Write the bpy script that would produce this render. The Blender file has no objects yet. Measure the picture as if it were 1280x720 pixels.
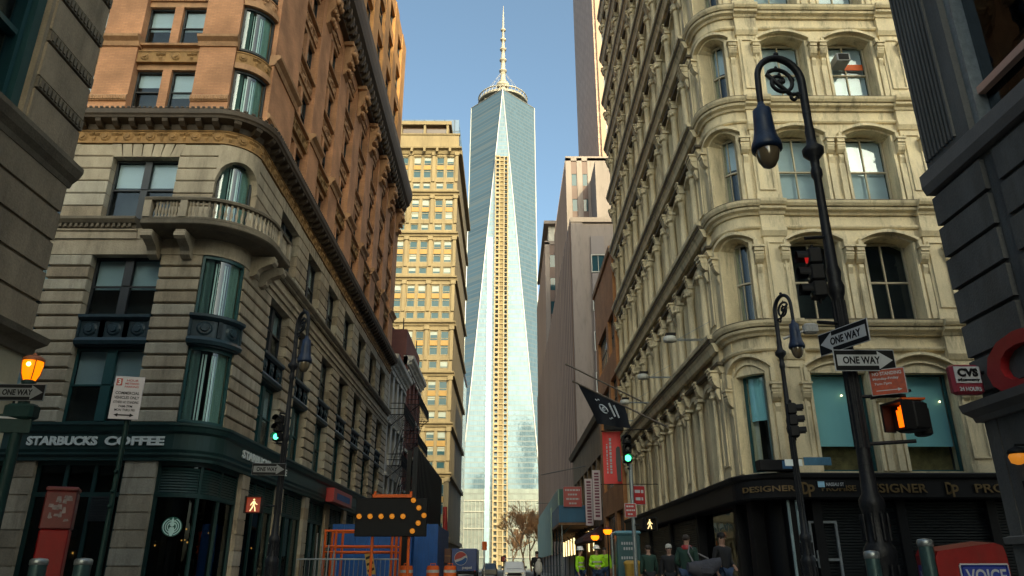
import bpy, bmesh, math, random
from mathutils import Vector, Matrix, Euler
random.seed(11)
SC = bpy.context.scene
COL = SC.collection
PI = math.pi
R = math.radians

# ------------------------------------------------------------------ camera, sky, sun, exposure
cam_data = bpy.data.cameras.new('camera')
cam = bpy.data.objects.new('camera', cam_data)
COL.objects.link(cam)
cam_data.sensor_width = 36.0
cam_data.lens = 921.0 / 1280.0 * 36.0
cam_data.clip_start = 0.1
cam_data.clip_end = 6000.0
PITCH = math.atan(350.0 / 921.0)
cam.location = (0, 0, 1.0)
cam.rotation_euler = (R(90) + PITCH, 0, -math.atan(7.0 / 921.0 * math.cos(PITCH)))
SC.camera = cam

SUN_EL, SUN_AZ = R(25), R(20)        # behind the camera, a little to the right of the street's axis
sun_dir = Vector((math.sin(SUN_AZ) * math.cos(SUN_EL), -math.cos(SUN_AZ) * math.cos(SUN_EL), math.sin(SUN_EL)))
world = bpy.data.worlds.new('World')
SC.world = world
world.use_nodes = True
wn = world.node_tree
bg = wn.nodes['Background']
sky = wn.nodes.new('ShaderNodeTexSky')
sky.sky_type = 'NISHITA'
sky.sun_disc = False
sky.sun_elevation = SUN_EL
sky.sun_rotation = math.atan2(sun_dir.x, sun_dir.y)
sky.altitude = 0
sky.air_density = 0.7
sky.dust_density = 5.5
sky.ozone_density = 3.0
wn.links.new(sky.outputs[0], bg.inputs[0])
bg.inputs[1].default_value = 0.15
sun_data = bpy.data.lights.new('sun', 'SUN')
sun_data.energy = 2.0
sun_data.angle = R(0.53)
sun_data.color = (1.0, 0.84, 0.62)
sun = bpy.data.objects.new('sun', sun_data)
COL.objects.link(sun)
sun.rotation_euler = sun_dir.to_track_quat('Z', 'Y').to_euler()
sun.location = (20, -60, 90)
vs = SC.view_settings
vs.view_transform = 'Standard'
vs.look = 'None'
vs.gamma = 1.0
vs.use_curve_mapping = False
vs.exposure = 1.5
vs.use_white_balance = True
vs.white_balance_temperature = 7900
vs.white_balance_tint = -9

# ------------------------------------------------------------------ object helpers
def wmat(o):
    m = Matrix.LocRotScale(o.location, o.rotation_euler, o.scale)
    return wmat(o.parent) @ m if o.parent else m

def tag(o, label=None, cat=None, group=None, kind=None):
    if label: o['label'] = label
    if cat: o['category'] = cat
    if group: o['group'] = group
    if kind: o['kind'] = kind
    return o

def thing(name, label, cat, loc=(0, 0, 0), rz=0.0, group=None):
    o = bpy.data.objects.new(name, None)
    o.empty_display_size = 0.3
    COL.objects.link(o)
    o.location = loc
    o.rotation_euler = (0, 0, rz)
    return tag(o, label, cat, group)

def kids(o):
    return [c for c in bpy.data.objects if c.parent == o]

def copy_tree(o, parent=None, smap=None):
    c = o.copy()
    COL.objects.link(c)
    if parent is not None: c.parent = parent
    for ch in kids(o): copy_tree(ch, c)
    return c

class MB:
    """collects faces and links them as ONE mesh object"""
    def __init__(self):
        self.v, self.f, self.m, self.sm = [], [], [], []
        self.cuts = []
    def add(self, vs, fs, mi=0, smooth=False):
        b = len(self.v)
        self.v.extend(Vector(p) for p in vs)
        for f in fs:
            self.f.append([b + i for i in f]); self.m.append(mi); self.sm.append(smooth)
    def box(self, x0, x1, y0, y1, z0, z1, mi=0):
        vs = [(x, y, z) for z in (z0, z1) for y in (y0, y1) for x in (x0, x1)]
        self.add(vs, [(0, 2, 3, 1), (4, 5, 7, 6), (0, 1, 5, 4), (2, 6, 7, 3), (0, 4, 6, 2), (1, 3, 7, 5)], mi)
    def hexa(self, p, mi=0):
        self.add(p, [(0, 3, 2, 1), (4, 5, 6, 7), (0, 1, 5, 4), (1, 2, 6, 5), (2, 3, 7, 6), (3, 0, 4, 7)], mi)
    def rbox(self, x0, x1, y0, y1, z0, z1, r=0.03, mi=0):
        """box with chamfered vertical edges and top"""
        def ring(i, z):
            return [(x0 + i + r, y0 + i, z), (x1 - i - r, y0 + i, z), (x1 - i, y0 + i + r, z), (x1 - i, y1 - i - r, z),
                    (x1 - i - r, y1 - i, z), (x0 + i + r, y1 - i, z), (x0 + i, y1 - i - r, z), (x0 + i, y0 + i + r, z)]
        self.rings([ring(r, z0), ring(0, z0 + r), ring(0, z1 - r), ring(r, z1)], mi)
    def rings(self, rs, mi=0, smooth=False, cap=True):
        n = len(rs[0]); vs = [p for r_ in rs for p in r_]; fs = []
        for k in range(len(rs) - 1):
            for i in range(n):
                j = (i + 1) % n
                fs.append((k * n + i, k * n + j, (k + 1) * n + j, (k + 1) * n + i))
        self.add(vs, fs, mi, smooth)
        if cap:
            self.add(rs[0], [tuple(range(n))[::-1]], mi)
            self.add(rs[-1], [tuple(range(n))], mi)
    def tube(self, pts, rad, n=8, mi=0, smooth=True, cap=True):
        pts = [Vector(p) for p in pts]
        if not isinstance(rad, (list, tuple)): rad = [rad] * len(pts)
        rs = []; up = None
        for i, p in enumerate(pts):
            d = (pts[min(i + 1, len(pts) - 1)] - pts[max(i - 1, 0)])
            if d.length < 1e-9: d = Vector((0, 0, 1))
            d.normalize()
            if up is None:
                up = Vector((0, 0, 1)) if abs(d.z) < 0.9 else Vector((1, 0, 0))
            a = d.cross(up)
            if a.length < 1e-6: a = d.orthogonal()
            a.normalize(); b = a.cross(d); up = b
            rs.append([p + (a * math.cos(2 * PI * k / n) + b * math.sin(2 * PI * k / n)) * rad[i] for k in range(n)])
        self.rings(rs, mi, smooth, cap)
    def lathe(self, prof, c=(0, 0, 0), n=16, mi=0, smooth=True, sx=1, sy=1):
        rs = [[(c[0] + sx * max(r, 1e-4) * math.cos(2 * PI * k / n), c[1] + sy * max(r, 1e-4) * math.sin(2 * PI * k / n), c[2] + z) for k in range(n)] for r, z in prof]
        self.rings(rs, mi, smooth, True)
    def ball(self, c, r, n=12, m=8, mi=0, sc=(1, 1, 1)):
        prof = [(math.sin(PI * i / m), -math.cos(PI * i / m)) for i in range(m + 1)]
        rs = [[(c[0] + sc[0] * r * max(a, 1e-3) * math.cos(2 * PI * k / n), c[1] + sc[1] * r * max(a, 1e-3) * math.sin(2 * PI * k / n), c[2] + sc[2] * r * z) for k in range(n)] for a, z in prof]
        self.rings(rs, mi, True, True)
    def prism(self, poly, fn, d0, d1, mi=0):
        """poly: 2-D points; fn(u, v, d) -> 3-D"""
        self.rings([[fn(u, v, d0) for u, v in poly], [fn(u, v, d1) for u, v in poly]], mi)
    def cut(self):
        self.cuts.append((len(self.v), len(self.f)))
    def build_each(self, name, mats, parent=None, world=True, limit=100, kind=None):
        """one object for each piece begun with cut(); past the limit the rest is one 'stuff' part"""
        cs = self.cuts + [(len(self.v), len(self.f))]
        if cs[0][0] > 0: cs = [(0, 0)] + cs
        cs = [c for i, c in enumerate(cs) if i == len(cs) - 1 or cs[i + 1][0] > c[0]]
        out = []
        for i in range(len(cs) - 1):
            a, e = cs[i], (cs[i + 1] if i < limit else cs[-1])
            p = MB()
            p.v = self.v[a[0]:e[0]]; p.f = [[k - a[0] for k in f] for f in self.f[a[1]:e[1]]]; p.m = self.m[a[1]:e[1]]; p.sm = self.sm[a[1]:e[1]]
            out.append(p.build(name, mats, parent, world, kind='stuff' if i >= limit else kind))
            if i >= limit: break
        return out
    def build(self, name, mats, parent=None, world=True, label=None, kind=None):
        me = bpy.data.meshes.new(name)
        vs = self.v
        if parent is not None and world:
            inv = wmat(parent).inverted()
            vs = [inv @ p for p in vs]
        me.from_pydata([tuple(p) for p in vs], [], self.f)
        if not isinstance(mats, (list, tuple)): mats = [mats]
        for m in mats: me.materials.append(m)
        me.polygons.foreach_set('material_index', self.m)
        me.polygons.foreach_set('use_smooth', self.sm)
        bm = bmesh.new(); bm.from_mesh(me)
        bmesh.ops.recalc_face_normals(bm, faces=bm.faces)
        bm.to_mesh(me); bm.free()
        o = bpy.data.objects.new(name, me)
        COL.objects.link(o)
        if parent is not None: o.parent = parent
        return tag(o, label=label, kind=kind)

class Facade:
    """a wall line in plan made of straights and arcs; outward is to the right of travel. P(s, o, z)."""
    def __init__(self, segs):
        self.segs = segs      # (s0, s1, 'L', (x, y), (dx, dy)) or (s0, s1, 'A', (cx, cy), r, a0, sign)
    def P(self, s, o, z):
        for sg in self.segs:
            if s <= sg[1] + 1e-9: break
        t = s - sg[0]
        if sg[2] == 'L':
            (x, y), (dx, dy) = sg[3], sg[4]
            return Vector((x + dx * t + dy * o, y + dy * t - dx * o, z))
        (cx, cy), r, a0 = sg[3], sg[4], sg[5]
        a = a0 + t / r
        return Vector((cx + (r + o) * math.cos(a), cy + (r + o) * math.sin(a), z))
    def brk(self, s0, s1):
        out = [s0]
        for sg in self.segs:
            if sg[2] == 'A':
                n = 10
                for k in range(n + 1):
                    q = sg[0] + (sg[1] - sg[0]) * k / n
                    if s0 + 1e-4 < q < s1 - 1e-4: out.append(q)
            else:
                for q in (sg[0], sg[1]):
                    if s0 + 1e-4 < q < s1 - 1e-4 and min(abs(q - e) for e in out) > 1e-6: out.append(q)
        out.append(s1)
        return sorted(out)
    def sweep(self, mb, s0, s1, prof, mi=0):
        mb.rings([[self.P(s, o, z) for o, z in prof] for s in self.brk(s0, s1)], mi)
    def box(self, mb, s0, s1, o0, o1, z0, z1, mi=0):
        self.sweep(mb, s0, s1, [(o0, z0), (o1, z0), (o1, z1), (o0, z1)], mi)
    def arch(self, mb, s0, s1, zs, rise, zt, o0, o1, n=8, mi=0):
        """wall over an arched opening: lower edge a segment rising by rise above zs, top at zt"""
        c, h = (s0 + s1) / 2, (s1 - s0) / 2
        rs = []
        for k in range(n + 1):
            s = s0 + (s1 - s0) * k / n
            u = (s - c) / h
            zz = zs + rise * math.sqrt(max(0, 1 - u * u)) if rise > h * 0.7 else zs + rise * (1 - u * u)
            rs.append([self.P(s, o0, zz), self.P(s, o1, zz), self.P(s, o1, zt), self.P(s, o0, zt)])
        mb.rings(rs, mi)
    def hood(self, mb, s0, s1, zs, rise, th, o0, o1, n=8, mi=0):
        c, h = (s0 + s1) / 2, (s1 - s0) / 2
        rs = []
        for k in range(n + 1):
            s = s0 + (s1 - s0) * k / n
            u = (s - c) / h
            zz = zs + rise * (1 - u * u)
            rs.append([self.P(s, o0, zz), self.P(s, o1, zz), self.P(s, o1, zz + th), self.P(s, o0, zz + th)])
        mb.rings(rs, mi)

def line_facade(x, y, dx, dy):
    return Facade([(-1e3, 1e4, 'L', (x - dx * 1e3, y - dy * 1e3), (dx, dy))])

# ------------------------------------------------------------------ materials
MATS = {}
def _new(name):
    m = bpy.data.materials.new(name); m.use_nodes = True
    nt = m.node_tree
    return m, nt, nt.nodes['Principled BSDF']

def mat(name, col, rough=0.75, var=0.18, scale=1.2, streak=0.3, bump=0.15, fine=25.0, metal=0.0, grime=0.0, spec=None, stain=0.0):
    if name in MATS: return MATS[name]
    m, nt, b = _new(name)
    N, L = nt.nodes, nt.links
    tc = N.new('ShaderNodeTexCoord')
    mp = N.new('ShaderNodeMapping'); mp.inputs['Scale'].default_value = (1, 1, streak)
    L.new(tc.outputs['Object'], mp.inputs[0])
    n1 = N.new('ShaderNodeTexNoise'); n1.inputs['Scale'].default_value = scale; n1.inputs['Detail'].default_value = 6
    n1.inputs['Roughness'].default_value = 0.65
    L.new(mp.outputs[0], n1.inputs['Vector'])
    n2 = N.new('ShaderNodeTexNoise'); n2.inputs['Scale'].default_value = fine; n2.inputs['Detail'].default_value = 3
    L.new(tc.outputs['Object'], n2.inputs['Vector'])
    ad = N.new('ShaderNodeMath'); ad.operation = 'MULTIPLY_ADD'
    L.new(n2.outputs['Fac'], ad.inputs[0]); ad.inputs[1].default_value = 0.35; L.new(n1.outputs['Fac'], ad.inputs[2])
    rp = N.new('ShaderNodeMapRange')
    rp.inputs['From Min'].default_value = 0.42; rp.inputs['From Max'].default_value = 0.92
    L.new(ad.outputs[0], rp.inputs['Value'])
    mx = N.new('ShaderNodeMix'); mx.data_type = 'RGBA'
    lo = [c * (1 - var - grime) for c in col]; hi = [min(1, c * (1 + var)) for c in col]
    mx.inputs['A'].default_value = (*lo, 1); mx.inputs['B'].default_value = (*hi, 1)
    L.new(rp.outputs[0], mx.inputs['Factor'])
    colr = mx.outputs['Result']
    if stain:       # rain-washed soot runs with their own shape
        mp2 = N.new('ShaderNodeMapping'); mp2.inputs['Scale'].default_value = (2.6, 2.6, 0.45)
        L.new(tc.outputs['Object'], mp2.inputs[0])
        n3 = N.new('ShaderNodeTexNoise'); n3.inputs['Scale'].default_value = 1.0; n3.inputs['Detail'].default_value = 8; n3.inputs['Roughness'].default_value = 0.7
        L.new(mp2.outputs[0], n3.inputs['Vector'])
        r3 = N.new('ShaderNodeMapRange'); r3.inputs['From Min'].default_value = 0.52; r3.inputs['From Max'].default_value = 0.72
        r3.inputs['To Max'].default_value = stain; L.new(n3.outputs['Fac'], r3.inputs['Value'])
        m3 = N.new('ShaderNodeMix'); m3.data_type = 'RGBA'; m3.inputs['B'].default_value = (0.05, 0.042, 0.03, 1)
        L.new(r3.outputs[0], m3.inputs['Factor']); L.new(colr, m3.inputs['A']); colr = m3.outputs['Result']
    L.new(colr, b.inputs['Base Color'])
    b.inputs['Roughness'].default_value = rough
    b.inputs['Metallic'].default_value = metal
    if spec is not None: b.inputs['Specular IOR Level'].default_value = spec
    if bump:
        bp = N.new('ShaderNodeBump'); bp.inputs['Strength'].default_value = bump; bp.inputs['Distance'].default_value = 0.02
        L.new(n2.outputs['Fac'], bp.inputs['Height']); L.new(bp.outputs[0], b.inputs['Normal'])
    MATS[name] = m
    return m

def brick_mat(name, c1, c2, mortar, bw=0.24, bh=0.075, rough=0.85, ms=0.01, var=0.2):
    m, nt, b = _new(name)
    N, L = nt.nodes, nt.links
    tc = N.new('ShaderNodeTexCoord'); sp = N.new('ShaderNodeSeparateXYZ'); L.new(tc.outputs['Object'], sp.inputs[0])
    ad = N.new('ShaderNodeMath'); L.new(sp.outputs[0], ad.inputs[0]); L.new(sp.outputs[1], ad.inputs[1])
    cb = N.new('ShaderNodeCombineXYZ'); L.new(ad.outputs[0], cb.inputs[0]); L.new(sp.outputs[2], cb.inputs[1])
    br = N.new('ShaderNodeTexBrick')
    br.inputs['Color1'].default_value = (*c1, 1); br.inputs['Color2'].default_value = (*c2, 1); br.inputs['Mortar'].default_value = (*mortar, 1)
    br.inputs['Scale'].default_value = 1.0; br.inputs['Brick Width'].default_value = bw; br.inputs['Row Height'].default_value = bh
    br.inputs['Mortar Size'].default_value = ms; br.inputs['Mortar Smooth'].default_value = 0.3
    L.new(cb.outputs[0], br.inputs['Vector'])
    n1 = N.new('ShaderNodeTexNoise'); n1.inputs['Scale'].default_value = 0.7; n1.inputs['Detail'].default_value = 7
    L.new(tc.outputs['Object'], n1.inputs['Vector'])
    rp = N.new('ShaderNodeMapRange'); rp.inputs['From Min'].default_value = 0.3; rp.inputs['From Max'].default_value = 0.7
    rp.inputs['To Min'].default_value = 1 - var; rp.inputs['To Max'].default_value = 1 + var
    L.new(n1.outputs['Fac'], rp.inputs['Value'])
    mx = N.new('ShaderNodeVectorMath'); mx.operation = 'SCALE'
    L.new(br.outputs['Color'], mx.inputs[0]); L.new(rp.outputs[0], mx.inputs['Scale'])
    L.new(mx.outputs[0], b.inputs['Base Color'])
    b.inputs['Roughness'].default_value = rough
    bp = N.new('ShaderNodeBump'); bp.inputs['Strength'].default_value = 0.08; bp.inputs['Distance'].default_value = 0.01; bp.invert = True
    L.new(br.outputs['Fac'], bp.inputs['Height']); L.new(bp.outputs[0], b.inputs['Normal'])
    MATS[name] = m
    return m

def emit(name, col, st=1.0):
    if name in MATS: return MATS[name]
    m, nt, b = _new(name); MATS[name] = m
    b.inputs['Base Color'].default_value = (*[c * 0.3 for c in col], 1)
    b.inputs['Emission Color'].default_value = (*col, 1)
    b.inputs['Emission Strength'].default_value = st
    return m

def glass_mat(name, tint=(0.55, 0.62, 0.62), ior=2.0, wav=0.02, rough=0.01):
    """window glass: mirror by Fresnel over a tinted see-through sheet, slightly wavy"""
    m, nt, b = _new(name)
    N, L = nt.nodes, nt.links
    N.remove(b)
    out = N['Material Output']
    tr = N.new('ShaderNodeBsdfTransparent'); tr.inputs[0].default_value = (*tint, 1)
    gl = N.new('ShaderNodeBsdfGlossy'); gl.inputs['Roughness'].default_value = rough; gl.inputs[0].default_value = (0.62, 0.68, 0.72, 1)
    # Schlick reflectance from |cos|, the same from both faces of the sheet
    ge = N.new('ShaderNodeNewGeometry'); dt = N.new('ShaderNodeVectorMath'); dt.operation = 'DOT_PRODUCT'
    L.new(ge.outputs['Normal'], dt.inputs[0]); L.new(ge.outputs['Incoming'], dt.inputs[1])
    def mth(op, x, y):
        n = N.new('ShaderNodeMath'); n.operation = op
        for i, q in enumerate((x, y)):
            if hasattr(q, 'node'): L.new(q, n.inputs[i])
            else: n.inputs[i].default_value = q
        return n.outputs[0]
    f0 = ((ior - 1) / (ior + 1)) ** 2
    fac = mth('ADD', mth('MULTIPLY', mth('POWER', mth('SUBTRACT', 1.0, mth('ABSOLUTE', dt.outputs['Value'], 0)), 5.0), 1 - f0), f0)
    mx = N.new('ShaderNodeMixShader')
    tc = N.new('ShaderNodeTexCoord'); n1 = N.new('ShaderNodeTexNoise'); n1.inputs['Scale'].default_value = 1.1; n1.inputs['Detail'].default_value = 1
    L.new(tc.outputs['Object'], n1.inputs['Vector'])
    bp = N.new('ShaderNodeBump'); bp.inputs['Strength'].default_value = 0.35; bp.inputs['Distance'].default_value = wav
    L.new(n1.outputs['Fac'], bp.inputs['Height'])
    L.new(bp.outputs[0], gl.inputs['Normal'])
    L.new(fac, mx.inputs[0]); L.new(tr.outputs[0], mx.inputs[1]); L.new(gl.outputs[0], mx.inputs[2])
    L.new(mx.outputs[0], out.inputs[0])
    return m

def gloss_mat(name, col, rough=0.08, wav=0.02, scale=1.0, metal=0.0, spec=1.0):
    if name in MATS: return MATS[name]
    m, nt, b = _new(name); MATS[name] = m
    N, L = nt.nodes, nt.links
    b.inputs['Base Color'].default_value = (*col, 1); b.inputs['Roughness'].default_value = rough
    b.inputs['Metallic'].default_value = metal; b.inputs['Specular IOR Level'].default_value = spec
    if wav:
        tc = N.new('ShaderNodeTexCoord'); n1 = N.new('ShaderNodeTexNoise'); n1.inputs['Scale'].default_value = scale; n1.inputs['Detail'].default_value = 1
        L.new(tc.outputs['Object'], n1.inputs['Vector'])
        bp = N.new('ShaderNodeBump'); bp.inputs['Strength'].default_value = 0.35; bp.inputs['Distance'].default_value = wav
        L.new(n1.outputs['Fac'], bp.inputs['Height']); L.new(bp.outputs[0], b.inputs['Normal'])
    return m

M = dict(
    stone=mat('stone', (0.38, 0.32, 0.235), 0.85, 0.22, 1.4, 0.35, 0.4, grime=0.18, stain=0.5),
    stone_b=mat('stone_browner', (0.31, 0.25, 0.175), 0.85, 0.26, 1.6, 0.35, 0.4, grime=0.2, stain=0.6),
    stone_c=mat('stone_greyer', (0.40, 0.36, 0.285), 0.85, 0.22, 1.2, 0.35, 0.4, grime=0.15, stain=0.45),
    stone_dark=mat('stone_dark', (0.15, 0.125, 0.09), 0.85, 0.25, 1.4, 0.35, 0.4, grime=0.15, stain=0.5),
    ochre=mat('ochre_terracotta', (0.30, 0.17, 0.065), 0.8, 0.28, 3.0, 0.6, 0.3, grime=0.2),
    terra=brick_mat('terracotta_brick', (0.50, 0.245, 0.125), (0.43, 0.205, 0.105), (0.36, 0.19, 0.11), ms=0.012, var=0.32),
    terra_trim=mat('terracotta_trim', (0.40, 0.225, 0.12), 0.8, 0.25, 2.5, 0.5, 0.2, grime=0.15),
    bronze=mat('dark_bronze_cornice', (0.055, 0.037, 0.022), 0.6, 0.3, 3, 0.4, 0.2),
    green=mat('dark_green_paint', (0.006, 0.035, 0.034), 0.5, 0.2, 1.5, 0.4, 0.05),
    navy=mat('dark_teal_iron', (0.010, 0.030, 0.042), 0.45, 0.25, 3, 0.5, 0.1),
    teal_frame=mat('teal_window_frame', (0.010, 0.060, 0.065), 0.45, 0.15, 3, 0.5, 0.05),
    frame_dark=mat('dark_window_frame', (0.018, 0.022, 0.026), 0.5, 0.2, 3, 0.5, 0.05),
    core=mat('dim_room', (0.035, 0.04, 0.042), 0.9, 0.4, 0.8, 1.0, 0.0),
    blind=mat('pale_blind', (0.62, 0.66, 0.68), 0.8, 0.08, 0.6, 4.0, 0.0),
    blind_grey=mat('grey_blind', (0.42, 0.50, 0.52), 0.8, 0.08, 0.6, 4.0, 0.0),
    blind_teal=mat('teal_blind', (0.42, 0.78, 0.76), 0.7, 0.1, 0.5, 0.2, 0.0),
    curtain=mat('grey_green_curtain', (0.22, 0.30, 0.285), 0.8, 0.5, 3.0, 0.05, 0.0),
    cream=mat('cream_cast_iron', (0.70, 0.585, 0.375), 0.62, 0.14, 1.6, 0.35, 0.2, grime=0.20, stain=0.75),
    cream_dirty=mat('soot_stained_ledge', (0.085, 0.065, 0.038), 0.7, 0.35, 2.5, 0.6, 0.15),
    cream_frame=mat('cream_window_frame', (0.42, 0.36, 0.25), 0.6, 0.15, 3, 0.5, 0.05),
    glass=glass_mat('window_glass', (0.84, 0.90, 0.92), 1.5, 0.010),
    glass_teal=glass_mat('teal_window_glass', (0.72, 0.90, 0.88), 1.95, 0.012),
    glass_dark=glass_mat('storefront_glass', (0.30, 0.34, 0.34), 1.55),
    iron=mat('black_iron', (0.008, 0.009, 0.012), 0.5, 0.35, 14, 0.7, 0.35, spec=0.25),
    navy_paint=mat('navy_lamp_paint', (0.008, 0.018, 0.045), 0.4, 0.3, 8, 0.7, 0.2, spec=0.3),
    steel=mat('galvanised_steel', (0.26, 0.29, 0.30), 0.4, 0.25, 9, 0.7, 0.05, metal=0.7),
    pole_green=mat('dark_green_pole', (0.008, 0.028, 0.027), 0.55, 0.2, 8, 0.7, 0.05, spec=0.2),
    black=mat('black_paint', (0.008, 0.008, 0.009), 0.6, 0.3, 4, 0.5, 0.05, spec=0.2),
    white=mat('white_paint', (0.75, 0.75, 0.73), 0.5, 0.08, 6, 0.5, 0.0),
    sign_white=mat('sign_white', (0.36, 0.375, 0.40), 0.4, 0.08, 12, 0.5, 0.0),
    sign_white_shaded=mat('sign_white_in_shade', (0.13, 0.14, 0.15), 0.5, 0.15, 12, 0.5, 0.0),  # darker copy of the sign white, with shade put into the colour
    sign_black=mat('sign_black', (0.005, 0.0055, 0.007), 0.55, 0.2, 12, 0.5, 0.0, spec=0.15),
    sign_red=mat('sign_red', (0.28, 0.012, 0.015), 0.4, 0.12, 6, 0.5, 0.0),
    red=mat('red_enamel', (0.19, 0.005, 0.007), 0.4, 0.2, 5, 0.5, 0.03, stain=0.3, spec=0.3),
    dark_red=mat('dull_red_enamel', (0.10, 0.010, 0.010), 0.5, 0.3, 5, 0.5, 0.05, stain=0.4),
    blue=mat('blue_paint', (0.003, 0.058, 0.22), 0.5, 0.25, 3, 0.4, 0.06, spec=0.3),
    orange=mat('orange_paint', (0.52, 0.085, 0.012), 0.55, 0.25, 4, 0.5, 0.05, spec=0.3),
    yellow=mat('yellow_paint', (0.42, 0.255, 0.05), 0.5, 0.15, 4, 0.5, 0.0),
    gold=mat('dull_gold_letters', (0.16, 0.105, 0.045), 0.4, 0.2, 10, 0.5, 0.0, metal=0.3),
    grey_letters=mat('grey_metal_letters', (0.70, 0.76, 0.75), 0.4, 0.1, 10, 0.5, 0.0),
    dark_stone=mat('dark_grey_stone', (0.080, 0.080, 0.076), 0.8, 0.28, 1.3, 0.35, 0.3, grime=0.15, stain=0.5),
    beige=mat('beige_limestone', (0.30, 0.24, 0.165), 0.85, 0.25, 1.1, 0.4, 0.4, grime=0.22, stain=0.4),
    tan=mat('tan_limestone', (0.20, 0.152, 0.085), 0.8, 0.16, 0.35, 0.3, 0.1, grime=0.15, stain=0.45),
    pink=mat('pinkish_concrete', (0.235, 0.195, 0.18), 0.85, 0.16, 0.25, 0.15, 0.1, grime=0.1, stain=0.35),
    pink_rib=mat('pinkish_concrete_rib', (0.33, 0.235, 0.19), 0.85, 0.22, 0.3, 0.08, 0.1, stain=0.3),
    pink_dark=mat('brown_spandrel', (0.13, 0.085, 0.075), 0.7, 0.15, 0.5, 0.5, 0.0),
    far_glass=gloss_mat('far_window_glass', (0.02, 0.055, 0.072), 0.08, 0.03, 0.4, spec=0.35),
    brown_brick=brick_mat('brown_tower_brick', (0.50, 0.34, 0.265), (0.44, 0.295, 0.23), (0.32, 0.21, 0.17), bw=2.4, bh=1.2, ms=0.10, var=0.1),
    orange_brick=brick_mat('orange_brick', (0.42, 0.185, 0.07), (0.36, 0.15, 0.055), (0.34, 0.17, 0.08), ms=0.007),
    red_brick=brick_mat('dark_red_brick', (0.12, 0.035, 0.03), (0.10, 0.03, 0.026), (0.12, 0.06, 0.05), ms=0.008),
    old_white=mat('old_white_paint', (0.48, 0.46, 0.42), 0.75, 0.25, 2, 0.3, 0.2, grime=0.2),
    asphalt=mat('asphalt', (0.05, 0.05, 0.052), 0.85, 0.25, 1.5, 1.0, 0.4),
    concrete=mat('pavement_concrete', (0.20, 0.19, 0.175), 0.85, 0.18, 1.0, 1.0, 0.2),
    road_paint=mat('road_paint', (0.62, 0.62, 0.60), 0.7, 0.2, 3, 1.0, 0.1),
    shed_blue=mat('shed_blue_paint', (0.010, 0.085, 0.17), 0.6, 0.2, 1, 0.3, 0.05),
    shed_green=mat('shed_pale_green_ply', (0.25, 0.33, 0.27), 0.75, 0.2, 1, 0.3, 0.05),
    tyre=mat('tyre_rubber', (0.015, 0.015, 0.015), 0.8, 0.2, 9, 1, 0.1),
    car_white=mat('white_car_paint', (0.72, 0.73, 0.74), 0.25, 0.05, 2, 1, 0.0),
    car_glass=gloss_mat('dark_car_glass', (0.02, 0.025, 0.03), 0.05, 0.0),
    chrome=gloss_mat('chrome', (0.6, 0.6, 0.6), 0.15, 0.0, metal=1.0),
    bark=mat('bark', (0.23, 0.125, 0.065), 0.9, 0.25, 3, 0.3, 0.3),
    twig=mat('russet_twigs', (0.44, 0.23, 0.11), 0.9, 0.2, 3, 0.3, 0.0),
    green_lit=emit('green_signal_light', (0.08, 1.0, 0.5), 1.6),
    red_lit=emit('red_signal_light', (0.55, 0.01, 0.015), 0.25),
    orange_lit=emit('orange_hand_light', (1.0, 0.11, 0.01), 0.9),
    walk_lit=emit('walking_man_light', (1.0, 0.72, 0.42), 0.6),
    amber_lit=emit('amber_bulb', (1.0, 0.34, 0.05), 0.16),
    lamp_lit=emit('amber_lamp_glass', (1.0, 0.20, 0.01), 0.65),
    lamp_core=emit('lamp_bulb', (1.0, 0.55, 0.12), 9.0),
    warm_lit=emit('warm_ceiling_strip', (1.0, 0.55, 0.12), 1.5),
    lens_off=gloss_mat('unlit_signal_lens', (0.02, 0.02, 0.02), 0.2, 0.0),
    skin=mat('skin', (0.30, 0.17, 0.12), 0.6, 0.1, 20, 1, 0.0),
    hair=mat('dark_hair', (0.03, 0.02, 0.015), 0.7, 0.3, 40, 1, 0.1),
)

# ------------------------------------------------------------------ lettering
def text_mesh(body, w=None, h=None, depth=0.01, bold=0.0, align='CENTER', spacing=1.0, shear=0.0):
    cu = bpy.data.curves.new('lettering', 'FONT')
    cu.body = body; cu.align_x = align; cu.size = 1.0; cu.extrude = 0.5; cu.offset = bold; cu.space_character = spacing; cu.shear = shear
    cu.resolution_u = 3
    ob = bpy.data.objects.new('lettering', cu)
    COL.objects.link(ob)
    bpy.context.view_layer.update()
    me = bpy.data.meshes.new_from_object(ob.evaluated_get(bpy.context.evaluated_depsgraph_get()))
    bpy.data.objects.remove(ob); bpy.data.curves.remove(cu)
    xs = [v.co.x for v in me.vertices]; ys = [v.co.y for v in me.vertices]
    x0, x1, y0, y1 = min(xs), max(xs), min(ys), max(ys)
    sx = (w / (x1 - x0)) if w else (h / (y1 - y0))
    sy = (h / (y1 - y0)) if h else sx
    for v in me.vertices:   # centred, in the XZ plane, facing -Y
        x = (v.co.x - (x0 + x1) / 2) * sx; z = (v.co.y - (y0 + y1) / 2) * sy; y = -(v.co.z + 0.5) * depth
        v.co = (x, y, z)
    me.update()
    return me

def letters(name, body, m, parent, loc, w=None, h=None, rz=0.0, depth=0.01, bold=0.02, rx=0.0, ry=0.0, spacing=1.0, label=None, shear=0.0):
    """parent-space location; text faces -Y of the parent, turned by rz"""
    me = text_mesh(body, w, h, depth, bold, spacing=spacing, shear=shear)
    me.materials.clear(); me.materials.append(m)
    o = bpy.data.objects.new(name, me); COL.objects.link(o)
    o.parent = parent; o.location = loc; o.rotation_euler = (rx, ry, rz)
    return tag(o, label=label)

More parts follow.
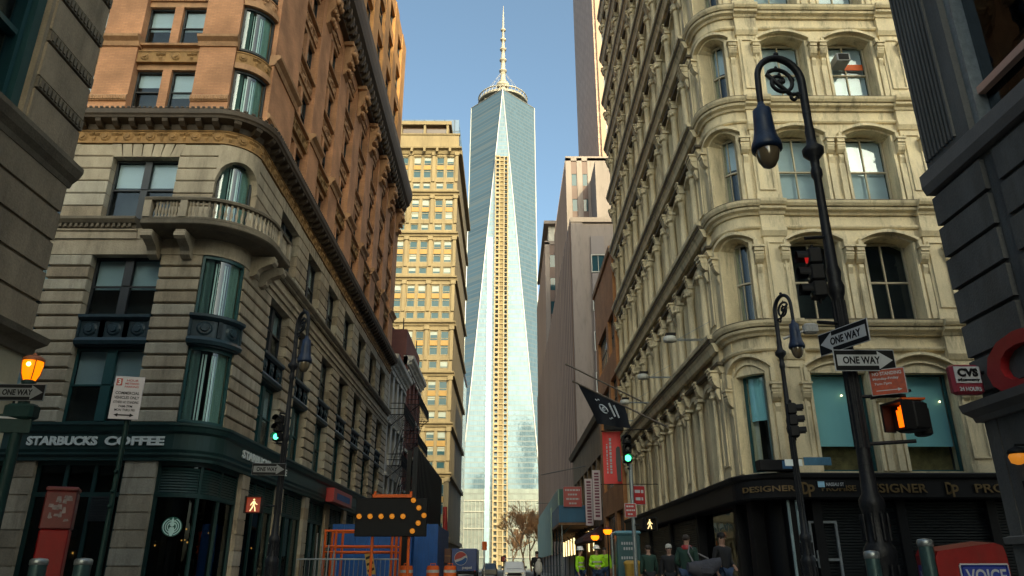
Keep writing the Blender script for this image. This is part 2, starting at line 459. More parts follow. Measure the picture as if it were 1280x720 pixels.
def facade_letters(F, parent, name, body, m, s0, s1, o, z, h, bold=0.02, depth=0.03, spacing=1.0, shear=0.0):
    """letters bent along a facade"""
    me = text_mesh(body, s1 - s0, h, depth, bold, spacing=spacing, shear=shear)
    inv = wmat(parent).inverted()
    for v in me.vertices:
        v.co = inv @ F.P((s0 + s1) / 2 + v.co.x, o - v.co.y, z + v.co.z)
    me.materials.clear(); me.materials.append(m)
    ob = bpy.data.objects.new(name, me); COL.objects.link(ob); ob.parent = parent
    return ob

# ------------------------------------------------------------------ windows
def window(F, parent, s0, s1, z0, z1, o=-0.42, fm='frame_dark', gm='glass', kind='sash', blind=None, fw=0.07, mull=None, dep=0.09, bm='blind', name='window'):
    f = MB()
    F.box(f, s0, s0 + fw, o - dep, o, z0, z1); F.box(f, s1 - fw, s1, o - dep, o, z0, z1)
    F.box(f, s0 + fw, s1 - fw, o - dep, o, z0, z0 + fw); F.box(f, s0 + fw, s1 - fw, o - dep, o, z1 - fw, z1)
    zm = (z0 + z1) / 2
    if kind in ('sash', 'sash4'):
        F.box(f, s0 + fw, s1 - fw, o - dep, o + 0.012, zm - fw * 0.4, zm + fw * 0.4)
    if kind == 'sash4':
        c = (s0 + s1) / 2
        F.box(f, c - 0.022, c + 0.022, o - dep, o - 0.01, z0 + fw, zm - fw * 0.4); F.box(f, c - 0.022, c + 0.022, o - dep, o - 0.01, zm + fw * 0.4, z1 - fw)
    if mull:
        c = (s0 + s1) / 2
        F.box(f, c - mull / 2, c + mull / 2, o - dep, o + 0.05, z0 + fw, zm - fw * 0.4); F.box(f, c - mull / 2, c + mull / 2, o - dep, o + 0.05, zm + fw * 0.4, z1 - fw)
    fo = f.build(name, M[fm], parent)
    g = MB(); F.box(g, s0 + fw * 0.5, s1 - fw * 0.5, o - dep + 0.02, o - dep + 0.028, z0 + fw * 0.5, z1 - fw * 0.5)
    g.build('pane', M[gm], fo)
    if blind:
        b = MB(); F.box(b, s0 + fw, s1 - fw, o - dep - 0.08, o - dep - 0.07, z1 - fw - (z1 - z0) * blind, z1 - fw)
        b.build('blind', M[bm], fo)
    return fo
# ================================================================== the setting underfoot
g = MB(); g.box(-700, 700, -260, 1500, -0.6, -0.012); g.build('ground', M['asphalt']); tag(bpy.data.objects['ground'], kind='structure')
def flat(name, x0, x1, y0, y1, z0, z1, m):
    b = MB(); b.box(x0, x1, y0, y1, z0, z1); return tag(b.build(name, m), kind='structure')
flat('road', -5.4, 4.2, -120, 560, -0.008, 0.0, M['asphalt'])
flat('cross_road', -90, -5.42, 15.6, 21.6, -0.008, 0.0, M['asphalt']); flat('cross_road', 4.22, 90, 15.6, 21.6, -0.008, 0.0, M['asphalt'])
for (x0, x1, y0, y1) in [(-9.3, -5.4, -120, 15.6), (4.2, 7.9, -120, 15.6), (-9.5, -5.4, 21.6, 560), (4.2, 7.6, 21.6, 560)]:
    flat('pavement', x0, x1, y0, y1, -0.01, 0.13, M['concrete'])
for (x0, x1, y0, y1) in [(-90, -9.31, 13.95, 15.6), (7.91, 90, 12.4, 15.6), (-90, -9.51, 21.6, 23.9), (7.61, 90, 21.6, 23.4)]:
    flat('pavement', x0, x1, y0, y1, -0.01, 0.13, M['concrete'])
b = MB()
for k in range(11):
    b.box(-5.0 + k * 0.85, -4.55 + k * 0.85, 21.9, 24.6, 0.004, 0.006); b.box(-5.0 + k * 0.85, -4.55 + k * 0.85, 12.6, 15.2, 0.004, 0.006)
tag(b.build('crosswalk_markings', M['road_paint']), kind='structure')

# ================================================================== corner building with the coffee shop
LB = thing('corner_office_building', 'terracotta and rusticated stone corner block over the green coffee shop', 'building', (-10.9, 25.3, 0))
LA = 1.3 * PI / 2
FL = Facade([(-12, 0, 'L', (-22.9, 24.0), (1, 0)), (0, LA, 'A', (-10.9, 25.3), 1.3, -PI / 2), (LA, 80, 'L', (-9.6, 25.3), (0, 1))])
S_END = LA + 59 - 25.3
def sy(y): return LA + y - 25.3
FBAYS = [(-3.75, -1.3), (-7.65, -5.2), (-11.5, -9.1)]                 # openings on the front
FPIERS = [(-1.3, 0.14), (-5.2, -3.75), (-9.1, -7.65)]
SBAYS = [(sy(28.3), sy(31.0))] + [(sy(34.05 + 4.3 * k - 1.25), sy(34.05 + 4.3 * k + 1.25)) for k in range(6)]
SPIERS = [(LA - 0.14, sy(28.3))]
for k in range(6): SPIERS.append((SBAYS[k][1], SBAYS[k + 1][0]))
SPIERS.append((SBAYS[6][1], S_END))
BAYS = FBAYS + SBAYS
ALLP = FPIERS + SPIERS
CORNER = (0.16, LA - 0.16)

# core behind everything
b = MB()
FL.sweep(b, -12, S_END, [(-1.3, 0), (-1.0, 0), (-1.0, 32.5), (-1.3, 32.5)])
b.box(-22.9, -10.9, 25.4, 59, 0.01, 32.4)
b.build('interior', M['core'], LB)

# rusticated stone piers, floors two and three
b = MB()
def courses(mb, s0, s1, z0, z1, n, o=0.0, gap=0.07, back=-0.5):
    h = (z1 - z0) / n
    FL.box(mb, s0 + 0.02, s1 - 0.02, back, o - 0.12, z0, z1)
    for i in range(n):
        FL.sweep(mb, s0, s1, [(back, z0 + i * h + gap / 2), (o - 0.03, z0 + i * h + gap / 2), (o, z0 + i * h + gap / 2 + 0.03), (o, z0 + (i + 1) * h - gap / 2 - 0.03), (o - 0.03, z0 + (i + 1) * h - gap / 2), (back, z0 + (i + 1) * h - gap / 2)], random.choice([0, 0, 1, 2]))
for (s0, s1) in ALLP: courses(b, s0, s1, 5.4, 11.38, 13)
FL.box(b, -12, S_END, -0.5, 0.0, 11.36, 11.95)                              # architrave
FL.sweep(b, -12, -2.3, [(-0.4, 11.95), (0.06, 11.95), (0.06, 12.2), (0.12, 12.25), (0.12, 12.3), (-0.4, 12.3)])
FL.sweep(b, sy(27.5), S_END, [(-0.4, 11.6), (0.08, 11.6), (0.08, 11.8), (0.16, 11.85), (0.16, 11.95), (-0.4, 11.95)])
FL.box(b, -12, S_END, -0.5, 0.03, 11.95, 12.35)
# fourth floor ashlar
for (s0, s1) in ALLP: courses(b, s0, s1, 12.75, 15.85, 6, o=0.02, gap=0.03)
for (s0, s1) in BAYS:
    n = 7
    for i in range(n):   # voussoirs of the flat arch
        a0 = s0 + (s1 - s0) * i / n; a1 = s0 + (s1 - s0) * (i + 1) / n; sk = (i - 3) * 0.05
        P = FL.P
        q = [P(a0 + 0.008, -0.5, 15.3), P(a1 - 0.008, -0.5, 15.3), P(a1 - 0.008, 0.03, 15.3), P(a0 + 0.008, 0.03, 15.3),
             P(a0 + 0.008 + sk, -0.5, 15.84), P(a1 - 0.008 + sk, -0.5, 15.84), P(a1 - 0.008 + sk, 0.03, 15.84), P(a0 + 0.008 + sk, 0.03, 15.84)]
        b.hexa(q)
FL.arch(b, CORNER[0] - 0.02, CORNER[1] + 0.02, 14.35, 0.9, 15.84, -0.5, 0.03, 12)
b.build('stone_wall', [M['stone'], M['stone_b'], M['stone_c']], LB)

# dark string course above floor three with dentils, and the big lower cornice
b = MB()
for (a, c) in ((-12, -2.35), (sy(27.0), S_END)):
    b.cut()
    FL.sweep(b, a, c, [(-0.4, 12.35), (0.10, 12.35), (0.10, 12.5), (0.20, 12.5), (0.30, 12.62), (0.30, 12.72), (-0.4, 12.75)])
    s = a + 0.1
    while s < c - 0.2:
        FL.box(b, s, s + 0.09, 0.09, 0.19, 12.36, 12.49); s += 0.19
b.build_each('string_course', M['stone_dark'], LB)
b = MB()
FL.sweep(b, -12, S_END, [(-0.4, 16.42), (0.10, 16.42), (0.14, 16.55), (0.16, 16.62), (0.52, 16.70), (0.55, 16.78), (0.60, 16.84), (0.62, 17.0), (0.58, 17.06), (-0.4, 17.1)])
s = -11.9
while s < S_END - 0.3:
    FL.sweep(b, s, s + 0.2, [(0.10, 16.44), (0.30, 16.46), (0.46, 16.58), (0.50, 16.70), (0.10, 16.68)]); s += 0.62
s = -11.9
while s < S_END - 0.15:                                                      # small cresting on the upper edge
    FL.box(b, s, s + 0.1, 0.55, 0.61, 17.06, 17.12); s += 0.2
b.build('lower_cornice', M['bronze'], LB)

def frieze(name, spans, z0, z1, o, step, m):
    b = MB()
    for (a, c) in spans:
        b.cut(); FL.box(b, a, c, -0.4, o, z0, z1)
        FL.box(b, a, c, o, o + 0.03, z0, z0 + 0.05); FL.box(b, a, c, o, o + 0.03, z1 - 0.05, z1)
        n = max(1, int((c - a) / step)); w = (c - a) / n; zc = (z0 + z1) / 2; r = (z1 - z0) * 0.36
        for i in range(n):
            sc_ = a + (i + 0.5) * w
            if i % 2 == 0:
                for (rr, d) in ((r, 0.05), (r * 0.55, 0.09)):
                    b.rings([[FL.P(sc_ + rr * math.cos(2 * PI * k / 10), o, zc + rr * math.sin(2 * PI * k / 10)) for k in range(10)],
                             [FL.P(sc_ + rr * 0.7 * math.cos(2 * PI * k / 10), o + d, zc + rr * 0.7 * math.sin(2 * PI * k / 10)) for k in range(10)]])
            else:
                for dx in (-0.5, 0.5):
                    FL.sweep(b, sc_ + dx * r - r * 0.42, sc_ + dx * r + r * 0.42, [(o, zc + r * 0.1), (o + 0.07, zc + r * 0.5), (o, zc + r * 0.9)])
                FL.sweep(b, sc_ - r * 0.25, sc_ + r * 0.25, [(o, zc - r), (o + 0.06, zc - r * 0.4), (o, zc + r * 0.1)])
    return b.build_each(name, m, LB)
frieze('medallion_frieze', [(-12, S_END)], 15.86, 16.42, 0.05, 0.42, M['ochre'])

# storefront level: green fascia, stone piers, windows
b = MB()
FL.sweep(b, -12, S_END, [(-0.5, 4.45), (0.10, 4.45), (0.14, 4.55), (0.12, 5.05), (0.22, 5.12), (0.26, 5.25), (0.30, 5.30), (0.30, 5.38), (-0.5, 5.42)])
FL.sweep(b, -12, S_END, [(-0.5, 4.2), (0.05, 4.2), (0.05, 4.3), (0.12, 4.38), (0.12, 4.45), (-0.5, 4.45)])
fas = b.build('shop_fascia', M['green'], LB)
GP = [(-1.25, -0.25), (-5.1, -4.1), (-9.0, -8.0)] + [(sy(27.6 + 4.45 * k), sy(28.4 + 4.45 * k)) for k in range(5)] + [(sy(49.2), sy(50.6)), (sy(53.5), sy(55)), (sy(57.6), S_END)]
b = MB()
def gcourses(mb, s0, s1):
    mb.cut()
    n = 8
    for i in range(n):
        h = 4.2 / n
        FL.box(mb, s0, s1, -0.5, 0.0, i * h + 0.02, (i + 1) * h - 0.02, random.choice([0, 0, 1, 2]))
    FL.box(mb, s0 + 0.02, s1 - 0.02, -0.5, -0.03, 0.0, 4.2)
for (s0, s1) in GP: gcourses(b, s0, s1)
b.build_each('ground_pier', [M['stone'], M['stone_b'], M['stone_c']], LB)
GS = sorted(GP)
for i in range(len(GS) - 1):
    a, c = GS[i][1], GS[i + 1][0]
    if c - a < 0.3: continue
    f = MB(); fw = 0.11; o = -0.16
    nm = 1 if c - a < 2 else 3
    for k in range(nm + 1):
        q = a + (c - a - fw) * k / nm
        FL.box(f, q, q + fw, o - 0.12, o, 0.5, 4.2)
    FL.box(f, a, c, o - 0.12, o + 0.01, 0.13, 0.62); FL.box(f, a, c, o - 0.10, o + 0.005, 3.1, 3.24); FL.box(f, a, c, o - 0.12, o + 0.01, 4.08, 4.2)
    if i >= 2:
        for k in range(9): FL.sweep(f, a + fw, c - fw, [(o - 0.06, 3.28 + k * 0.085), (o - 0.01, 3.26 + k * 0.085), (o - 0.06, 3.34 + k * 0.085)])
    fo = f.build('shop_window', M['green'], LB)
    g = MB(); FL.box(g, a + 0.05, c - 0.05, o - 0.09, o - 0.08, 0.6, 4.1); g.build('pane', M['glass_dark'], fo)
# things glimpsed in the shop: warm pendant lamps, framed menu pictures, a pale inner wall
b = MB()
for k in range(15):
    s = random.choice([-0.1, 0.9, 1.3, 1.9, 4.2, 5.4, 8.5, 9.6, -3.3]) + random.uniform(-0.6, 0.6)
    p = FL.P(s, -0.8 + random.uniform(-0.12, 0.12), random.uniform(1.1, 2.4)); b.cut(); b.ball(p, random.uniform(0.018, 0.04), 6, 4)
b.build_each('shop_light', emit('tiny_shop_lights', (1.0, 0.42, 0.12), 1.3), LB)
b = MB(); b.box(-14.55, -13.2, 24.82, 24.9, 0.9, 2.75); b.build('inner_shop_wall', mat('shop_wall_ochre', (0.30, 0.22, 0.12), 0.8, 0.3, 1, 1, 0), LB)
b = MB(); b.box(-14.22, -13.98, 24.78, 24.83, 1.75, 2.2); b.build('lit_picture', emit('picture_light', (1.0, 0.42, 0.06), 1.2), LB)
for (x, z, m) in [(-13.75, 1.85, 'navy'), (-14.15, 1.2, 'frame_dark'), (-13.7, 1.2, 'frame_dark')]:
    b = MB(); b.box(x - 0.14, x + 0.14, 24.78, 24.83, z, z + 0.38); fr = b.build('picture_frame', M[m], LB)
    b = MB(); b.box(x - 0.09, x + 0.09, 24.765, 24.779, z + 0.06, z + 0.32); b.build('picture', M['sign_white'], fr)
b = MB(); b.box(-13.0, -12.3, 24.02, 24.06, 2.35, 3.1)
for k in range(10): b.box(-13.0, -12.3, 23.99, 24.02, 2.37 + k * 0.075, 2.41 + k * 0.075)
b.build('louvre_panel', M['frame_dark'], LB)
facade_letters(FL, LB, 'shop_lettering', 'STARBUCKS', M['grey_letters'], -4.42, -2.18, 0.14, 4.80, 0.29, 0.04, 0.05)
facade_letters(FL, LB, 'shop_lettering', 'COFFEE', M['grey_letters'], -1.94, -0.05, 0.14, 4.80, 0.29, 0.04, 0.05)
facade_letters(FL, LB, 'shop_lettering', 'STARBUCKS', M['grey_letters'], sy(26.8), sy(30.1), 0.14, 4.82, 0.30, 0.035, 0.05)
facade_letters(FL, LB, 'shop_lettering', 'COFFEE', M['grey_letters'], sy(30.5), sy(32.4), 0.14, 4.80, 0.27, 0.02, 0.05)
# red illuminated bank-like box sign far along the side
b = MB(); FL.box(b, sy(40.0), sy(44.8), 0.13, 0.55, 4.25, 4.95); sg = b.build('box_sign', M['sign_red'], LB, label='red box sign along the side street wall')
b = MB(); FL.box(b, sy(40.8), sy(44.2), 0.552, 0.556, 4.42, 4.75); b.build('sign_panel', M['blue'], sg)
# roundel with a simple crowned figure between wavy hair, hung in the corner window
def roundel():
    S0, Z0, RR = 0.52, 2.2, 0.29
    def Q(u, v, d): return FL.P(S0 + u * RR, 0.0 + d, Z0 + v * RR)
    b = MB()
    cir = [(math.cos(2 * PI * k / 28), math.sin(2 * PI * k / 28)) for k in range(28)]
    b.prism(cir, Q, -0.03, 0.03)
    ro = b.build('round_emblem', mat('emblem_green', (0.012, 0.12, 0.085), 0.4, 0.1, 4, 1, 0), LB)
    w = MB()
    w.prism([(u * 0.22, v * 0.26 + 0.25) for u, v in cir], Q, 0.031, 0.036)
    w.prism([(-0.16, 0.6), (0, 0.98), (0.16, 0.6), (0.34, 0.78), (0.24, 0.5), (-0.24, 0.5), (-0.34, 0.78)], Q, 0.031, 0.036)
    w.prism([(-0.2, -0.05), (0.2, -0.05), (0.3, -0.5), (0.1, -0.95), (-0.1, -0.95), (-0.3, -0.5)], Q, 0.031, 0.036)
    for sg_ in (-1, 1):
        for (r0, r1) in ((0.38, 0.48), (0.58, 0.68), (0.8, 0.9)):
            pts = [(sg_ * r1 * math.cos(t), r1 * math.sin(t)) for t in [R(a) for a in range(-75, 66, 14)]] + [(sg_ * r0 * math.cos(t), r0 * math.sin(t)) for t in [R(a) for a in range(65, -76, -14)]]
            w.prism(pts, Q, 0.031, 0.035)
    w.build('emblem_figure', mat('emblem_mint', (0.60, 0.85, 0.78), 0.4, 0.08, 4, 1, 0), ro)
roundel()

# windows and dark iron spandrels, floors two and three
for (s0, s1) in BAYS:
    window(FL, LB, s0, s1, 5.45, 8.0, -0.34, 'teal_frame', 'glass', blind=random.choice([0.45, 0.5, 0.5]), mull=0.32, bm='blind_grey')
    window(FL, LB, s0, s1, 9.15, 11.36, -0.34, 'frame_dark', 'glass', blind=random.choice([0.4, 0.45, 0.5]), mull=0.30, bm='blind_grey')
def spandrel(s0, s1, o, n):
    b = MB()
    FL.box(b, s0, s1, -0.45, o, 8.02, 9.13)
    FL.sweep(b, s0, s1, [(o, 8.05), (o + 0.1, 8.08), (o + 0.14, 8.2), (o + 0.06, 8.32), (o, 8.34)])
    FL.sweep(b, s0, s1, [(o, 8.92), (o + 0.06, 8.94), (o + 0.16, 9.02), (o + 0.16, 9.12), (o, 9.14)])
    w = (s1 - s0) / n
    for i in range(n):
        sc_ = s0 + (i + 0.5) * w
        for (r, d) in ((0.25, 0.05), (0.14, 0.10)):
            b.rings([[FL.P(sc_ + r * math.cos(2 * PI * k / 12), o, 8.63 + r * math.sin(2 * PI * k / 12)) for k in range(12)],
                     [FL.P(sc_ + r * 0.75 * math.cos(2 * PI * k / 12), o + d, 8.63 + r * 0.75 * math.sin(2 * PI * k / 12)) for k in range(12)]])
        for q in (s0 + i * w, s0 + (i + 1) * w):
            FL.box(b, max(s0, q - 0.07), min(s1, q + 0.07), o, o + 0.07, 8.34, 8.92)
    b.build('iron_spandrel', M['navy'], LB)
for (s0, s1) in BAYS: spandrel(s0, s1, -0.12, 3)
spandrel(CORNER[0] - 0.05, CORNER[1] + 0.05, 0.12, 2)
# curved corner windows
def curved_window(z0, z1, o, gm, fm, arch=False):
    f = MB(); s0, s1 = CORNER
    for q in (s0, s1 - 0.09): FL.box(f, q, q + 0.09, o - 0.1, o, z0, z1)
    FL.box(f, s0, s1, o - 0.1, o, z0, z0 + 0.09); FL.box(f, s0, s1, o - 0.1, o, z1 - 0.12, z1)
    fo = f.build('bow_window', M[fm], LB)
    g = MB(); n_ = 20
    g.add([FL.P(s0 + (s1 - s0) * i / n_, o - 0.055, z) for i in range(n_ + 1) for z in (z0, z1)], [(2 * i, 2 * i + 2, 2 * i + 3, 2 * i + 1) for i in range(n_)], 0, True)
    g.build('pane', M[gm], fo)
    c = MB()
    n = 36; a0, a1 = s0 + 0.1, s1 - 0.1; sp_ = a1 - a0
    for (q0, q1) in ((0.0, 0.22), (0.66, 1.0)):
        rs = []
        for i in range(n + 1):
            s = a0 + sp_ * (q0 + (q1 - q0) * i / n); d = 0.025 * math.sin(i * 1.5) - 0.16 + o
            rs.append([FL.P(s, d - 0.01, z0 + 0.05), FL.P(s, d, z0 + 0.05), FL.P(s, d, z1 - 0.05), FL.P(s, d - 0.01, z1 - 0.05)])
        c.rings(rs, 0, False)
    v = MB()
    for q in (0.27, 0.34, 0.52, 0.60):
        w_ = random.uniform(0.015, 0.04); FL.box(v, a0 + sp_ * q, a0 + sp_ * q + w_ * sp_ * 1.4, o - 0.2, o - 0.19, z0 + 0.1, z1 - 0.2)
    v.build('painted_reflection', M['white'], fo)  # white strips standing in for bright reflections on the curved glass
    c.build('curtain', M['curtain'], fo)
curved_window(5.45, 8.02, -0.05, 'glass_teal', 'teal_frame')
curved_window(9.13, 11.36, -0.05, 'glass_teal', 'teal_frame')
curved_window(12.75, 15.3, -0.2, 'glass_teal', 'frame_dark')
for k, (s0, s1) in enumerate(BAYS):
    window(FL, LB, s0, s1, 12.8, 15.3, -0.3, 'frame_dark', 'glass', blind=random.choice([0.4, 0.5, 0.5]), mull=0.26)

# balcony round the corner
BAL = thing('stone_balcony', 'curved stone balcony with balusters wrapping the corner above the teal bow window', 'balcony', (-9.9, 24.3, 11.9))
b = MB()
A0, A1 = -1.75, LA + 1.75
FL.sweep(b, A0, A1, [(0.0, 11.95), (0.75, 12.0), (0.95, 12.08), (1.0, 12.12), (1.0, 12.26), (0.0, 12.3)])
b.build('slab', M['stone_dark'], BAL)
b = MB()
FL.sweep(b, A0, A1, [(0.72, 13.02), (0.98, 13.02), (1.0, 13.1), (0.94, 13.16), (0.76, 13.16), (0.70, 13.1)])
FL.box(b, A0, A1, 0.76, 0.94, 12.3, 12.38)
for q in (A0, A1 - 0.2): FL.box(b, q, q + 0.2, 0.05, 0.72, 13.02, 13.14)
b.build('rail', M['stone_dark'], BAL)
posts = [A0, A0 + 1.25, A1 - 1.5, A1 - 0.25]
b = MB()
for q in posts: b.cut(); FL.box(b, q, q + 0.25, 0.72, 0.97, 12.38, 13.02)
b.build_each('post', M['stone'], BAL)
bal_prof = [(0.05, 0), (0.05, 0.05), (0.03, 0.09), (0.055, 0.2), (0.06, 0.26), (0.03, 0.42), (0.028, 0.48), (0.05, 0.56), (0.05, 0.64)]
b = MB(); s = A0 + 0.3
while s < A1 - 0.3:
    if all(not (q - 0.06 < s < q + 0.31) for q in posts):
        p = FL.P(s, 0.85, 12.38); b.cut(); b.lathe(bal_prof, p, 8)
    s += 0.115
b.build_each('baluster', M['stone'], BAL)
for q in (-1.7, -0.55, LA + 0.25, LA + 1.35):
    b = MB()
    FL.sweep(b, q, q + 0.34, [(0, 11.15), (0.14, 11.17), (0.26, 11.25), (0.28, 11.38), (0.4, 11.5), (0.7, 11.62), (0.86, 11.78), (0.86, 11.94), (0, 11.95)])
    FL.sweep(b, q - 0.03, q + 0.37, [(0.70, 11.68), (0.80, 11.62), (0.9, 11.70), (0.9, 11.82), (0.8, 11.9), (0.7, 11.84)])
    b.build('bracket', M['stone'], BAL)

# terracotta storeys
TZ = [17.45 + 3.1 * k for k in range(4)]
b = MB()
for (s0, s1) in ALLP:
    b.cut(); FL.box(b, s0, s1, -0.6, 0.0, 17.08, 29.6)
b.build_each('brick_pier', M['terra'], LB)
b = MB()
for k, z in enumerate(TZ):
    for (s0, s1) in BAYS:                       # brick mullion between each pair
        c = (s0 + s1) / 2
        b.cut(); FL.box(b, c - 0.17, c + 0.17, -0.55, -0.22, z, z + 1.95)
b.build_each('brick_mullion', M['terra'], LB)
b = MB(); FL.box(b, -12, S_END, -0.6, -0.08, 29.4, 30.6); b.build('brick_frieze', M['terra'], LB)
b = MB()
for k, z in enumerate(TZ):
    for (s0, s1) in BAYS:
        FL.box(b, s0, s1, -0.6, -0.2, z - 0.36, z - 0.02); FL.sweep(b, s0, s1, [(-0.2, z - 0.14), (-0.02, z - 0.12), (0.0, z - 0.04), (-0.2, z - 0.02)])
        FL.box(b, s0, s1, -0.6, -0.24, z + 1.94, z + 2.2)
    FL.box(b, CORNER[0], CORNER[1], -0.6, -0.05, z + 1.94, z + 2.2)
for (s0, s1) in ALLP:
    FL.box(b, s0 - 0.0, s1 + 0.0, 0.0, 0.06, 17.1, 17.45)
    FL.sweep(b, s0, s1, [(0, 17.75), (0.05, 17.76), (0.1, 17.84), (0.1, 17.98), (0.05, 18.04), (0, 18.06)])
    s = s0 + 0.03
    while s < s1 - 0.08: FL.box(b, s, s + 0.05, 0.1, 0.13, 17.8, 17.96); s += 0.1
b.build('terracotta_trim', M['terra_trim'], LB)
b = MB()
for (s0, s1) in ALLP:                                   # pier caps above the fifth floor
    b.cut(); FL.sweep(b, s0 - 0.06, s1 + 0.06, [(-0.3, 20.3), (0.06, 20.32), (0.10, 20.42), (0.12, 20.5), (0.28, 20.62), (0.30, 20.72), (0.20, 20.8), (-0.3, 20.82)])
b.build_each('pier_cap', M['terra_trim'], LB)
for k, z in enumerate(TZ):
    frieze('ornament_band', BAYS + [CORNER], z + 2.2, z + 2.74, -0.18 if k else -0.1, 0.5, M['ochre'] if k == 0 else M['terra_trim'])
NB = len(BAYS)
for k, z in enumerate(TZ):
    for i, (s0, s1) in enumerate(BAYS):
        if i in (2,) and k > 1: continue
        c = (s0 + s1) / 2
        if i < 3:
            if k < 2:
                for (a, e) in ((s0, c - 0.17), (c + 0.17, s1)):
                    window(FL, LB, a, e, z, z + 1.94, -0.38, 'frame_dark', 'glass', blind=random.choice([0.55, 0.5, 0.5, 0.3]), fw=0.06)
        else:
            window(FL, LB, s0, s1, z, z + 1.94, -0.38, 'frame_dark', 'glass', blind=random.choice([0.55, 0.5, 0]), fw=0.06)
    curved_window(z - 0.2, z + 1.95, -0.2, 'glass_teal', 'frame_dark')
# upper cornice: scrolled brackets on the piers, heavy dark shelf
b = MB()
for (s0, s1) in ALLP:
    c = (s0 + s1) / 2; b.cut()
    FL.sweep(b, c - 0.42, c + 0.42, [(0, 27.9), (0.16, 28.0), (0.24, 28.3), (0.16, 28.6), (0.3, 28.8), (0.45, 29.1), (0.4, 29.4), (0.55, 29.6), (0.62, 29.9), (0.0, 30.0)])
    for dz, r in ((28.2, 0.24), (28.75, 0.2), (29.35, 0.3)):
        for sg_ in (-0.3, 0.0, 0.3):
            p = FL.P(c + sg_, 0.3 + (dz - 28.2) * 0.2, dz); b.ball(p, r * 0.62, 8, 6)
    FL.box(b, c - 0.55, c + 0.55, -0.1, 0.5, 29.9, 30.15)
b.build_each('scroll_bracket', M['terra_trim'], LB)
b = MB()
FL.sweep(b, -12, S_END, [(-0.5, 30.15), (0.25, 30.2), (0.3, 30.5), (0.55, 30.6), (0.6, 31.0), (0.85, 31.2), (0.95, 31.5), (1.05, 31.9), (1.08, 32.4), (0.7, 32.6), (-0.5, 32.7)])
s = -11.9
while s < S_END - 0.3:
    FL.sweep(b, s, s + 0.22, [(0.2, 30.25), (0.5, 30.3), (0.68, 30.6), (0.7, 30.9), (0.2, 30.8)]); s += 0.7
b.build('upper_cornice', M['bronze'], LB)
# attic storeys set slightly back
b = MB()
ZA = [33.0, 36.6, 40.2, 43.8]
for (s0, s1) in [(sy(26.5), sy(28.3))] + SPIERS[1:]: FL.box(b, s0, s1, -0.9, -0.3, 32.6, 48.3)
for z in ZA:
    FL.box(b, sy(26.5), S_END, -0.9, -0.36, z - 0.4 if z > 33 else 32.6, z + 0.7)
FL.box(b, sy(26.5), S_END, -0.9, -0.36, 46.6, 48.3)
FL.box(b, sy(26.5), S_END, -1.6, -1.2, 32.6, 48.2)
b.box(-22.5, -11.0, 58.4, 59.0, 32.4, 48.2)
b.build('attic_wall', brick_mat('attic_brick', (0.50, 0.25, 0.09), (0.45, 0.21, 0.075), (0.42, 0.24, 0.12), ms=0.006), LB)
for z in ZA:
    for (s0, s1) in SBAYS[2:]:
        window(FL, LB, s0 + 0.15, s1 - 0.15, z + 0.72, z + 2.75 if z < 43 else 46.55, -0.55, 'frame_dark', 'glass', fw=0.07, blind=random.choice([0, 0.5]))
# ================================================================== cream cast-iron corner building
RB = thing('cast_iron_building', 'cream cast iron corner block with rounded corner, hooded windows and stacked ledges', 'building', (8.75, 24.6, 0))
RA = 1.1 * PI / 2
# s < 0: along the street, towards the camera; 0..RA: the round corner; > RA: the front facing the cross street
FR = Facade([(-80, 0, 'L', (7.65, 104.6), (0, -1)), (0, RA, 'A', (8.75, 24.6), 1.1, PI), (RA, 40, 'L', (8.75, 23.5), (1, 0))])
def rx(x): return RA + x - 8.75
S_FAR = -(47.4 - 24.6)
S_RT = rx(20.5)
ZC = [3.74, 8.75, 13.2, 17.55, 21.85, 26.0, 30.05, 34.1, 38.1, 42.1, 46.1]
SP = [-1.0 - 5.35 * k for k in range(5)]                       # side pilasters (centres)
FP = [rx(9.35), rx(14.95), rx(20.3)]
def wins(fl):
    """openings of one storey: list of (s0, s1, where)"""
    out = []
    for k in range(4):
        c = SP[k] - 2.675
        for d in (-1.17, 1.17): out.append((c + d - 0.68, c + d + 0.68, 'side'))
    out.append((0.30, RA - 0.30, 'corner'))
    if fl == 1:
        for x in (10.85, 13.6, 16.4, 19.0): out.append((rx(x - 0.93), rx(x + 0.93), 'front'))
    else:
        for x in (10.72, 13.32, 16.4, 19.0): out.append((rx(x - 0.85), rx(x + 0.85), 'front'))
    return sorted(out)
b = MB()
FR.box(b, S_FAR, S_RT, -1.5, -1.25, 0, 46)
b.box(8.95, 20.4, 24.9, 47.3, 45.4, 45.9); b.box(9.2, 40, 25.2, 47.2, 45.91, 60); b.box(20.6, 40, 25.2, 47.2, 0, 45.9)  # high and rear blocks added out of view to shade the pinkish block
b.build('interior', M['core'], RB)

W = MB(); TR = MB(); LED = MB(); CON = MB(); COLN = MB(); PIL = MB(); HOOD = MB(); HOODS = MB(); CONS = MB(); JAMB = MB()
def console(s, z, o=0.0, w=0.26, h=0.95, mb=None):
    """scrolled console with a drop below"""
    mb = mb or CON
    mb.cut()
    FR.sweep(mb, s - w / 2, s + w / 2, [(o, z), (o + 0.30, z), (o + 0.30, z - 0.13), (o + 0.25, z - 0.15), (o + 0.25, z - 0.3), (o + 0.2, z - 0.42), (o + 0.1, z - 0.52), (o, z - 0.55)])
    FR.box(mb, s - w / 2 - 0.05, s + w / 2 + 0.05, o, o + 0.34, z, z + 0.07)
    FR.box(mb, s - w / 2 - 0.02, s + w / 2 + 0.02, o, o + 0.27, z - 0.24, z - 0.18)
    FR.sweep(mb, s - w * 0.3, s + w * 0.3, [(o, z - 0.55), (o + 0.12, z - 0.58), (o + 0.14, z - 0.7), (o + 0.05, z - h), (o, z - h)])
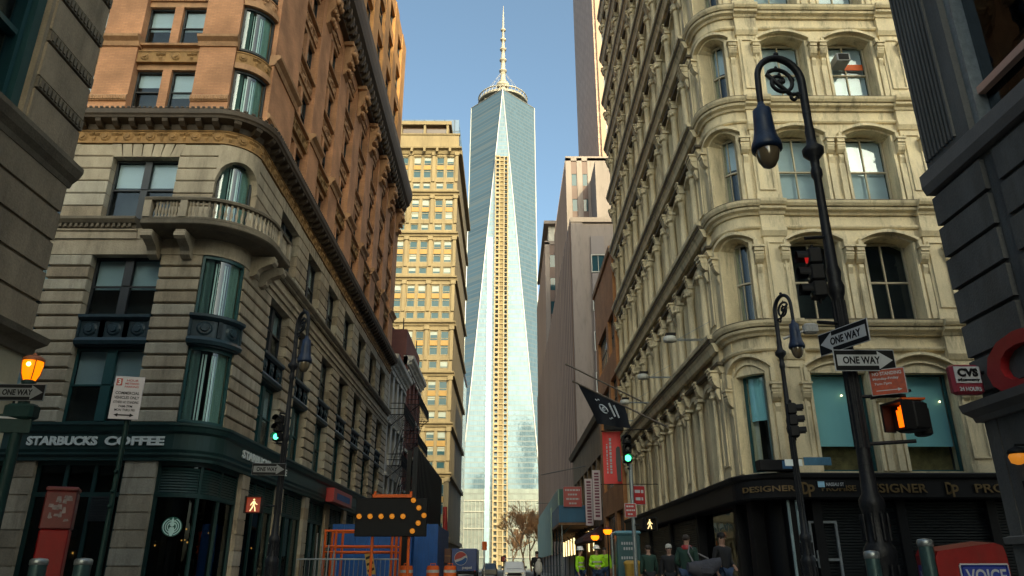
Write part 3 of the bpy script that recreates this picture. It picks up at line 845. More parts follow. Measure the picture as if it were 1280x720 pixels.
def pilaster(s, z0, z1, w=0.78):
    PIL.cut()
    FR.box(PIL, s - w / 2, s + w / 2, -0.3, 0.10, z0, z1)
    FR.box(PIL, s - w / 2 - 0.04, s + w / 2 + 0.04, 0.0, 0.15, z0, z0 + 0.28)
    # raised border leaves a sunk panel
    a, e = s - w / 2 + 0.1, s + w / 2 - 0.1
    FR.box(PIL, a, a + 0.06, 0.10, 0.15, z0 + 0.45, z1 - 0.5); FR.box(PIL, e - 0.06, e, 0.10, 0.15, z0 + 0.45, z1 - 0.5)
    FR.box(PIL, a + 0.06, e - 0.06, 0.10, 0.15, z1 - 0.56, z1 - 0.5); FR.box(PIL, a + 0.06, e - 0.06, 0.10, 0.15, z0 + 0.45, z0 + 0.51)
    FR.sweep(PIL, s - w / 2 - 0.05, s + w / 2 + 0.05, [(0, z1 - 0.3), (0.14, z1 - 0.3), (0.22, z1 - 0.12), (0.22, z1), (0, z1)])
def halfcol(s, z0, z1, r=0.165):
    p0 = FR.P(s, 0.16, z0)
    H_ = z1 - z0
    COLN.cut(); COLN.lathe([(r * 1.35, 0), (r * 1.35, 0.12), (r * 1.1, 0.2), (r * 1.0, 0.25), (r * 0.86, H_ - 0.5), (r * 1.0, H_ - 0.46), (r * 0.9, H_ - 0.42), (r * 1.05, H_ - 0.3), (r * 1.5, H_ - 0.12), (r * 1.5, H_)], p0, 12)
    for a in range(5):
        t = PI + (a - 2) * 0.6
        q = p0 + Vector((math.cos(t) * r * 1.2, math.sin(t) * r * 1.2, H_ - 0.24)); COLN.ball(q, 0.085, 6, 4)

for fl in range(1, 11):
    z0, z1 = ZC[fl - 1], ZC[fl]
    if fl > 1: z0 += 0.0
    ws = wins(fl)
    zent = z1 - 1.02                                  # underside of the entablature
    flat_top = fl == 1
    zspr = (zent - 0.52) if not flat_top else 7.0     # spring of the arches
    rise = 0.26
    front_ok = fl <= 6
    # wall between openings
    prev = S_FAR
    last = ws[-1][1]
    for (a, e, wh) in ws:
        if wh == 'front' and not front_ok: continue
        FR.box(W, prev, a, -0.75, 0.0, z0, z1 - 0.1)
        if flat_top and wh != 'side':
            FR.box(W, a, e, -0.75, -0.05, 7.0, z1 - 0.1)
            FR.hood(W, a - 0.02, e + 0.02, 7.02, 0.3, 0.06, -0.06, 0.03, 10)
        else:
            FR.arch(W, a, e, zspr, rise, z1 - 0.1, -0.75, 0.0, 8)
        FR.box(W, a, e, -0.75, -0.12, z0, z0 + (0.12 if fl > 1 else 0.1))
        prev = e
    FR.box(W, prev, S_RT if front_ok else max(prev + 0.2, RA + 1.0), -0.75, 0.0, z0, z1 - 0.1)
    s_r = S_RT if front_ok else RA + 1.2
    TR.cut(); LED.cut()
    # entablature: lower moulding, frieze, cornice with blocks breaking forward over the pilasters
    FR.sweep(TR, S_FAR, s_r, [(-0.2, zent), (0.06, zent), (0.1, zent + 0.06), (0.1, zent + 0.12), (-0.2, zent + 0.14)])
    FR.sweep(TR, S_FAR, s_r, [(-0.2, z1 - 0.5), (0.08, z1 - 0.5), (0.12, z1 - 0.42), (0.24, z1 - 0.36), (0.27, z1 - 0.28), (-0.2, z1 - 0.28)])
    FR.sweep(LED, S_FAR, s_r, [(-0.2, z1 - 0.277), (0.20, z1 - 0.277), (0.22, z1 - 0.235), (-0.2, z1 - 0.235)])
    FR.sweep(TR, S_FAR, s_r, [(-0.2, z1 - 0.232), (0.30, z1 - 0.232), (0.36, z1 - 0.14), (0.38, z1 - 0.05), (-0.2, z1 - 0.03)])
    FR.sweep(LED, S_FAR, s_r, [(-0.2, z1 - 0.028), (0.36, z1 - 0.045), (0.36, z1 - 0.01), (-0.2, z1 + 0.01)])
    pil = [p for p in SP] + ([p for p in FP] if front_ok else [FP[0]])
    for s in pil:
        FR.sweep(TR, s - 0.46, s + 0.46, [(0, z1 - 0.52), (0.2, z1 - 0.52), (0.24, z1 - 0.42), (0.36, z1 - 0.36), (0.38, z1 - 0.285), (0.33, z1 - 0.28), (0.33, z1 - 0.235), (0.42, z1 - 0.23), (0.48, z1 - 0.14), (0.5, z1 - 0.04), (0.0, z1 + 0.02)])
        FR.box(TR, s - 0.42, s + 0.42, 0, 0.16, zent - 0.02, z1 - 0.5)
        pilaster(s, z0 + 0.02, zent - 0.02)
    # the street side carries a deeper, dirtier shelf
    FR.sweep(TR, S_FAR, -0.45, [(0.2, z1 - 0.62), (0.30, z1 - 0.60), (0.36, z1 - 0.40), (0.44, z1 - 0.30), (0.2, z1 - 0.29)])
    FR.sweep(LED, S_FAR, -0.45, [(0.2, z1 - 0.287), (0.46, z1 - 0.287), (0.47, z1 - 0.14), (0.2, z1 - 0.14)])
    FR.sweep(TR, S_FAR, -0.45, [(0.2, z1 - 0.137), (0.52, z1 - 0.137), (0.54, z1 - 0.0), (0.2, z1 + 0.03)])
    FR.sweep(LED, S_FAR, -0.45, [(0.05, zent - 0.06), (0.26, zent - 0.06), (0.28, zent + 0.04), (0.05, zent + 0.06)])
    # window surrounds
    for (a, e, wh) in ws:
        if wh == 'front' and not front_ok: continue
        zz = zspr
        if wh == 'side':
            HOODS.cut(); FR.hood(HOODS, a - 0.06, e + 0.06, zz + 0.02, rise, 0.16, -0.05, 0.13, 6)
            continue
        if not flat_top:
            HOOD.cut(); FR.hood(HOOD, a - 0.2, e + 0.2, zz + 0.0, rise + 0.08, 0.11, -0.02, 0.2, 10)
        else:
            HOOD.cut(); FR.hood(HOOD, a - 0.2, e + 0.2, 7.15, 0.42, 0.10, -0.02, 0.16, 12)
        for sg_, q in ((-1, a), (1, e)):
            JAMB.cut()
            zz2 = zz + 0.02 if not flat_top else 7.12
            FR.box(HOOD, q + sg_ * 0.20 - 0.055, q + sg_ * 0.20 + 0.055, 0, 0.2, zz2 - 0.45, zz2 + 0.02)
            console(q + sg_ * 0.26, (zz - 0.28) if not flat_top else 6.55)
            FR.box(JAMB, q + sg_ * 0.06 - 0.05, q + sg_ * 0.06 + 0.05, 0, 0.07, z0 + 0.1, zz)
            FR.box(JAMB, q + sg_ * 0.27 - 0.10, q + sg_ * 0.27 + 0.10, 0, 0.08, z0 + 0.1, zz - 1.2)
            FR.box(JAMB, q + sg_ * 0.50 - 0.06, q + sg_ * 0.50 + 0.06, 0, 0.05, zz - 0.62, zz - 0.50) if not flat_top else None
    # columns and consoles along the street side
    for k in range(4):
        c = SP[k] - 2.675
        for d in (-2.03, 0.0, 2.03):
            halfcol(c + d, z0 + 0.05, zspr - 0.02, 0.165 if fl > 1 else 0.085)
            FR.box(COLN, c + d - 0.3, c + d + 0.3, 0, 0.30, zspr - 0.02, zspr + 0.08)
            console(c + d, zent - 0.02, 0.02, 0.3, 0.45, CONS)
    for k, s in enumerate(SP): console(s, zent - 0.25, 0.14, 0.34, 0.95, CONS)
    # windows
    for (a, e, wh) in ws:
        if wh == 'front' and not front_ok: continue
        if wh == 'side' and fl >= 10 : continue
        if fl == 1:
            fo = window(FR, RB, a + 0.03, e - 0.03, z0 + 0.1, 7.03, -0.45 if wh == 'side' else -0.3, 'cream_frame' if wh == 'side' else 'teal_frame', 'glass', kind='plain', blind=0.72 if wh == 'front' else (0.45 if wh == 'corner' else 0.3), bm='blind_teal')
        else:
            window(FR, RB, a + 0.02, e - 0.02, z0 + 0.1, zspr + 0.18, -0.5, 'cream_frame', 'glass', kind='sash4', blind=(random.choice([0, 0.5, 0.8, 0.95]) if wh == 'side' else (0.0 if fl == 2 else random.choice([0.9, 0.95, 0.8]) if wh == 'front' else 0.4)))
W.build('iron_wall', M['cream'], RB)
TR.build_each('cornice', M['cream'], RB)
LED.build_each('dirty_ledge', M['cream_dirty'], RB)
PIL.build_each('pilaster', M['cream'], RB)
HOOD.build_each('window_hood', M['cream'], RB)
HOODS.build_each('arch_moulding', M['cream'], RB)
JAMB.build_each('jamb_moulding', M['cream'], RB)
CON.build_each('console', M['cream'], RB)
CONS.build_each('scroll_console', M['cream'], RB)
COLN.build_each('half_column', M['cream'], RB)
# lit office ceiling strips seen in the corner window of the second floor
b = MB()
for z in (4.55, 5.05, 5.55, 5.75): 
    x0 = 8.75 + random.uniform(-0.1, 0.1)
    b.cut(); b.box(x0 - 0.12, x0 + 0.22, 24.0, 24.04, z, z + 0.05)
b.build_each('ceiling_light', M['warm_lit'], RB)
b = MB()
for (x, z) in ((11.0, 6.3), (14.2, 6.1), (11.5, 5.9)): b.cut(); b.ball((x, 23.82, z), 0.03, 6, 4)
b.build_each('pendant_bulb', emit('bulb_warm', (1.0, 0.8, 0.5), 2.5), RB)
b = MB()
for x in (10.85, 13.6): b.cut(); b.box(x - 0.85, x + 0.85, 24.25, 24.3, 3.9, 4.7)
b.build_each('back_room_wall', mat('office_ochre', (0.28, 0.19, 0.07), 0.8, 0.6, 2.5, 1, 0), RB)

# black shop fascia and shutters of the ground floor
b = MB()
FR.sweep(b, S_FAR, S_RT, [(-0.5, 2.98), (0.30, 2.98), (0.34, 3.02), (0.34, 3.55), (0.42, 3.60), (0.44, 3.70), (0.42, 3.74), (-0.5, 3.78)])
b.build('shop_fascia', M['black'], RB)
b = MB()
for s in (S_FAR, *[SP[k] - 0.3 for k in range(5)], 0.1, RA - 0.15, rx(9.4), rx(12.0), rx(14.8), rx(17.6), S_RT - 0.3):
    b.cut(); FR.box(b, s, s + 0.28, -0.5, -0.02, 0.13, 2.98)
b.build_each('shop_post', M['black'], RB)
b = MB()
s = S_FAR + 0.3
FR.box(b, S_FAR, S_RT, -0.75, -0.60, 0.1, 2.98)
b.build('dark_shop_wall', M['sign_black'], RB)
b = MB()
for (q0, q1) in ((rx(9.68), rx(12.0)), (rx(12.3), rx(14.8)), (rx(15.1), rx(20)), (S_FAR, -6.9)):
    b.cut(); z = 0.2
    while z < 2.9:
        FR.sweep(b, q0, q1, [(-0.2, z), (-0.16, z + 0.02), (-0.16, z + 0.06), (-0.2, z + 0.08)]); z += 0.085
b.build_each('roll_shutter', mat('dark_shutter', (0.022, 0.026, 0.028), 0.45, 0.3, 3, 0.5, 0.1, metal=0.3), RB)
b = MB()
for s in (rx(9.0) - 0.35, rx(9.0) - 0.1): b.tube([FR.P(s, 0.05, 0.13), FR.P(s, 0.05, 2.95)], 0.045, 8)
b.build('door_post', mat('pale_teal_post', (0.22, 0.30, 0.31), 0.4, 0.15, 5, 1, 0), RB)
dm = MB()
for q in (rx(9.25), rx(10.05)): FR.box(dm, q, q + 0.07, -0.15, -0.08, 0.13, 2.35)
FR.box(dm, rx(9.32), rx(10.05), -0.15, -0.08, 2.28, 2.35); FR.box(dm, rx(9.32), rx(10.05), -0.15, -0.08, 1.2, 1.27)
d_ = dm.build('shop_door', mat('grey_door_frame', (0.20, 0.22, 0.23), 0.45, 0.2, 5, 1, 0), RB)
h = MB(); FR.box(h, rx(9.36), rx(9.4), -0.07, -0.02, 1.0, 1.5); h.build('handle', M['steel'], d_)
# side: shop glass, lattice gate
b = MB(); FR.box(b, -6.6, -0.2, -0.35, -0.34, 0.4, 2.95); b.build('shop_pane', M['glass_dark'], RB)
b = MB()
for k in range(26):
    s = -2.6 + k * 0.1; b.tube([FR.P(s, -0.3, 0.15), FR.P(s + 0.4 if s + 0.4 < 0 else 0, -0.3, 1.0), FR.P(s, -0.3, 1.9), FR.P(min(s + 0.4, 0), -0.3, 2.9)], 0.008, 4)
b.build('lattice_gate', M['iron'], RB)
p0 = FR.P(-4.4, -0.5, 2.15); b = MB(); b.ball(p0, 0.13, 10, 6, sc=(0.3, 1.5, 0.8)); b.build('neon_oval', emit('neon_red_orange', (1.0, 0.16, 0.03), 1.2), RB)
# gilded names on the fascia
def gilt(txt, c, w, h): return facade_letters(FR, RB, 'gilt_lettering', txt, M['gold'], c - w / 2, c + w / 2, 0.35, 3.28, h, 0.015, 0.03)
gilt('DESIGNER', rx(8.02) + 0.15, 1.25, 0.17); gilt('PROMISE', rx(10.15), 1.05, 0.17)
gilt('DESIGNER', rx(11.85), 2.0, 0.26); gilt('PROMISE', rx(15.3), 1.95, 0.26)
for (c, h) in ((rx(9.2), 0.36), (rx(13.6), 0.36)):
    gilt('D', c - 0.07, 0.2, h)
    o = facade_letters(FR, RB, 'gilt_lettering', 'P', M['gold'], c - 0.02, c + 0.18, 0.40, 3.20, h, 0.015, 0.03)

# one air conditioner, a pigeon-guard rail and the black box on the second-floor sill
AC = thing('air_conditioner', 'boxy grey window air conditioner wedged in an upper cream window', 'air conditioner', (13.05, 23.6, 20.0))
b = MB(); b.rbox(12.72, 13.24, 23.35, 23.98, 19.3, 19.66, 0.025); b.build('casing', mat('ac_grey', (0.24, 0.25, 0.26), 0.5, 0.1, 5, 1, 0), AC)
b = MB(); b.box(12.78, 13.18, 23.335, 23.348, 19.35, 19.61)
for k in range(6): b.box(12.80, 13.16, 23.325, 23.334, 19.37 + k * 0.04, 19.385 + k * 0.04)
b.build('grille', M['black'], AC)
b = MB(); b.box(13.25, 13.98, 23.95, 23.98, 19.3, 19.56); tag(b.build('window_board', M['orange']), 'orange board closing the window gap beside the air conditioner', 'board')
SB = thing('sill_box', 'long black planter box on the ledge under the lit corner window', 'planter box', (8.3, 23.0, 3.78))
b = MB(); b.rbox(7.75, 8.95, 22.98, 23.38, 3.79, 4.12, 0.02); b.build('box', M['black'], SB)
b = MB(); b.box(8.45, 8.93, 22.965, 22.978, 3.84, 4.08); b.build('blue_panel', mat('panel_blue', (0.03, 0.10, 0.20), 0.4, 0.2, 3, 1, 0), SB)
# flood lights on twin arms
def flood(y, z, i, lab):
    t = thing('flood_light', lab, 'floodlight', (7.65, y, z), 0, 'floodlights on twin arms along the cream facade')
    b = MB()
    for d in (0.0, 0.16): b.tube([(7.75, y + d, z), (6.15, y + d, z)], 0.02, 6)
    b.tube([(7.6, y + 0.08, z + 0.75), (6.35, y + 0.08, z + 0.05)], 0.008, 4)
    b.build('arm', M['steel'], t)
    b = MB(); b.lathe([(0.10, -0.12), (0.17, -0.1), (0.19, 0.0), (0.16, 0.1), (0.05, 0.16)], (6.0, y + 0.08, z + 0.02), 12, sx=1.4)
    b.build('head', mat('grey_lamp_housing', (0.42, 0.42, 0.38), 0.4, 0.2, 6, 1, 0), t)
    b = MB(); b.box(5.85, 6.2, y - 0.06, y + 0.2, z + 0.14, z + 0.24); b.build('ballast', M['black'], t)
flood(25.9, 8.85, 0, 'floodlight on twin arms closest to the rounded corner')
flood(31.6, 8.85, 1, 'floodlight on twin arms second from the rounded corner')
flood(36.9, 8.85, 2, 'floodlight on twin arms third from the rounded corner')
flood(41.8, 8.85, 3, 'floodlight on twin arms farthest from the rounded corner')
# ================================================================== the tall glass tower
def curtain_mat(name, base, dark, fz=4.0, fx=1.6, rough=0.07, line=0.22, vline=0.07, metal=0.75):
    m, nt, b = _new(name)
    N, L = nt.nodes, nt.links
    tc = N.new('ShaderNodeTexCoord'); sp = N.new('ShaderNodeSeparateXYZ'); L.new(tc.outputs['Object'], sp.inputs[0])
    def math_(op, a, bv):
        n = N.new('ShaderNodeMath'); n.operation = op
        if hasattr(a, 'node'): L.new(a, n.inputs[0])
        else: n.inputs[0].default_value = a
        if hasattr(bv, 'node'): L.new(bv, n.inputs[1])
        else: n.inputs[1].default_value = bv
        return n.outputs[0]
    z = math_('DIVIDE', sp.outputs[2], fz)
    hx = math_('DIVIDE', math_('ADD', sp.outputs[0], sp.outputs[1]), fx)
    lz = math_('LESS_THAN', math_('FRACT', z, 0), line)
    lx = math_('LESS_THAN', math_('FRACT', hx, 0), vline)
    ln = math_('MAXIMUM', lz, lx)
    cb = N.new('ShaderNodeCombineXYZ'); L.new(math_('FLOOR', hx, 0), cb.inputs[0]); L.new(math_('FLOOR', z, 0), cb.inputs[1])
    wn_ = N.new('ShaderNodeTexWhiteNoise'); wn_.noise_dimensions = '2D'; L.new(cb.outputs[0], wn_.inputs['Vector'])
    mx = N.new('ShaderNodeMix'); mx.data_type = 'RGBA'
    mx.inputs['A'].default_value = (*[c * 0.86 for c in base], 1); mx.inputs['B'].default_value = (*[min(1, c * 1.1) for c in base], 1)
    L.new(wn_.outputs['Value'], mx.inputs['Factor'])
    m2 = N.new('ShaderNodeMix'); m2.data_type = 'RGBA'; m2.inputs['B'].default_value = (*dark, 1)
    L.new(ln, m2.inputs['Factor']); L.new(mx.outputs['Result'], m2.inputs['A'])
    L.new(m2.outputs['Result'], b.inputs['Base Color'])
    L.new(math_('SUBTRACT', metal, math_('MULTIPLY', ln, metal * 0.55)), b.inputs['Metallic'])
    rr = math_('ADD', math_('MULTIPLY', ln, 0.05), rough); L.new(rr, b.inputs['Roughness'])
    n1 = N.new('ShaderNodeTexNoise'); n1.inputs['Scale'].default_value = 0.09; n1.inputs['Detail'].default_value = 3
    L.new(tc.outputs['Object'], n1.inputs['Vector'])
    bp = N.new('ShaderNodeBump'); bp.inputs['Strength'].default_value = 0.25; bp.inputs['Distance'].default_value = 0.5
    L.new(n1.outputs['Fac'], bp.inputs['Height']); L.new(bp.outputs[0], b.inputs['Normal'])
    return m
TCX, TCY, TH = -4.6, 605.0, 30.5
TW = thing('glass_skyscraper', 'tallest glass tower with tapering facets, ring and spire at the end of the street', 'skyscraper', (TCX, TCY, 0))
tower_glass = curtain_mat('tower_glass', (0.095, 0.155, 0.205), (0.115, 0.145, 0.165), line=0.26, vline=0.12, metal=0.28)
def tpt(x, y, z): return (TCX + x, TCY + y, z)
B_ = [tpt(-TH, -TH, 57), tpt(TH, -TH, 57), tpt(TH, TH, 57), tpt(-TH, TH, 57)]
T_ = [tpt(0, -TH, 417), tpt(TH, 0, 417), tpt(0, TH, 417), tpt(-TH, 0, 417)]
b = MB()
for i in range(4):
    j = (i + 1) % 4
    b.add([B_[i], B_[j], T_[i]], [(0, 1, 2)]); b.add([T_[i], T_[j], B_[j]], [(0, 2, 1)])
b.add(T_, [(0, 1, 2, 3)]); b.add(B_, [(3, 2, 1, 0)])
b.build('glass_facets', tower_glass, TW)
b = MB()
for i in range(4):
    j = (i + 1) % 4
    b.tube([B_[i], T_[i]], 0.55, 6); b.tube([B_[j], T_[i]], 0.55, 6); b.tube([T_[i], T_[j]], 0.5, 6)
b.build('edge_trim', mat('tower_edge_steel', (0.34, 0.34, 0.33), 0.35, 0.05, 0.1, 1, 0, metal=0.5), TW)
b = MB(); b.box(TCX - TH, TCX + TH, TCY - TH, TCY + TH, 0, 57)
b.build('podium', curtain_mat('podium_glass', (0.15, 0.175, 0.17), (0.10, 0.11, 0.108), 4.4, 3.0, 0.25, 0.2, 0.12, 0.4), TW)
b = MB()
for k in range(22):
    x = TCX - TH + 2.8 * k + 0.4
    b.cut(); b.box(x, x + 0.35, TCY - TH - 0.8, TCY - TH, 8, 48)
for z in (8, 28, 40, 48): b.cut(); b.box(TCX - TH, TCX + TH, TCY - TH - 1.0, TCY - TH, z, z + 0.8)
b.build_each('podium_fin', mat('podium_fin_steel', (0.20, 0.20, 0.18), 0.5, 0.1, 0.1, 1, 0), TW)
# the crown: a round lattice ring on legs, then the mast with its collars
b = MB()
for (r, z) in ((23.5, 421), (23.5, 426.5), (20.5, 423.5)):
    b.tube([(TCX + r * math.cos(2 * PI * k / 40), TCY + r * math.sin(2 * PI * k / 40), z) for k in range(41)], 0.7, 6, cap=False)
for k in range(40):
    a = 2 * PI * k / 40; a2 = 2 * PI * (k + 0.5) / 40
    c0 = (TCX + 23.5 * math.cos(a), TCY + 23.5 * math.sin(a)); c1 = (TCX + 23.5 * math.cos(a2), TCY + 23.5 * math.sin(a2))
    b.tube([(*c0, 421), (*c1, 426.5)], 0.3, 4)
    if k % 4 == 0: b.tube([(*c0, 421), (TCX + 17 * math.cos(a), TCY + 17 * math.sin(a), 417)], 0.45, 4)
b.lathe([(20.5, 0), (23, 0.2), (23, 1.0), (20.5, 1.2)], (TCX, TCY, 422.5), 40)
b.build('crown_ring', mat('ring_steel', (0.36, 0.33, 0.28), 0.5, 0.15, 0.2, 1, 0, metal=0.3), TW)
b = MB()
prof = [(5.0, 417), (4.2, 430), (2.9, 431), (2.7, 446)]
for i, z in enumerate((446, 459, 472, 485, 497, 509)):
    r = 2.6 - 0.3 * i
    prof += [(r, z), (r + 1.5, z + 0.6), (r + 1.5, z + 1.8), (r - 0.1, z + 2.4)]
prof += [(0.9, 520), (0.7, 530), (0.35, 535), (0.25, 541)]
b.lathe(prof, (TCX, TCY, 0), 14)
for k in range(8):
    a = 2 * PI * k / 8 + 0.2
    b.tube([(TCX + 22 * math.cos(a), TCY + 22 * math.sin(a), 425), (TCX + 2 * math.cos(a), TCY + 2 * math.sin(a), 458)], 0.12, 4)
b.lathe([(4.5, 0), (6.2, 1.0), (6.2, 3.5), (4.5, 4.5)], (TCX, TCY, 441), 16)
b.build('spire', mat('spire_steel', (0.36, 0.32, 0.26), 0.5, 0.1, 0.2, 1, 0), TW)
# builders' hoist climbing the middle of the facing facet
HO = thing('construction_hoist', 'yellow builders hoist climbing the middle of the glass tower', 'hoist', (TCX, TCY - TH, 0))
b = MB()
y0, y1 = TCY - TH - 4.2, TCY - TH - 0.9
for x in (-5.6, -2.2, 1.8, 5.0):
    b.box(TCX + x - 0.5, TCX + x + 0.5, y0, y0 + 0.7, 0, 343); b.box(TCX + x - 0.3, TCX + x + 0.3, y1 - 0.6, y1, 0, 343)
hoist_m = mat('hoist_ochre', (0.24, 0.18, 0.10), 0.6, 0.3, 0.15, 0.5, 0.0)
b.build('mast', hoist_m, HO)
b = MB(); z = 6.0
while z < 343:
    b.cut(); b.box(TCX - 6.0, TCX + 5.4, y0 - 0.12, y1, z, z + 0.55); b.box(TCX - 6.0, TCX - 2.2 + random.uniform(-1.2, 1.0), y0 - 0.2, y0 - 0.121, z + 0.5, z + random.uniform(1.0, 1.9))
    z += 4.1
b.build_each('platform', hoist_m, HO)
b = MB(); b.box(TCX - 1.8, TCX + 1.7, y0 + 0.8, y1 - 0.65, 3, 342); b.build('shaft_netting', mat('hoist_netting', (0.16, 0.12, 0.06), 0.8, 0.4, 0.2, 0.3, 0), HO)
b = MB(); b.box(TCX - 12.0, TCX - 8.0, y1 - 0.5, y1 + 0.85, 0, 265); b.build('cladding_strip', curtain_mat('strip_glass', (0.30, 0.42, 0.52), (0.2, 0.27, 0.32), 4.1, 2.0, 0.2, 0.3, 0.2, 0.5), HO)

# ================================================================== sunlit tan office block
TB = thing('tan_office_block', 'sunlit tan limestone office block with paired windows and ledges', 'building', (-23, 142, 0))
TX1, TY = -10.9, 142.0
FT = line_facade(TX1, TY, 1, 0)      # s = x - TX1
tz = [6.0, 17.6, 27.0, 37.0, 47.4, 57.2, 67.2, 77.0, 87.6]
TPC = [-2.75 - 5.05 * k for k in range(6)]
b = MB()
b.box(-42, TX1 - 0.4, TY + 1.2, TY + 40, 0, 88)
for i in range(len(tz)):
    z0 = tz[i - 1] if i else 0.0; z1 = tz[i]; h = z1 - z0
    prev = 0.0
    for c in TPC:
        FT.box(b, c + 1.95, prev, -0.9, 0, z0, z1); prev = c - 1.95
        FT.box(b, c - 1.95, c + 1.95, -0.9, -0.05, z0, z0 + 0.09 * h)
        FT.box(b, c - 1.95, c + 1.95, -0.9, -0.05, z0 + 0.25 * h, z0 + 0.35 * h); FT.box(b, c - 1.95, c + 1.95, -0.9, -0.05, z0 + 0.85 * h, z1)
        FT.box(b, c - 0.28, c + 0.28, -0.9, -0.08, z0 + 0.09 * h, z0 + 0.85 * h)
    FT.box(b, -31, prev, -0.9, 0, z0, z1)
b.box(-42, TX1, TY + 0.0, TY + 40, 87.6, 88.2)
FT.box(b, -31, 0.1, -0.9, 0.1, 88.2, 91.4)
b.box(TX1 - 0.5, TX1, TY + 0.9, TY + 40, 0, 91.4)
b.build('limestone_wall', M['tan'], TB)
b = MB()
for i, z in enumerate(tz):
    last = i == len(tz) - 1; b.cut()
    k = 1.6 if last else 1.0
    FT.sweep(b, -31, 0.5 * k, [(-0.3, z - 0.7 * k), (0.2, z - 0.65 * k), (0.35 * k, z - 0.3), (0.75 * k, z - 0.1), (0.8 * k, z + 0.2), (-0.3, z + 0.35)])
    b.box(TX1, TX1 + 0.55 * k, TY + 0.3, TY + 40, z - 0.6 * k, z + 0.2)
    for c in TPC + [TPC[0] + 5.05]:
        q = c - 2.52
        if q < -30: continue
        if i: FT.box(b, q - 0.32, q + 0.32, 0, 0.3, tz[i - 1] + 0.25 * (z - tz[i - 1]), z - 0.9)
        FT.box(b, q - 0.5, q + 0.5, 0, 0.5, z - 1.5, z - 0.7)
b.cut(); FT.sweep(b, -31, 0.3, [(-0.3, 91.3), (0.3, 91.4), (0.4, 91.7), (-0.3, 91.8)])
for s in range(11): FT.box(b, -30 + s * 2.8, -29.5 + s * 2.8, 0.8, 1.35, 86.6, 87.5)
b.build_each('ledge', M['tan'], TB)
och_f = mat('pale_ochre_frame', (0.22, 0.185, 0.12), 0.6, 0.1, 0.5, 1, 0)
och = mat('ochre_window_panel', (0.24, 0.135, 0.03), 0.6, 0.15, 0.5, 1, 0)
fb = mat('far_blind', (0.22, 0.25, 0.24), 0.6, 0.1, 0.3, 1, 0)
rt = random.Random(5)
for i in range(1, len(tz)):
    z0, z1 = tz[i - 1], tz[i]; h = z1 - z0
    for c in TPC[:5]:
        for (a, e) in ((c - 1.9, c - 0.3), (c + 0.3, c + 1.9)):
            for (nm, za, zb) in (('window', z0 + 0.36 * h, z0 + 0.84 * h), ('small_window', z0 + 0.10 * h, z0 + 0.24 * h)):
                f = MB(); zm = (za + zb) / 2; big = nm == 'window'
                for q in (a, e - 0.1): FT.box(f, q, q + 0.1, -0.45, -0.3, za, zb)
                for zz in ((za, zb - 0.1, zm + 0.9, zm - 1.0) if big else (za, zb - 0.1)): FT.box(f, a, e, -0.45, -0.28, zz, zz + 0.1)
                fo = f.build(nm, och_f, TB)
                g = MB()
                if big:
                    g.cut(); FT.box(g, a, e, -0.5, -0.4, za, zm - 0.55); g.cut(); FT.box(g, a, e, -0.5, -0.4, zm + 0.55, zb); g.build_each('pane', M['far_glass'], fo)
                    p = MB(); FT.box(p, a, e, -0.5, -0.2, zm - 0.55, zm + 0.55); p.build('panel', och, fo)
                    if rt.random() < 0.6:
                        p = MB(); FT.box(p, a + 0.12, e - 0.12, -0.41, -0.395, zb - rt.uniform(0.4, 1.5), zb - 0.1); p.build('blind', fb, fo)
                    if rt.random() < 0.35:
                        p = MB(); FT.box(p, a + 0.12, e - 0.12, -0.41, -0.395, zm - 1.0 - rt.uniform(0.2, 1.0), zm - 0.6); p.build('blind', fb, fo)
                else:
                    FT.box(g, a, e, -0.5, -0.4, za, zb); g.build('pane', M['far_glass'], fo)
                    if rt.random() < 0.4:
                        p = MB(); FT.box(p, a + 0.12, e - 0.12, -0.41, -0.395, za + rt.uniform(0.3, 0.9), zb - 0.1); p.build('blind', fb, fo)
b = MB()
b.box(-42, -12.8, TY + 2.2, TY + 30, 91.4, 92.4); b.box(-42, -12.8, TY + 2.0, TY + 30, 95.6, 96.5)
for x in (-13.4, -18.6, -24, -29): b.box(x - 0.5, x, TY + 2.2, TY + 3.0, 92.4, 95.6)
b.build('penthouse', M['tan'], TB)
b = MB(); b.box(-41, -13.3, TY + 3.0, TY + 29, 92.4, 95.6); b.build('penthouse_pane', gloss_mat('penthouse_glass', (0.06, 0.035, 0.02), 0.15, 0.02), TB)
b = MB(); b.box(-44, -11.6, TY + 9, TY + 34, 88.4, 101.5); b.build('rooftop_glass_box', curtain_mat('roof_glass', (0.10, 0.14, 0.20), (0.05, 0.07, 0.10), 3.5, 2.4, 0.1, 0.12, 0.12, 0.4), TB)

# slim buildings between the tan block and the tower
def slab(name, label, x0, x1, y0, y1, h, m, trim=None, cat='building'):
    t = thing(name, label, cat, ((x0 + x1) / 2, (y0 + y1) / 2, 0))
    b = MB(); b.box(x0, x1, y0, y1, 0, h); b.build('wall', m, t)
    b = MB(); b.box(x0 - 0.3, x1 + 0.3, y0 - 0.3, y1 + 0.3, h, h + 0.8)
    b.box(x0 + 1.5, x1 - 1.5, y0 + 2, y1 - 3, h + 0.8, h + 3.2)
    b.build('roof', trim or M['pink_dark'], t)
    return t
slab('glass_office_block', 'slim dark teal glass block behind the sunlit tan block', -24, -14.6, 236, 262, 62, curtain_mat('teal_curtain', (0.16, 0.28, 0.32), (0.30, 0.33, 0.33), 3.6, 2.2, 0.12, 0.3, 0.15, 0.5))
slab('yellow_brick_block', 'narrow yellowish block just left of the glass tower base', -36, -21.5, 330, 350, 92, curtain_mat('yellow_grid', (0.42, 0.33, 0.18), (0.12, 0.12, 0.11), 3.8, 2.6, 0.6, 0.45, 0.3, 0.0), M['tan'])

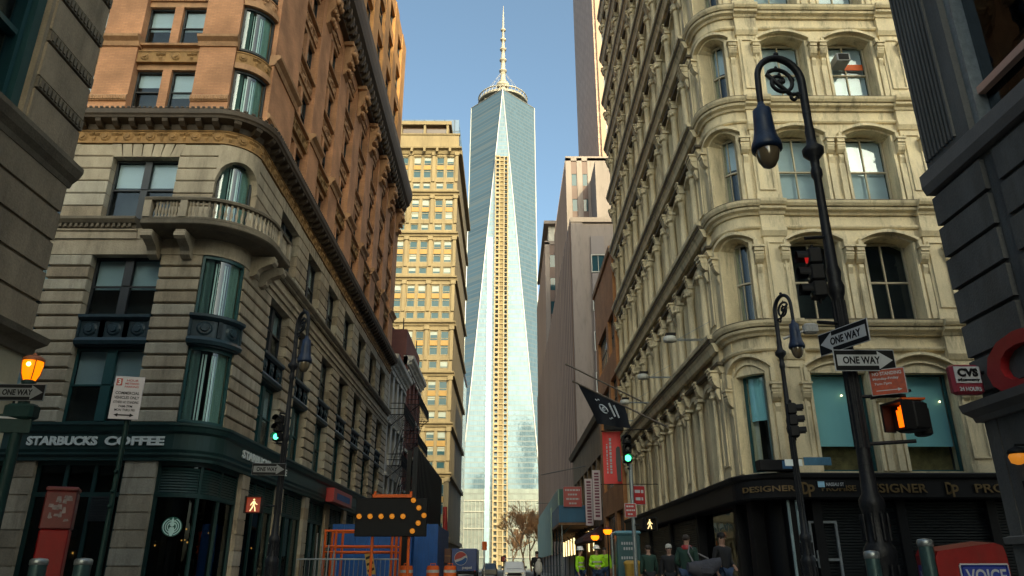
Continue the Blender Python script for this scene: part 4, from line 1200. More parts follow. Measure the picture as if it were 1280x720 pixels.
# ================================================================== pinkish ribbed blocks on the other side
PB = thing('ribbed_office_block', 'long pinkish ribbed concrete block lining the far right of the street', 'building', (14, 130, 0))
b = MB(); b.box(8.3, 26, 84.2, 188, 0, 41.8); b.box(8.0, 9.5, 84.0, 84.3, 0, 42.4)
b.build('wall', M['pink'], PB)
b = MB(); b2 = MB(); y = 84.6; k = 0
while y < 188:
    (b if k % 2 else b2).box(7.85, 8.32, y, y + 0.55, 3, 41.9); y += 1.3; k += 1
b.build('rib', M['pink_rib'], PB); b2.build('dark_rib', mat('brown_rib', (0.20, 0.135, 0.11), 0.85, 0.25, 0.3, 0.08, 0.1, stain=0.3), PB)
b = MB(); b.box(7.95, 26.2, 83.9, 188.2, 41.85, 42.5); b.build('coping', M['pink'], PB)
b = MB()
for z in (5, 10, 15, 20, 25, 30, 35): 
    b.cut(); b.box(10.45, 12.1, 83.95, 84.18, z + 2.4, z + 4.9)
b.build_each('spandrel', mat('grey_spandrel', (0.20, 0.17, 0.17), 0.7, 0.1, 0.5, 1, 0), PB)
for z in (5, 10, 15, 20, 25, 30, 35):
    f = MB(); f.box(10.4, 12.15, 83.9, 84.18, z, z + 0.12); f.box(10.4, 12.15, 83.9, 84.18, z + 2.28, z + 2.39); f.box(10.4, 10.5, 83.9, 84.18, z + 0.12, z + 2.28); f.box(12.05, 12.15, 83.9, 84.18, z + 0.12, z + 2.28); f.box(11.24, 11.30, 83.95, 84.18, z + 0.12, z + 2.28)
    fo = f.build('window', M['old_white'], PB)
    g = MB(); g.box(10.5, 12.05, 84.05, 84.19, z + 0.1, z + 2.3); g.build('pane', M['far_glass'], fo)

def tower_block(name, label, x0, x1, y0, y1, z0, z1, cols, step, winh, plain=None):
    t = thing(name, label, 'building', ((x0 + x1) / 2, (y0 + y1) / 2, z0))
    b = MB(); b.box(x0 + 0.3, x1, y0 + 0.3, y1, z0, z1)
    prev = x0
    for (a, e) in cols:
        b.box(prev, a, y0, y0 + 0.3, z0, z1); prev = e
    b.box(prev, x1, y0, y0 + 0.3, z0, z1); b.box(x0, x1, y0, y0 + 0.3, z1 - 0.5, z1 + 0.3)
    b.build('wall', M['pink'], t)
    r = MB(); y = y0 + 0.4
    while y < y1: r.box(x0, x0 + 0.32, y, y + 0.4, z0, z1 + 0.2); y += 1.0
    r.build('rib', M['pink_rib'], t)
    for (a, e) in cols:
        z = z1 - 0.6
        while z - step > z0 - 3:
            f = MB(); f.box(a, e, y0 + 0.12, y0 + 0.29, z - (step - winh), z); 
            f.box(a, e, y0 + 0.1, y0 + 0.29, z - step, z - step + 0.12)
            for q in (a, e - 0.07): f.box(q, q + 0.07, y0 + 0.11, y0 + 0.289, z - step + 0.121, z - (step - winh) - 0.001)
            fo = f.build('window', M['pink_dark'], t)
            g = MB(); g.box(a, e, y0 + 0.2, y0 + 0.295, z - step + 0.12, z - (step - winh)); g.build('pane', M['far_glass'], fo)
            z -= step
    return t
tower_block('setback_block', 'upper pinkish block with two window columns rising behind the ribbed block', 9.1, 16, 101, 130, 42.5, 61.3, [(9.95, 10.85), (11.65, 12.5)], 4.4, 2.2)
b = MB(); b.box(12.9, 24, 95, 112, 42.5, 57.2); tag(b.build('bare_concrete_block', M['pink']), 'bare windowless pinkish block beside the setback window columns', 'building')
PC = tower_block('penthouse_block', 'pinkish block with teal windows under a pale rooftop plant room', 8.0, 14, 143, 187, 40, 65.8, [(8.95, 10.3), (11.15, 12.5)], 5.2, 2.9)
b = MB(); b.box(8.9, 14, 144.5, 176, 66.1, 70.2); b.build('plant_room', M['old_white'], PC)
b = MB(); b.box(7.9, 14.6, 143.2, 180, 70.3, 71.0); b.build('roof_slab', M['pink'], PC)

# tall brown tower
BT = thing('brown_brick_tower', 'very tall brown brick tower rising behind the cream cast iron block', 'skyscraper', (24, 134, 0))
b = MB(); b.box(16.9, 40, 118, 152, 0, 190); b.build('brick_wall', M['brown_brick'], BT)
b = MB()
for k in range(7):
    x = 17.4 + k * 2.1
    b.box(x, x + 0.9, 117.4, 118.0, 0, 190)
b.build('pier', mat('tower_pier_pink', (0.36, 0.24, 0.175), 0.8, 0.12, 0.3, 0.1, 0), BT)
b = MB()
for k in range(6):
    x = 18.35 + k * 2.1; b.box(x, x + 1.1, 117.9, 117.99, 2, 189)
b.build('window_strip', curtain_mat('strip_windows', (0.05, 0.07, 0.08), (0.36, 0.24, 0.18), 3.7, 9.0, 0.15, 0.4, 0.0, 0.0), BT)

# orange brick loft
OB = thing('orange_brick_loft', 'low orange brick loft with wide steel windows beyond the cream block', 'building', (12, 53, 0))
FO = line_facade(7.3, 58.0, 0, -1)      # s = 58 - y
b = MB()
b.box(7.9, 22, 47.6, 58, 0, 21.5)
for i, z in enumerate((0, 5.0, 9.4, 13.8, 18.2)):
    z1 = (5.0, 9.4, 13.8, 18.2, 22.0)[i]
    if i == 4: FO.box(b, 0, 10.4, -0.6, 0, z, z1); continue
    FO.box(b, 0, 1.2, -0.6, 0, z, z1); FO.box(b, 6.2, 7.2, -0.6, 0, z, z1); FO.box(b, 10.0, 10.4, -0.6, 0, z, z1)
    for (a, e) in ((1.2, 6.2), (7.2, 10.0)):
        FO.box(b, a, e, -0.6, 0, z, z + 1.2); FO.box(b, a, e, -0.6, 0, z1 - 0.5, z1)
b.build('brick_wall', M['orange_brick'], OB)
for i, z in enumerate((0, 5.0, 9.4, 13.8)):
    z1 = (5.0, 9.4, 13.8, 18.2)[i]
    for (a, e) in ((1.2, 6.2), (7.2, 10.0)):
        f = MB()
        n = 6 if e - a > 4 else 4
        for k in range(n + 1):
            q = a + (e - a - 0.06) * k / n; FO.box(f, q, q + 0.06, -0.32, -0.25, z + 1.2, z1 - 0.5)
        for zz in (z + 1.2, (z + z1) / 2 + 0.4, z1 - 0.58): FO.box(f, a, e, -0.33, -0.24, zz, zz + 0.07)
        fo = f.build('window', M['frame_dark'], OB)
        g = MB(); FO.box(g, a, e, -0.3, -0.28, z + 1.2, z1 - 0.5); g.build('pane', gloss_mat('loft_glass', (0.20, 0.18, 0.13), 0.15, 0.02), fo)
b = MB(); FO.sweep(b, -0.1, 10.4, [(-0.6, 22.0), (0.15, 22.0), (0.2, 22.3), (-0.6, 22.4)]); b.build('coping', M['terra_trim'], OB)

# low brown shop building with awnings between the loft and the ribbed block
LS = thing('low_shop_building', 'low brown shop building with dark awning beyond the orange loft', 'building', (12, 70, 0))
FS = line_facade(7.4, 83.8, 0, -1)
b = MB(); b.box(7.9, 20, 58.1, 83.7, 0, 11.5)
FS.box(b, 0, 25.7, -0.6, 0, 9.4, 12.0)
for k in range(8): FS.box(b, k * 3.6, k * 3.6 + 0.7 if k < 7 else 25.7, -0.6, 0, 0, 9.4)
FS.box(b, 0, 25.7, -0.6, -0.05, 4.2, 5.4)
b.build('wall', mat('brown_stucco', (0.17, 0.11, 0.06), 0.8, 0.3, 0.8, 0.4, 0.1), LS)
for k in range(7):
    f = MB(); a, e = k * 3.6 + 0.7, min(25.7, (k + 1) * 3.6)
    for q in (a, (a + e) / 2, e - 0.1): FS.box(f, q, q + 0.1, -0.4, -0.3, 5.4, 9.4)
    FS.box(f, a, e, -0.4, -0.29, 7.3, 7.45)
    fo = f.build('window', M['old_white'], LS)
    g = MB(); FS.box(g, a, e, -0.37, -0.35, 5.4, 9.4); g.build('pane', M['far_glass'], fo)
b = MB(); FS.sweep(b, 0, 25.7, [(-0.6, 12.0), (0.3, 12.0), (0.5, 12.4), (-0.6, 12.6)]); b.build('cornice', M['bronze'], LS)
b = MB(); FS.sweep(b, 16, 24, [(0, 3.0), (1.5, 2.9), (1.5, 3.2), (0, 4.1)]); b.build('awning', mat('maroon_awning', (0.05, 0.015, 0.018), 0.7, 0.2, 1, 1, 0), LS)

# ================================================================== older low houses with fire escapes on the coffee-shop side
def old_house(name, label, y0, y1, h, wallm, trimm, nbay, floors):
    t = thing(name, label, 'building', (-14, (y0 + y1) / 2, 0))
    F = line_facade(-9.6, y0, 0, 1); Lw = y1 - y0
    b = MB(); b.box(-24, -10.4, y0 + 0.02, y1 - 0.02, 0, h - 0.2)
    zs = [4.4 + (h - 5.2) / floors * k for k in range(floors + 1)]
    bw = Lw / nbay
    prev = 0
    for k in range(nbay):
        c = (k + 0.5) * bw
        F.box(b, prev, c - bw * 0.3, -0.7, 0, 4.0, h - 0.8); prev = c + bw * 0.3
        for i in range(floors):
            F.box(b, c - bw * 0.3, c + bw * 0.3, -0.7, -0.02, zs[i + 1] - 0.65, zs[i + 1] + 0.25)
        F.box(b, c - bw * 0.3, c + bw * 0.3, -0.7, -0.02, 4.0, 4.75)
    F.box(b, prev, Lw, -0.7, 0, 4.0, h - 0.8); F.box(b, 0, Lw, -0.7, 0, h - 0.8, h)
    b.build('wall', M[wallm], t)
    b = MB()
    F.sweep(b, 0, Lw, [(-0.4, h - 0.9), (0.1, h - 0.9), (0.2, h - 0.5), (0.6, h - 0.3), (0.65, h), (-0.4, h + 0.1)])
    k = 0.2
    while k < Lw - 0.3: F.box(b, k, k + 0.2, 0, 0.4, h - 0.75, h - 0.4); k += 0.7
    b.build('cornice', M[trimm], t)
    b = MB(); F.sweep(b, 0, Lw, [(-0.4, 3.7), (0.15, 3.7), (0.35, 3.9), (0.35, 4.1), (-0.4, 4.2)]); b.build('shop_cornice', M[trimm], t)
    b = MB()
    for q in range(nbay):
        c = (q + 0.5) * bw
        for i in range(floors): b.cut(); F.box(b, c - bw * 0.36, c + bw * 0.36, -0.02, 0.14, zs[i + 1] - 0.68, zs[i + 1] - 0.45)
    b.build_each('lintel', M[trimm], t)
    for k in range(nbay):
        c = (k + 0.5) * bw
        for i in range(floors):
            window(F, t, c - bw * 0.3 + 0.02, c + bw * 0.3 - 0.02, zs[i] + 0.26, zs[i + 1] - 0.66, -0.25, 'old_white' if trimm != 'red_brick' else 'frame_dark', 'glass', kind='sash4')
    b = MB()
    F.box(b, 0.0, Lw, -0.65, -0.5, 0, 4.0)
    for k in range(nbay + 1): F.box(b, min(k * bw, Lw - 0.3), min(k * bw, Lw - 0.3) + 0.3, -0.5, 0, 0, 3.7)
    b.build('shop_front', M['black'], t)
    # fire escape: platforms, rails, zigzag stairs
    for i in range(floors):
        z = zs[i] + 0.1; a, e = Lw * 0.12, Lw * 0.88
        fe = MB()
        for q in range(8): F.box(fe, a, e, 0.05 + q * 0.14, 0.09 + q * 0.14, z, z + 0.04)
        for zz in (z + 0.02, z + 0.5, z + 0.95):
            fe.tube([F.P(a, 0.0, zz), F.P(a, 1.15, zz), F.P(e, 1.15, zz), F.P(e, 0.0, zz)], 0.035, 5)
        s = a
        while s <= e: fe.tube([F.P(s, 1.15, z), F.P(s, 1.15, z + 0.95)], 0.018, 4); s += 0.22
        for q in (a + 0.3, e - 0.3): fe.tube([F.P(q, 0, z - 0.9), F.P(q, 1.1, z)], 0.04, 5)
        if i < floors - 1:
            hh = zs[i + 1] - zs[i]
            for off in (0.25, 0.8):
                fe.tube([F.P(a + 0.8, off, z), F.P(e - 0.8, off, z + hh)], 0.04, 4); fe.tube([F.P(a + 0.8, off, z + 0.8), F.P(e - 0.8, off, z + hh + 0.8)], 0.025, 4)
            for q in range(10):
                s = a + 0.8 + (e - a - 1.6) * (q + 0.5) / 10; zz = z + hh * (q + 0.5) / 10
                fe.add([F.P(s - 0.12, 0.25, zz), F.P(s + 0.12, 0.25, zz), F.P(s + 0.12, 0.8, zz), F.P(s - 0.12, 0.8, zz)], [(0, 1, 2, 3)])
        fe.build('fire_escape', M['iron'], t)
    return t
old_house('white_loft_house', 'narrow whitewashed loft house with black fire escape past the corner block', 59.1, 69.0, 17.6, 'old_white', 'old_white', 4, 3)
RH = old_house('brick_loft_house', 'dark brick loft house with tangled black fire escape in front of the tan block', 69.1, 81.0, 20.2, 'red_brick', 'old_white', 4, 4)
b = MB(); b.box(-16, -9.9, 70.0, 80.9, 20.1, 23.2); b.build('bulkhead', M['red_brick'], RH)
b = MB()
for (x, y) in ((-10.2, 80), (-10.6, 72)): b.cut(); b.tube([(x, y, 23.2), (x, y, 25.0)], 0.06, 6); b.lathe([(0.3, 0), (0.3, 0.7), (0.1, 0.9)], (x - 1.2, y, 23.2), 10)
b.build_each('vent_pipe', M['iron'], RH)

# ================================================================== the two blocks close to the camera
NL = thing('beige_stone_block', 'beige banded stone block with teal window cut off at the upper left edge', 'building', (-16, 0, 0))
FN = line_facade(-9.4, -60.0, 0, 1)
def ny(y): return y + 60
b = MB(); b.box(-30, -10.2, -60, 13.5, 0, 16)
YE = 13.9
WX = [(5.0, 8.2), (9.6, 12.2)]
FN.box(b, ny(12.2), ny(YE), -0.8, 0, 9.0, 16); FN.box(b, ny(8.2), ny(9.6), -0.8, 0, 9.0, 16); FN.box(b, 0, ny(5.0), -0.8, 0, 5.2, 16)
for z0, z1 in ((12.6, 16),):
    for (a, e) in WX: FN.box(b, ny(a), ny(e), -0.8, -0.05, z0, z1)
b.box(-30, -9.42, 13.5, YE - 0.02, 5, 16)
z = 9.1
while z < 15:                                # smooth courses between carved bands
    FN.box(b, ny(12.3), ny(YE) + 0.02, 0, 0.05, z, z + 0.78); z += 1.12
FN.box(b, 0, ny(YE), -0.8, 0.0, 5.2, 8.6)
z = 5.3
while z < 8.4:
    FN.box(b, ny(-20), ny(YE) + 0.02, 0, 0.06, z + 0.03, z + 0.62); z += 0.66
b.build('stone_wall', M['beige'], NL)
b = MB()
z = 9.88
while z < 15:
    b.cut(); FN.box(b, ny(12.3), ny(YE) + 0.03, 0, 0.075, z + 0.05, z + 0.29)
    s = ny(12.34)
    while s < ny(YE) - 0.05: FN.box(b, s, s + 0.07, 0.075, 0.11, z + 0.08, z + 0.26); s += 0.13
    z += 1.12
b.build_each('carved_band', M['stone_dark'], NL)
b = MB()
FN.sweep(b, 0, ny(YE) + 0.08, [(-0.3, 8.55), (0.08, 8.55), (0.12, 8.65), (0.22, 8.75), (0.30, 8.9), (0.30, 9.0), (-0.3, 9.05)])
FN.sweep(b, 0, ny(YE) + 0.10, [(-0.3, 4.85), (0.12, 4.85), (0.16, 5.0), (0.38, 5.08), (0.42, 5.2), (-0.3, 5.24)])
b.build('belt_cornice', M['stone_dark'], NL)
b = MB()
FN.box(b, 0, ny(YE), -0.8, 0.02, 3.6, 4.85); FN.sweep(b, 0, ny(YE) + 0.05, [(-0.3, 4.0), (0.1, 4.0), (0.16, 4.12), (0.12, 4.2), (-0.3, 4.22)])
FN.box(b, ny(12.9), ny(YE), -0.8, 0.0, 0, 3.6); FN.box(b, ny(-60), ny(6), -0.8, 0.0, 0, 3.6)
b.build('cream_lintel', mat('cream_stone', (0.45, 0.40, 0.28), 0.8, 0.15, 1.5, 0.4, 0.15), NL)
b = MB(); FN.box(b, ny(6), ny(12.9), -0.8, -0.7, 0, 3.6); b.build('dark_opening', M['sign_black'], NL)
for (a, e) in WX:
    for z0, z1 in ((9.05, 12.6),):
        f = MB()
        for q in (ny(a), ny(e) - 0.22): FN.box(f, q, q + 0.22, -0.5, -0.12, z0, z1)
        for q in (ny(a) + 0.22, ny(e) - 0.32): FN.box(f, q, q + 0.1, -0.5, -0.25, z0, z1)
        FN.box(f, ny(a), ny(e), -0.5, -0.1, z1 - 0.2, z1); FN.box(f, ny(a), ny(e), -0.5, -0.1, z0, z0 + 0.18); FN.box(f, ny(a), ny(e), -0.5, -0.28, (z0 + z1) / 2, (z0 + z1) / 2 + 0.12)
        fo = f.build('window', M['teal_frame'], NL)
        g = MB(); FN.box(g, ny(a), ny(e), -0.46, -0.45, z0, z1); g.build('pane', M['glass'], fo)

NR = thing('dark_grey_block', 'dark grey stone block with ribbed panel beside the cream block', 'building', (20, -20, 0))
FG = line_facade(8.0, 12.25, 0, -1)       # s = 12.25 - y
b = MB(); b.box(8.9, 30, -110, 12.2, 0, 16)
FG.box(b, 0, 1.35, -0.9, 0, 8.0, 16)                                   # ribbed corner pier
for (a, e) in ((1.35, 4.2),):
    for z0, z1 in ((11.6, 13.0),): FG.box(b, a, e, -0.9, -0.03, z0, z1)
FG.box(b, 4.2, 122, -0.9, 0, 8.0, 16)
FG.box(b, 0.01, 122, -0.9, -0.045, 3.6, 7.55)
for i in range(6):                                                   # rusticated courses
    z = 3.72 + i * 0.63
    FG.box(b, 0.0, 1.45, -0.04, 0.05, z + 0.03, z + 0.58)
    FG.box(b, 1.75, 8, -0.04, 0.02, z + 0.03, z + 0.58)
FG.box(b, 0.3, 122, -0.9, 0, 0, 3.3)
FG.box(b, 0, 0.3, -0.9, 0.02, 0, 3.3)
b.build('stone_wall', M['dark_stone'], NR)
b = MB(); s = 0.06
while s < 1.0: FG.box(b, s, s + 0.05, 0, 0.05, 8.2, 15.9); s += 0.11
b.build('ribbed_panel', M['dark_stone'], NR)
b = MB(); b.box(8.4, 33, -145, -20, 16.01, 79); b.box(33.01, 42, -40, -22, 0, 41); b.build('unseen_sun_blocker', M['dark_stone'], NR)  # added out of view: tower keeps sun off the facades, slab darkens window reflections
b = MB()
FG.sweep(b, -0.06, 122, [(-0.4, 7.55), (0.10, 7.55), (0.16, 7.7), (0.16, 7.95), (0.05, 8.05), (-0.4, 8.05)])
FG.sweep(b, -0.10, 122, [(-0.4, 3.28), (0.10, 3.28), (0.14, 3.36), (0.30, 3.44), (0.34, 3.56), (-0.4, 3.62)])
FG.sweep(b, -0.05, 1.6, [(-0.1, 1.35), (0.10, 1.35), (0.12, 1.45), (-0.1, 1.5)])
b.build('belt_cornice', mat('grey_belt', (0.11, 0.105, 0.10), 0.8, 0.2, 1.5, 0.5, 0.2), NR)
for z0, z1 in ((8.1, 11.6), (13, 15.9)):
    f = MB()
    for q in (1.35, 4.05): FG.box(f, q, q + 0.15, -0.4, -0.12, z0, z1)
    FG.box(f, 1.5, 4.05, -0.4, -0.1, z1 - 0.15, z1); FG.box(f, 1.5, 4.05, -0.4, -0.12, z0, z0 + 0.10)
    fo = f.build('window', M['steel'] if z0 < 9 else M['frame_dark'], NR)
    g = MB(); FG.box(g, 1.5, 4.05, -0.36, -0.35, z0 + 0.1, z1 - 0.15); g.build('pane', M['glass_dark'], fo)
    if z0 < 9:
        s_ = MB(); FG.box(s_, 1.5, 4.05, -0.33, -0.2, 8.72, 8.86); s_.build('sash_rail', mat('salmon_sash', (0.46, 0.27, 0.20), 0.6, 0.12, 4, 1, 0), fo)
        s_ = MB(); FG.box(s_, 2.1, 3.2, -0.55, -0.5, 8.2, 8.7); s_.build('paper', M['shed_green'], fo)
# pharmacy signs on the dark block
cv = thing('blade_sign', 'small dark red pharmacy blade sign with white panel on the dark grey block', 'sign', (7.6, 11.9, 3.9))
b = MB(); b.rbox(7.36, 7.88, 11.86, 12.02, 3.67, 4.17, 0.04); b.build('panel', mat('sign_maroon', (0.16, 0.015, 0.03), 0.4, 0.15, 4, 1, 0), cv)
b = MB(); b.box(7.41, 7.83, 11.845, 11.858, 3.85, 4.13); w = b.build('white_panel', M['sign_white'], cv)
letters('lettering', 'CVS', M['sign_black'], cv, (0.02, -0.062, 0.125), 0.34, 0.14, bold=0.05)
letters('lettering', 'pharmacy', M['sign_black'], cv, (0.02, -0.062, 0.0), 0.36, 0.055, bold=0.03)
letters('lettering', '24 HOURS', M['sign_white'], cv, (0.02, -0.047, -0.15), 0.36, 0.07, bold=0.02)
b = MB(); b.tube([(7.88, 11.94, 4.05), (8.0, 11.94, 4.05)], 0.03, 6); b.build('bracket', M['black'], cv)
tag(letters('channel_letters', 'CVS', mat('dark_red_channel', (0.26, 0.012, 0.015), 0.4, 0.15, 3, 1, 0), None, (7.95, 9.95, 3.95), 3.4, 0.95, rz=-PI / 2, depth=0.14, bold=0.04), 'big dark red raised letters on the dark grey block wall', 'sign')
wl = thing('wall_lantern', 'lit amber carriage lamp on the dark grey block near the frame edge', 'wall lamp', (7.85, 11.45, 2.6))
b = MB(); b.lathe([(0.02, 0.16), (0.13, 0.10), (0.14, 0.06), (0.12, 0.04)], (7.85, 11.45, 2.6), 12); b.tube([(8.0, 11.45, 2.78), (7.85, 11.45, 2.78), (7.85, 11.45, 2.74)], 0.02, 6); b.build('cap', M['black'], wl)
b = MB(); b.lathe([(0.10, 0.05), (0.125, 0.0), (0.10, -0.09), (0.03, -0.12)], (7.85, 11.45, 2.6), 12); b.build('shade', M['amber_lit'], wl)
b = MB(); b.box(7.93, 8.0, 11.25, 11.6, 2.05, 2.25); tag(b.build('small_notice', M['sign_black']), 'small dark notice plate below the amber carriage lamp', 'sign')
# ================================================================== bishop's-crook street lamps
def make_lamp(label, loc, rz, scale_r=1.0, name='street_lamp'):
    """arm reaches along local -X; 8.3 m tall"""
    t = thing(name, label, 'street lamp', loc, rz, 'old crook street lamps')
    b = MB()
    b.lathe([(0.34, 0), (0.34, 0.12), (0.30, 0.16), (0.30, 0.3), (0.26, 0.36), (0.27, 0.9), (0.30, 1.0), (0.30, 1.08), (0.22, 1.16), (0.20, 1.5), (0.24, 1.58), (0.24, 1.66), (0.16, 1.74), (0.135, 2.1)], (0, 0, 0), 16, sx=0.64, sy=0.64)
    for k in range(8):
        a = 2 * PI * k / 8
        b.tube([(0.17 * math.cos(a), 0.17 * math.sin(a), 0.36), (0.18 * math.cos(a), 0.18 * math.sin(a), 0.9)], 0.03, 5)
        b.tube([(0.15 * math.cos(a), 0.15 * math.sin(a), 1.18), (0.152 * math.cos(a), 0.152 * math.sin(a), 1.5)], 0.022, 5)
    o = b.build('base', M['iron'], t, world=False)
    b = MB()
    b.lathe([(0.135, 2.1), (0.125, 2.2), (0.12, 4.35), (0.15, 4.4), (0.17, 4.5), (0.13, 4.6), (0.15, 4.72), (0.115, 4.82), (0.095, 5.6), (0.085, 6.2), (0.12, 6.26), (0.12, 6.34), (0.09, 6.4), (0.10, 6.52), (0.22, 6.62), (0.23, 6.70), (0.12, 6.78), (0.10, 6.9), (0.11, 7.0), (0.09, 7.1), (0.085, 7.5)], (0, 0, 0), 16, sx=0.68, sy=0.68)
    for k in range(10):
        a = 2 * PI * k / 10; b.tube([(0.084 * math.cos(a), 0.084 * math.sin(a), 2.3), (0.080 * math.cos(a), 0.080 * math.sin(a), 4.3)], 0.014, 4)
    b.build('pole', M['iron'], t, world=False)
    b = MB()
    cx, cz, rr = -0.36, 7.9, 0.36
    pts = [(0, 0, 7.3), (0, 0, 7.6)] + [(cx + rr * math.cos(a), 0, cz + rr * 1.12 * math.sin(a)) for a in [PI * k / 16 for k in range(17)]] + [(-0.73, 0, 7.6), (-0.73, 0, 7.4)]
    n = len(pts)
    b.tube(pts, [0.065 - 0.02 * i / n for i in range(n)], 10)
    # curled scroll inside the crook with leaves
    sp_ = []
    for i in range(40):
        u = i / 39; a = -0.75 * PI - u * 3.3 * PI; r = 0.22 * (1 - u) ** 0.75 + 0.045
        sp_.append((cx + 0.0 + r * math.cos(a), 0, 7.86 + r * math.sin(a)))
    sp_ = [(-0.02, 0, 7.62), (-0.1, 0, 7.68), (-0.2, 0, 7.64)] + sp_[5:]
    b.tube(sp_, [0.036 - 0.010 * i / len(sp_) for i in range(len(sp_))], 7)
    sp2 = [(-0.16 + 0.085 * (1 - i / 22) * math.cos(2.2 * PI * i / 18), 0, 7.60 + 0.085 * (1 - i / 22) * math.sin(2.2 * PI * i / 18)) for i in range(19)]
    b.tube(sp2, 0.026, 6)
    for i in range(6, len(sp_) - 6, 6):
        p = Vector(sp_[i]); b.ball(p + Vector((0.02, 0, 0.03)), 0.032, 6, 4, sc=(1, 0.5, 1.4))
    b.ball((cx, 0, cz + rr * 1.12 + 0.07), 0.045, 8, 6); b.ball((cx, 0, 7.86), 0.055, 8, 6)
    b.build('crook', M['iron'], t, world=False)
    b = MB()
    b.lathe([(0.05, 7.47), (0.075, 7.42), (0.10, 7.36), (0.185, 7.31), (0.20, 7.08), (0.215, 6.94), (0.25, 6.81), (0.295, 6.73), (0.31, 6.67), (0.30, 6.62), (0.24, 6.61)], (-0.73, 0, 0), 20, sx=0.72, sy=0.72)
    hd = b.build('lamp_shade', M['navy_paint'], t, world=False)
    b = MB(); b.lathe([(0.235, 6.615), (0.235, 6.56), (0.20, 6.45), (0.13, 6.36), (0.05, 6.325), (0.01, 6.32)], (-0.73, 0, 0), 18, sx=0.72, sy=0.72)
    b.build('glass_bowl', gloss_mat('lamp_bowl_glass', (0.10, 0.075, 0.045), 0.12, 0.0), hd, world=False)
    return t
LAMP = make_lamp('big black crook street lamp carrying the ONE WAY signs at the near curb', (4.55, 9.5, 0.13), R(8))
make_lamp('small distant crook lamp with pear shade before the rounded cream corner', (7.9, 20.5, 0.13), R(107))
make_lamp('crook lamp in front of the coffee shop side wall, green signal on its post', (-6.55, 22.0, 0.13), R(132))

# ------------------------------------------------------------------ signals and signs
def signal(name, label, loc, rz, lit, group='traffic signals'):
    """three-lens head facing local -Y"""
    t = thing(name, label, 'traffic light', loc, rz, group)
    b = MB()
    for k in range(3):
        z = 0.37 * (1 - k)
        b.rbox(-0.17, 0.17, -0.14, 0.14, z - 0.175, z + 0.175, 0.03)
    b.box(-0.1, 0.1, -0.08, 0.08, -0.56, 0.56); b.tube([(0, 0, 0.5), (0, 0, 0.66)], 0.03, 6); b.tube([(0, 0, -0.5), (0, 0, -0.66)], 0.03, 6)
    b.build('housing', M['black'], t, world=False)
    for k in range(3):
        z = 0.37 * (1 - k)
        v = MB(); n = 12
        ring = lambda y, r: [(r * math.cos(a), y, z + r * math.sin(a)) for a in [R(-20) + R(220) * i / n for i in range(n + 1)]]
        o1, o2, i1, i2 = ring(-0.14, 0.15), ring(-0.36, 0.155), ring(-0.14, 0.135), ring(-0.34, 0.14)
        for i in range(n):
            v.add([o1[i], o1[i + 1], o2[i + 1], o2[i]], [(0, 1, 2, 3)]); v.add([i1[i], i2[i], i2[i + 1], i1[i + 1]], [(0, 1, 2, 3)])
            v.add([o2[i], o2[i + 1], i2[i + 1], i2[i]], [(0, 1, 2, 3)])
        v.build('visor', M['black'], t, world=False)
        ln = MB(); ln.rings([[(0.125 * math.cos(2 * PI * q / 16), -0.141, z + 0.125 * math.sin(2 * PI * q / 16)) for q in range(16)], [(0.06 * math.cos(2 * PI * q / 16), -0.165, z + 0.06 * math.sin(2 * PI * q / 16)) for q in range(16)]])
        m = M['lens_off']
        if lit == 'red' and k == 0: m = M['red_lit']
        if lit == 'green' and k == 2: m = M['green_lit']
        ln.build('lens', m, t, world=False)
    return t
def arm(t, p0, p1, r=0.025, m='iron', name='arm'):
    b = MB(); b.tube([p0, p1], r, 7); return b.build(name, M[m], t)
s1 = signal('traffic_signal', 'traffic light showing red on the big black crook lamp', (4.27, 9.42, 4.80), R(-96), 'red')
s1.scale = (0.66, 0.66, 0.66)
arm(s1, (4.19, 9.42, 4.1), (4.58, 9.5, 4.1)); arm(s1, (4.19, 9.42, 5.34), (4.56, 9.5, 5.4))
s2 = signal('traffic_signal', 'green traffic light on the crook lamp beside the coffee shop', (-6.72, 21.8, 4.85), R(-12), 'green')
s2.scale = (0.7, 0.7, 0.7)
arm(s2, (-6.72, 21.8, 5.3), (-6.55, 22.0, 5.3)); arm(s2, (-6.72, 21.8, 4.42), (-6.55, 22.0, 4.42))
s3 = signal('traffic_signal', 'dark unlit traffic light seen from behind on the small distant crook lamp', (7.98, 20.45, 4.85), R(75), 'none')
s3.scale = (0.85, 0.85, 0.85)
arm(s3, (7.98, 20.45, 5.4), (7.9, 20.5, 5.48)); arm(s3, (7.98, 20.45, 4.25), (7.9, 20.5, 4.25))
s4 = signal('traffic_signal', 'green traffic light on the thin silver pole by the red notice', (3.84, 23.8, 4.55), R(0), 'green')
s4.scale = (0.8, 0.8, 0.8)
arm(s4, (3.84, 23.8, 3.95), (3.95, 24.0, 3.95))
b = MB(); b.tube([(8.0, 20.4, 7.2), (8.75, 20.2, 7.45)], 0.04, 6); b.rbox(8.55, 8.95, 20.1, 20.35, 7.3, 7.6, 0.05)
b.build('camera_arm', M['old_white'], bpy.data.objects['street_lamp.001'])

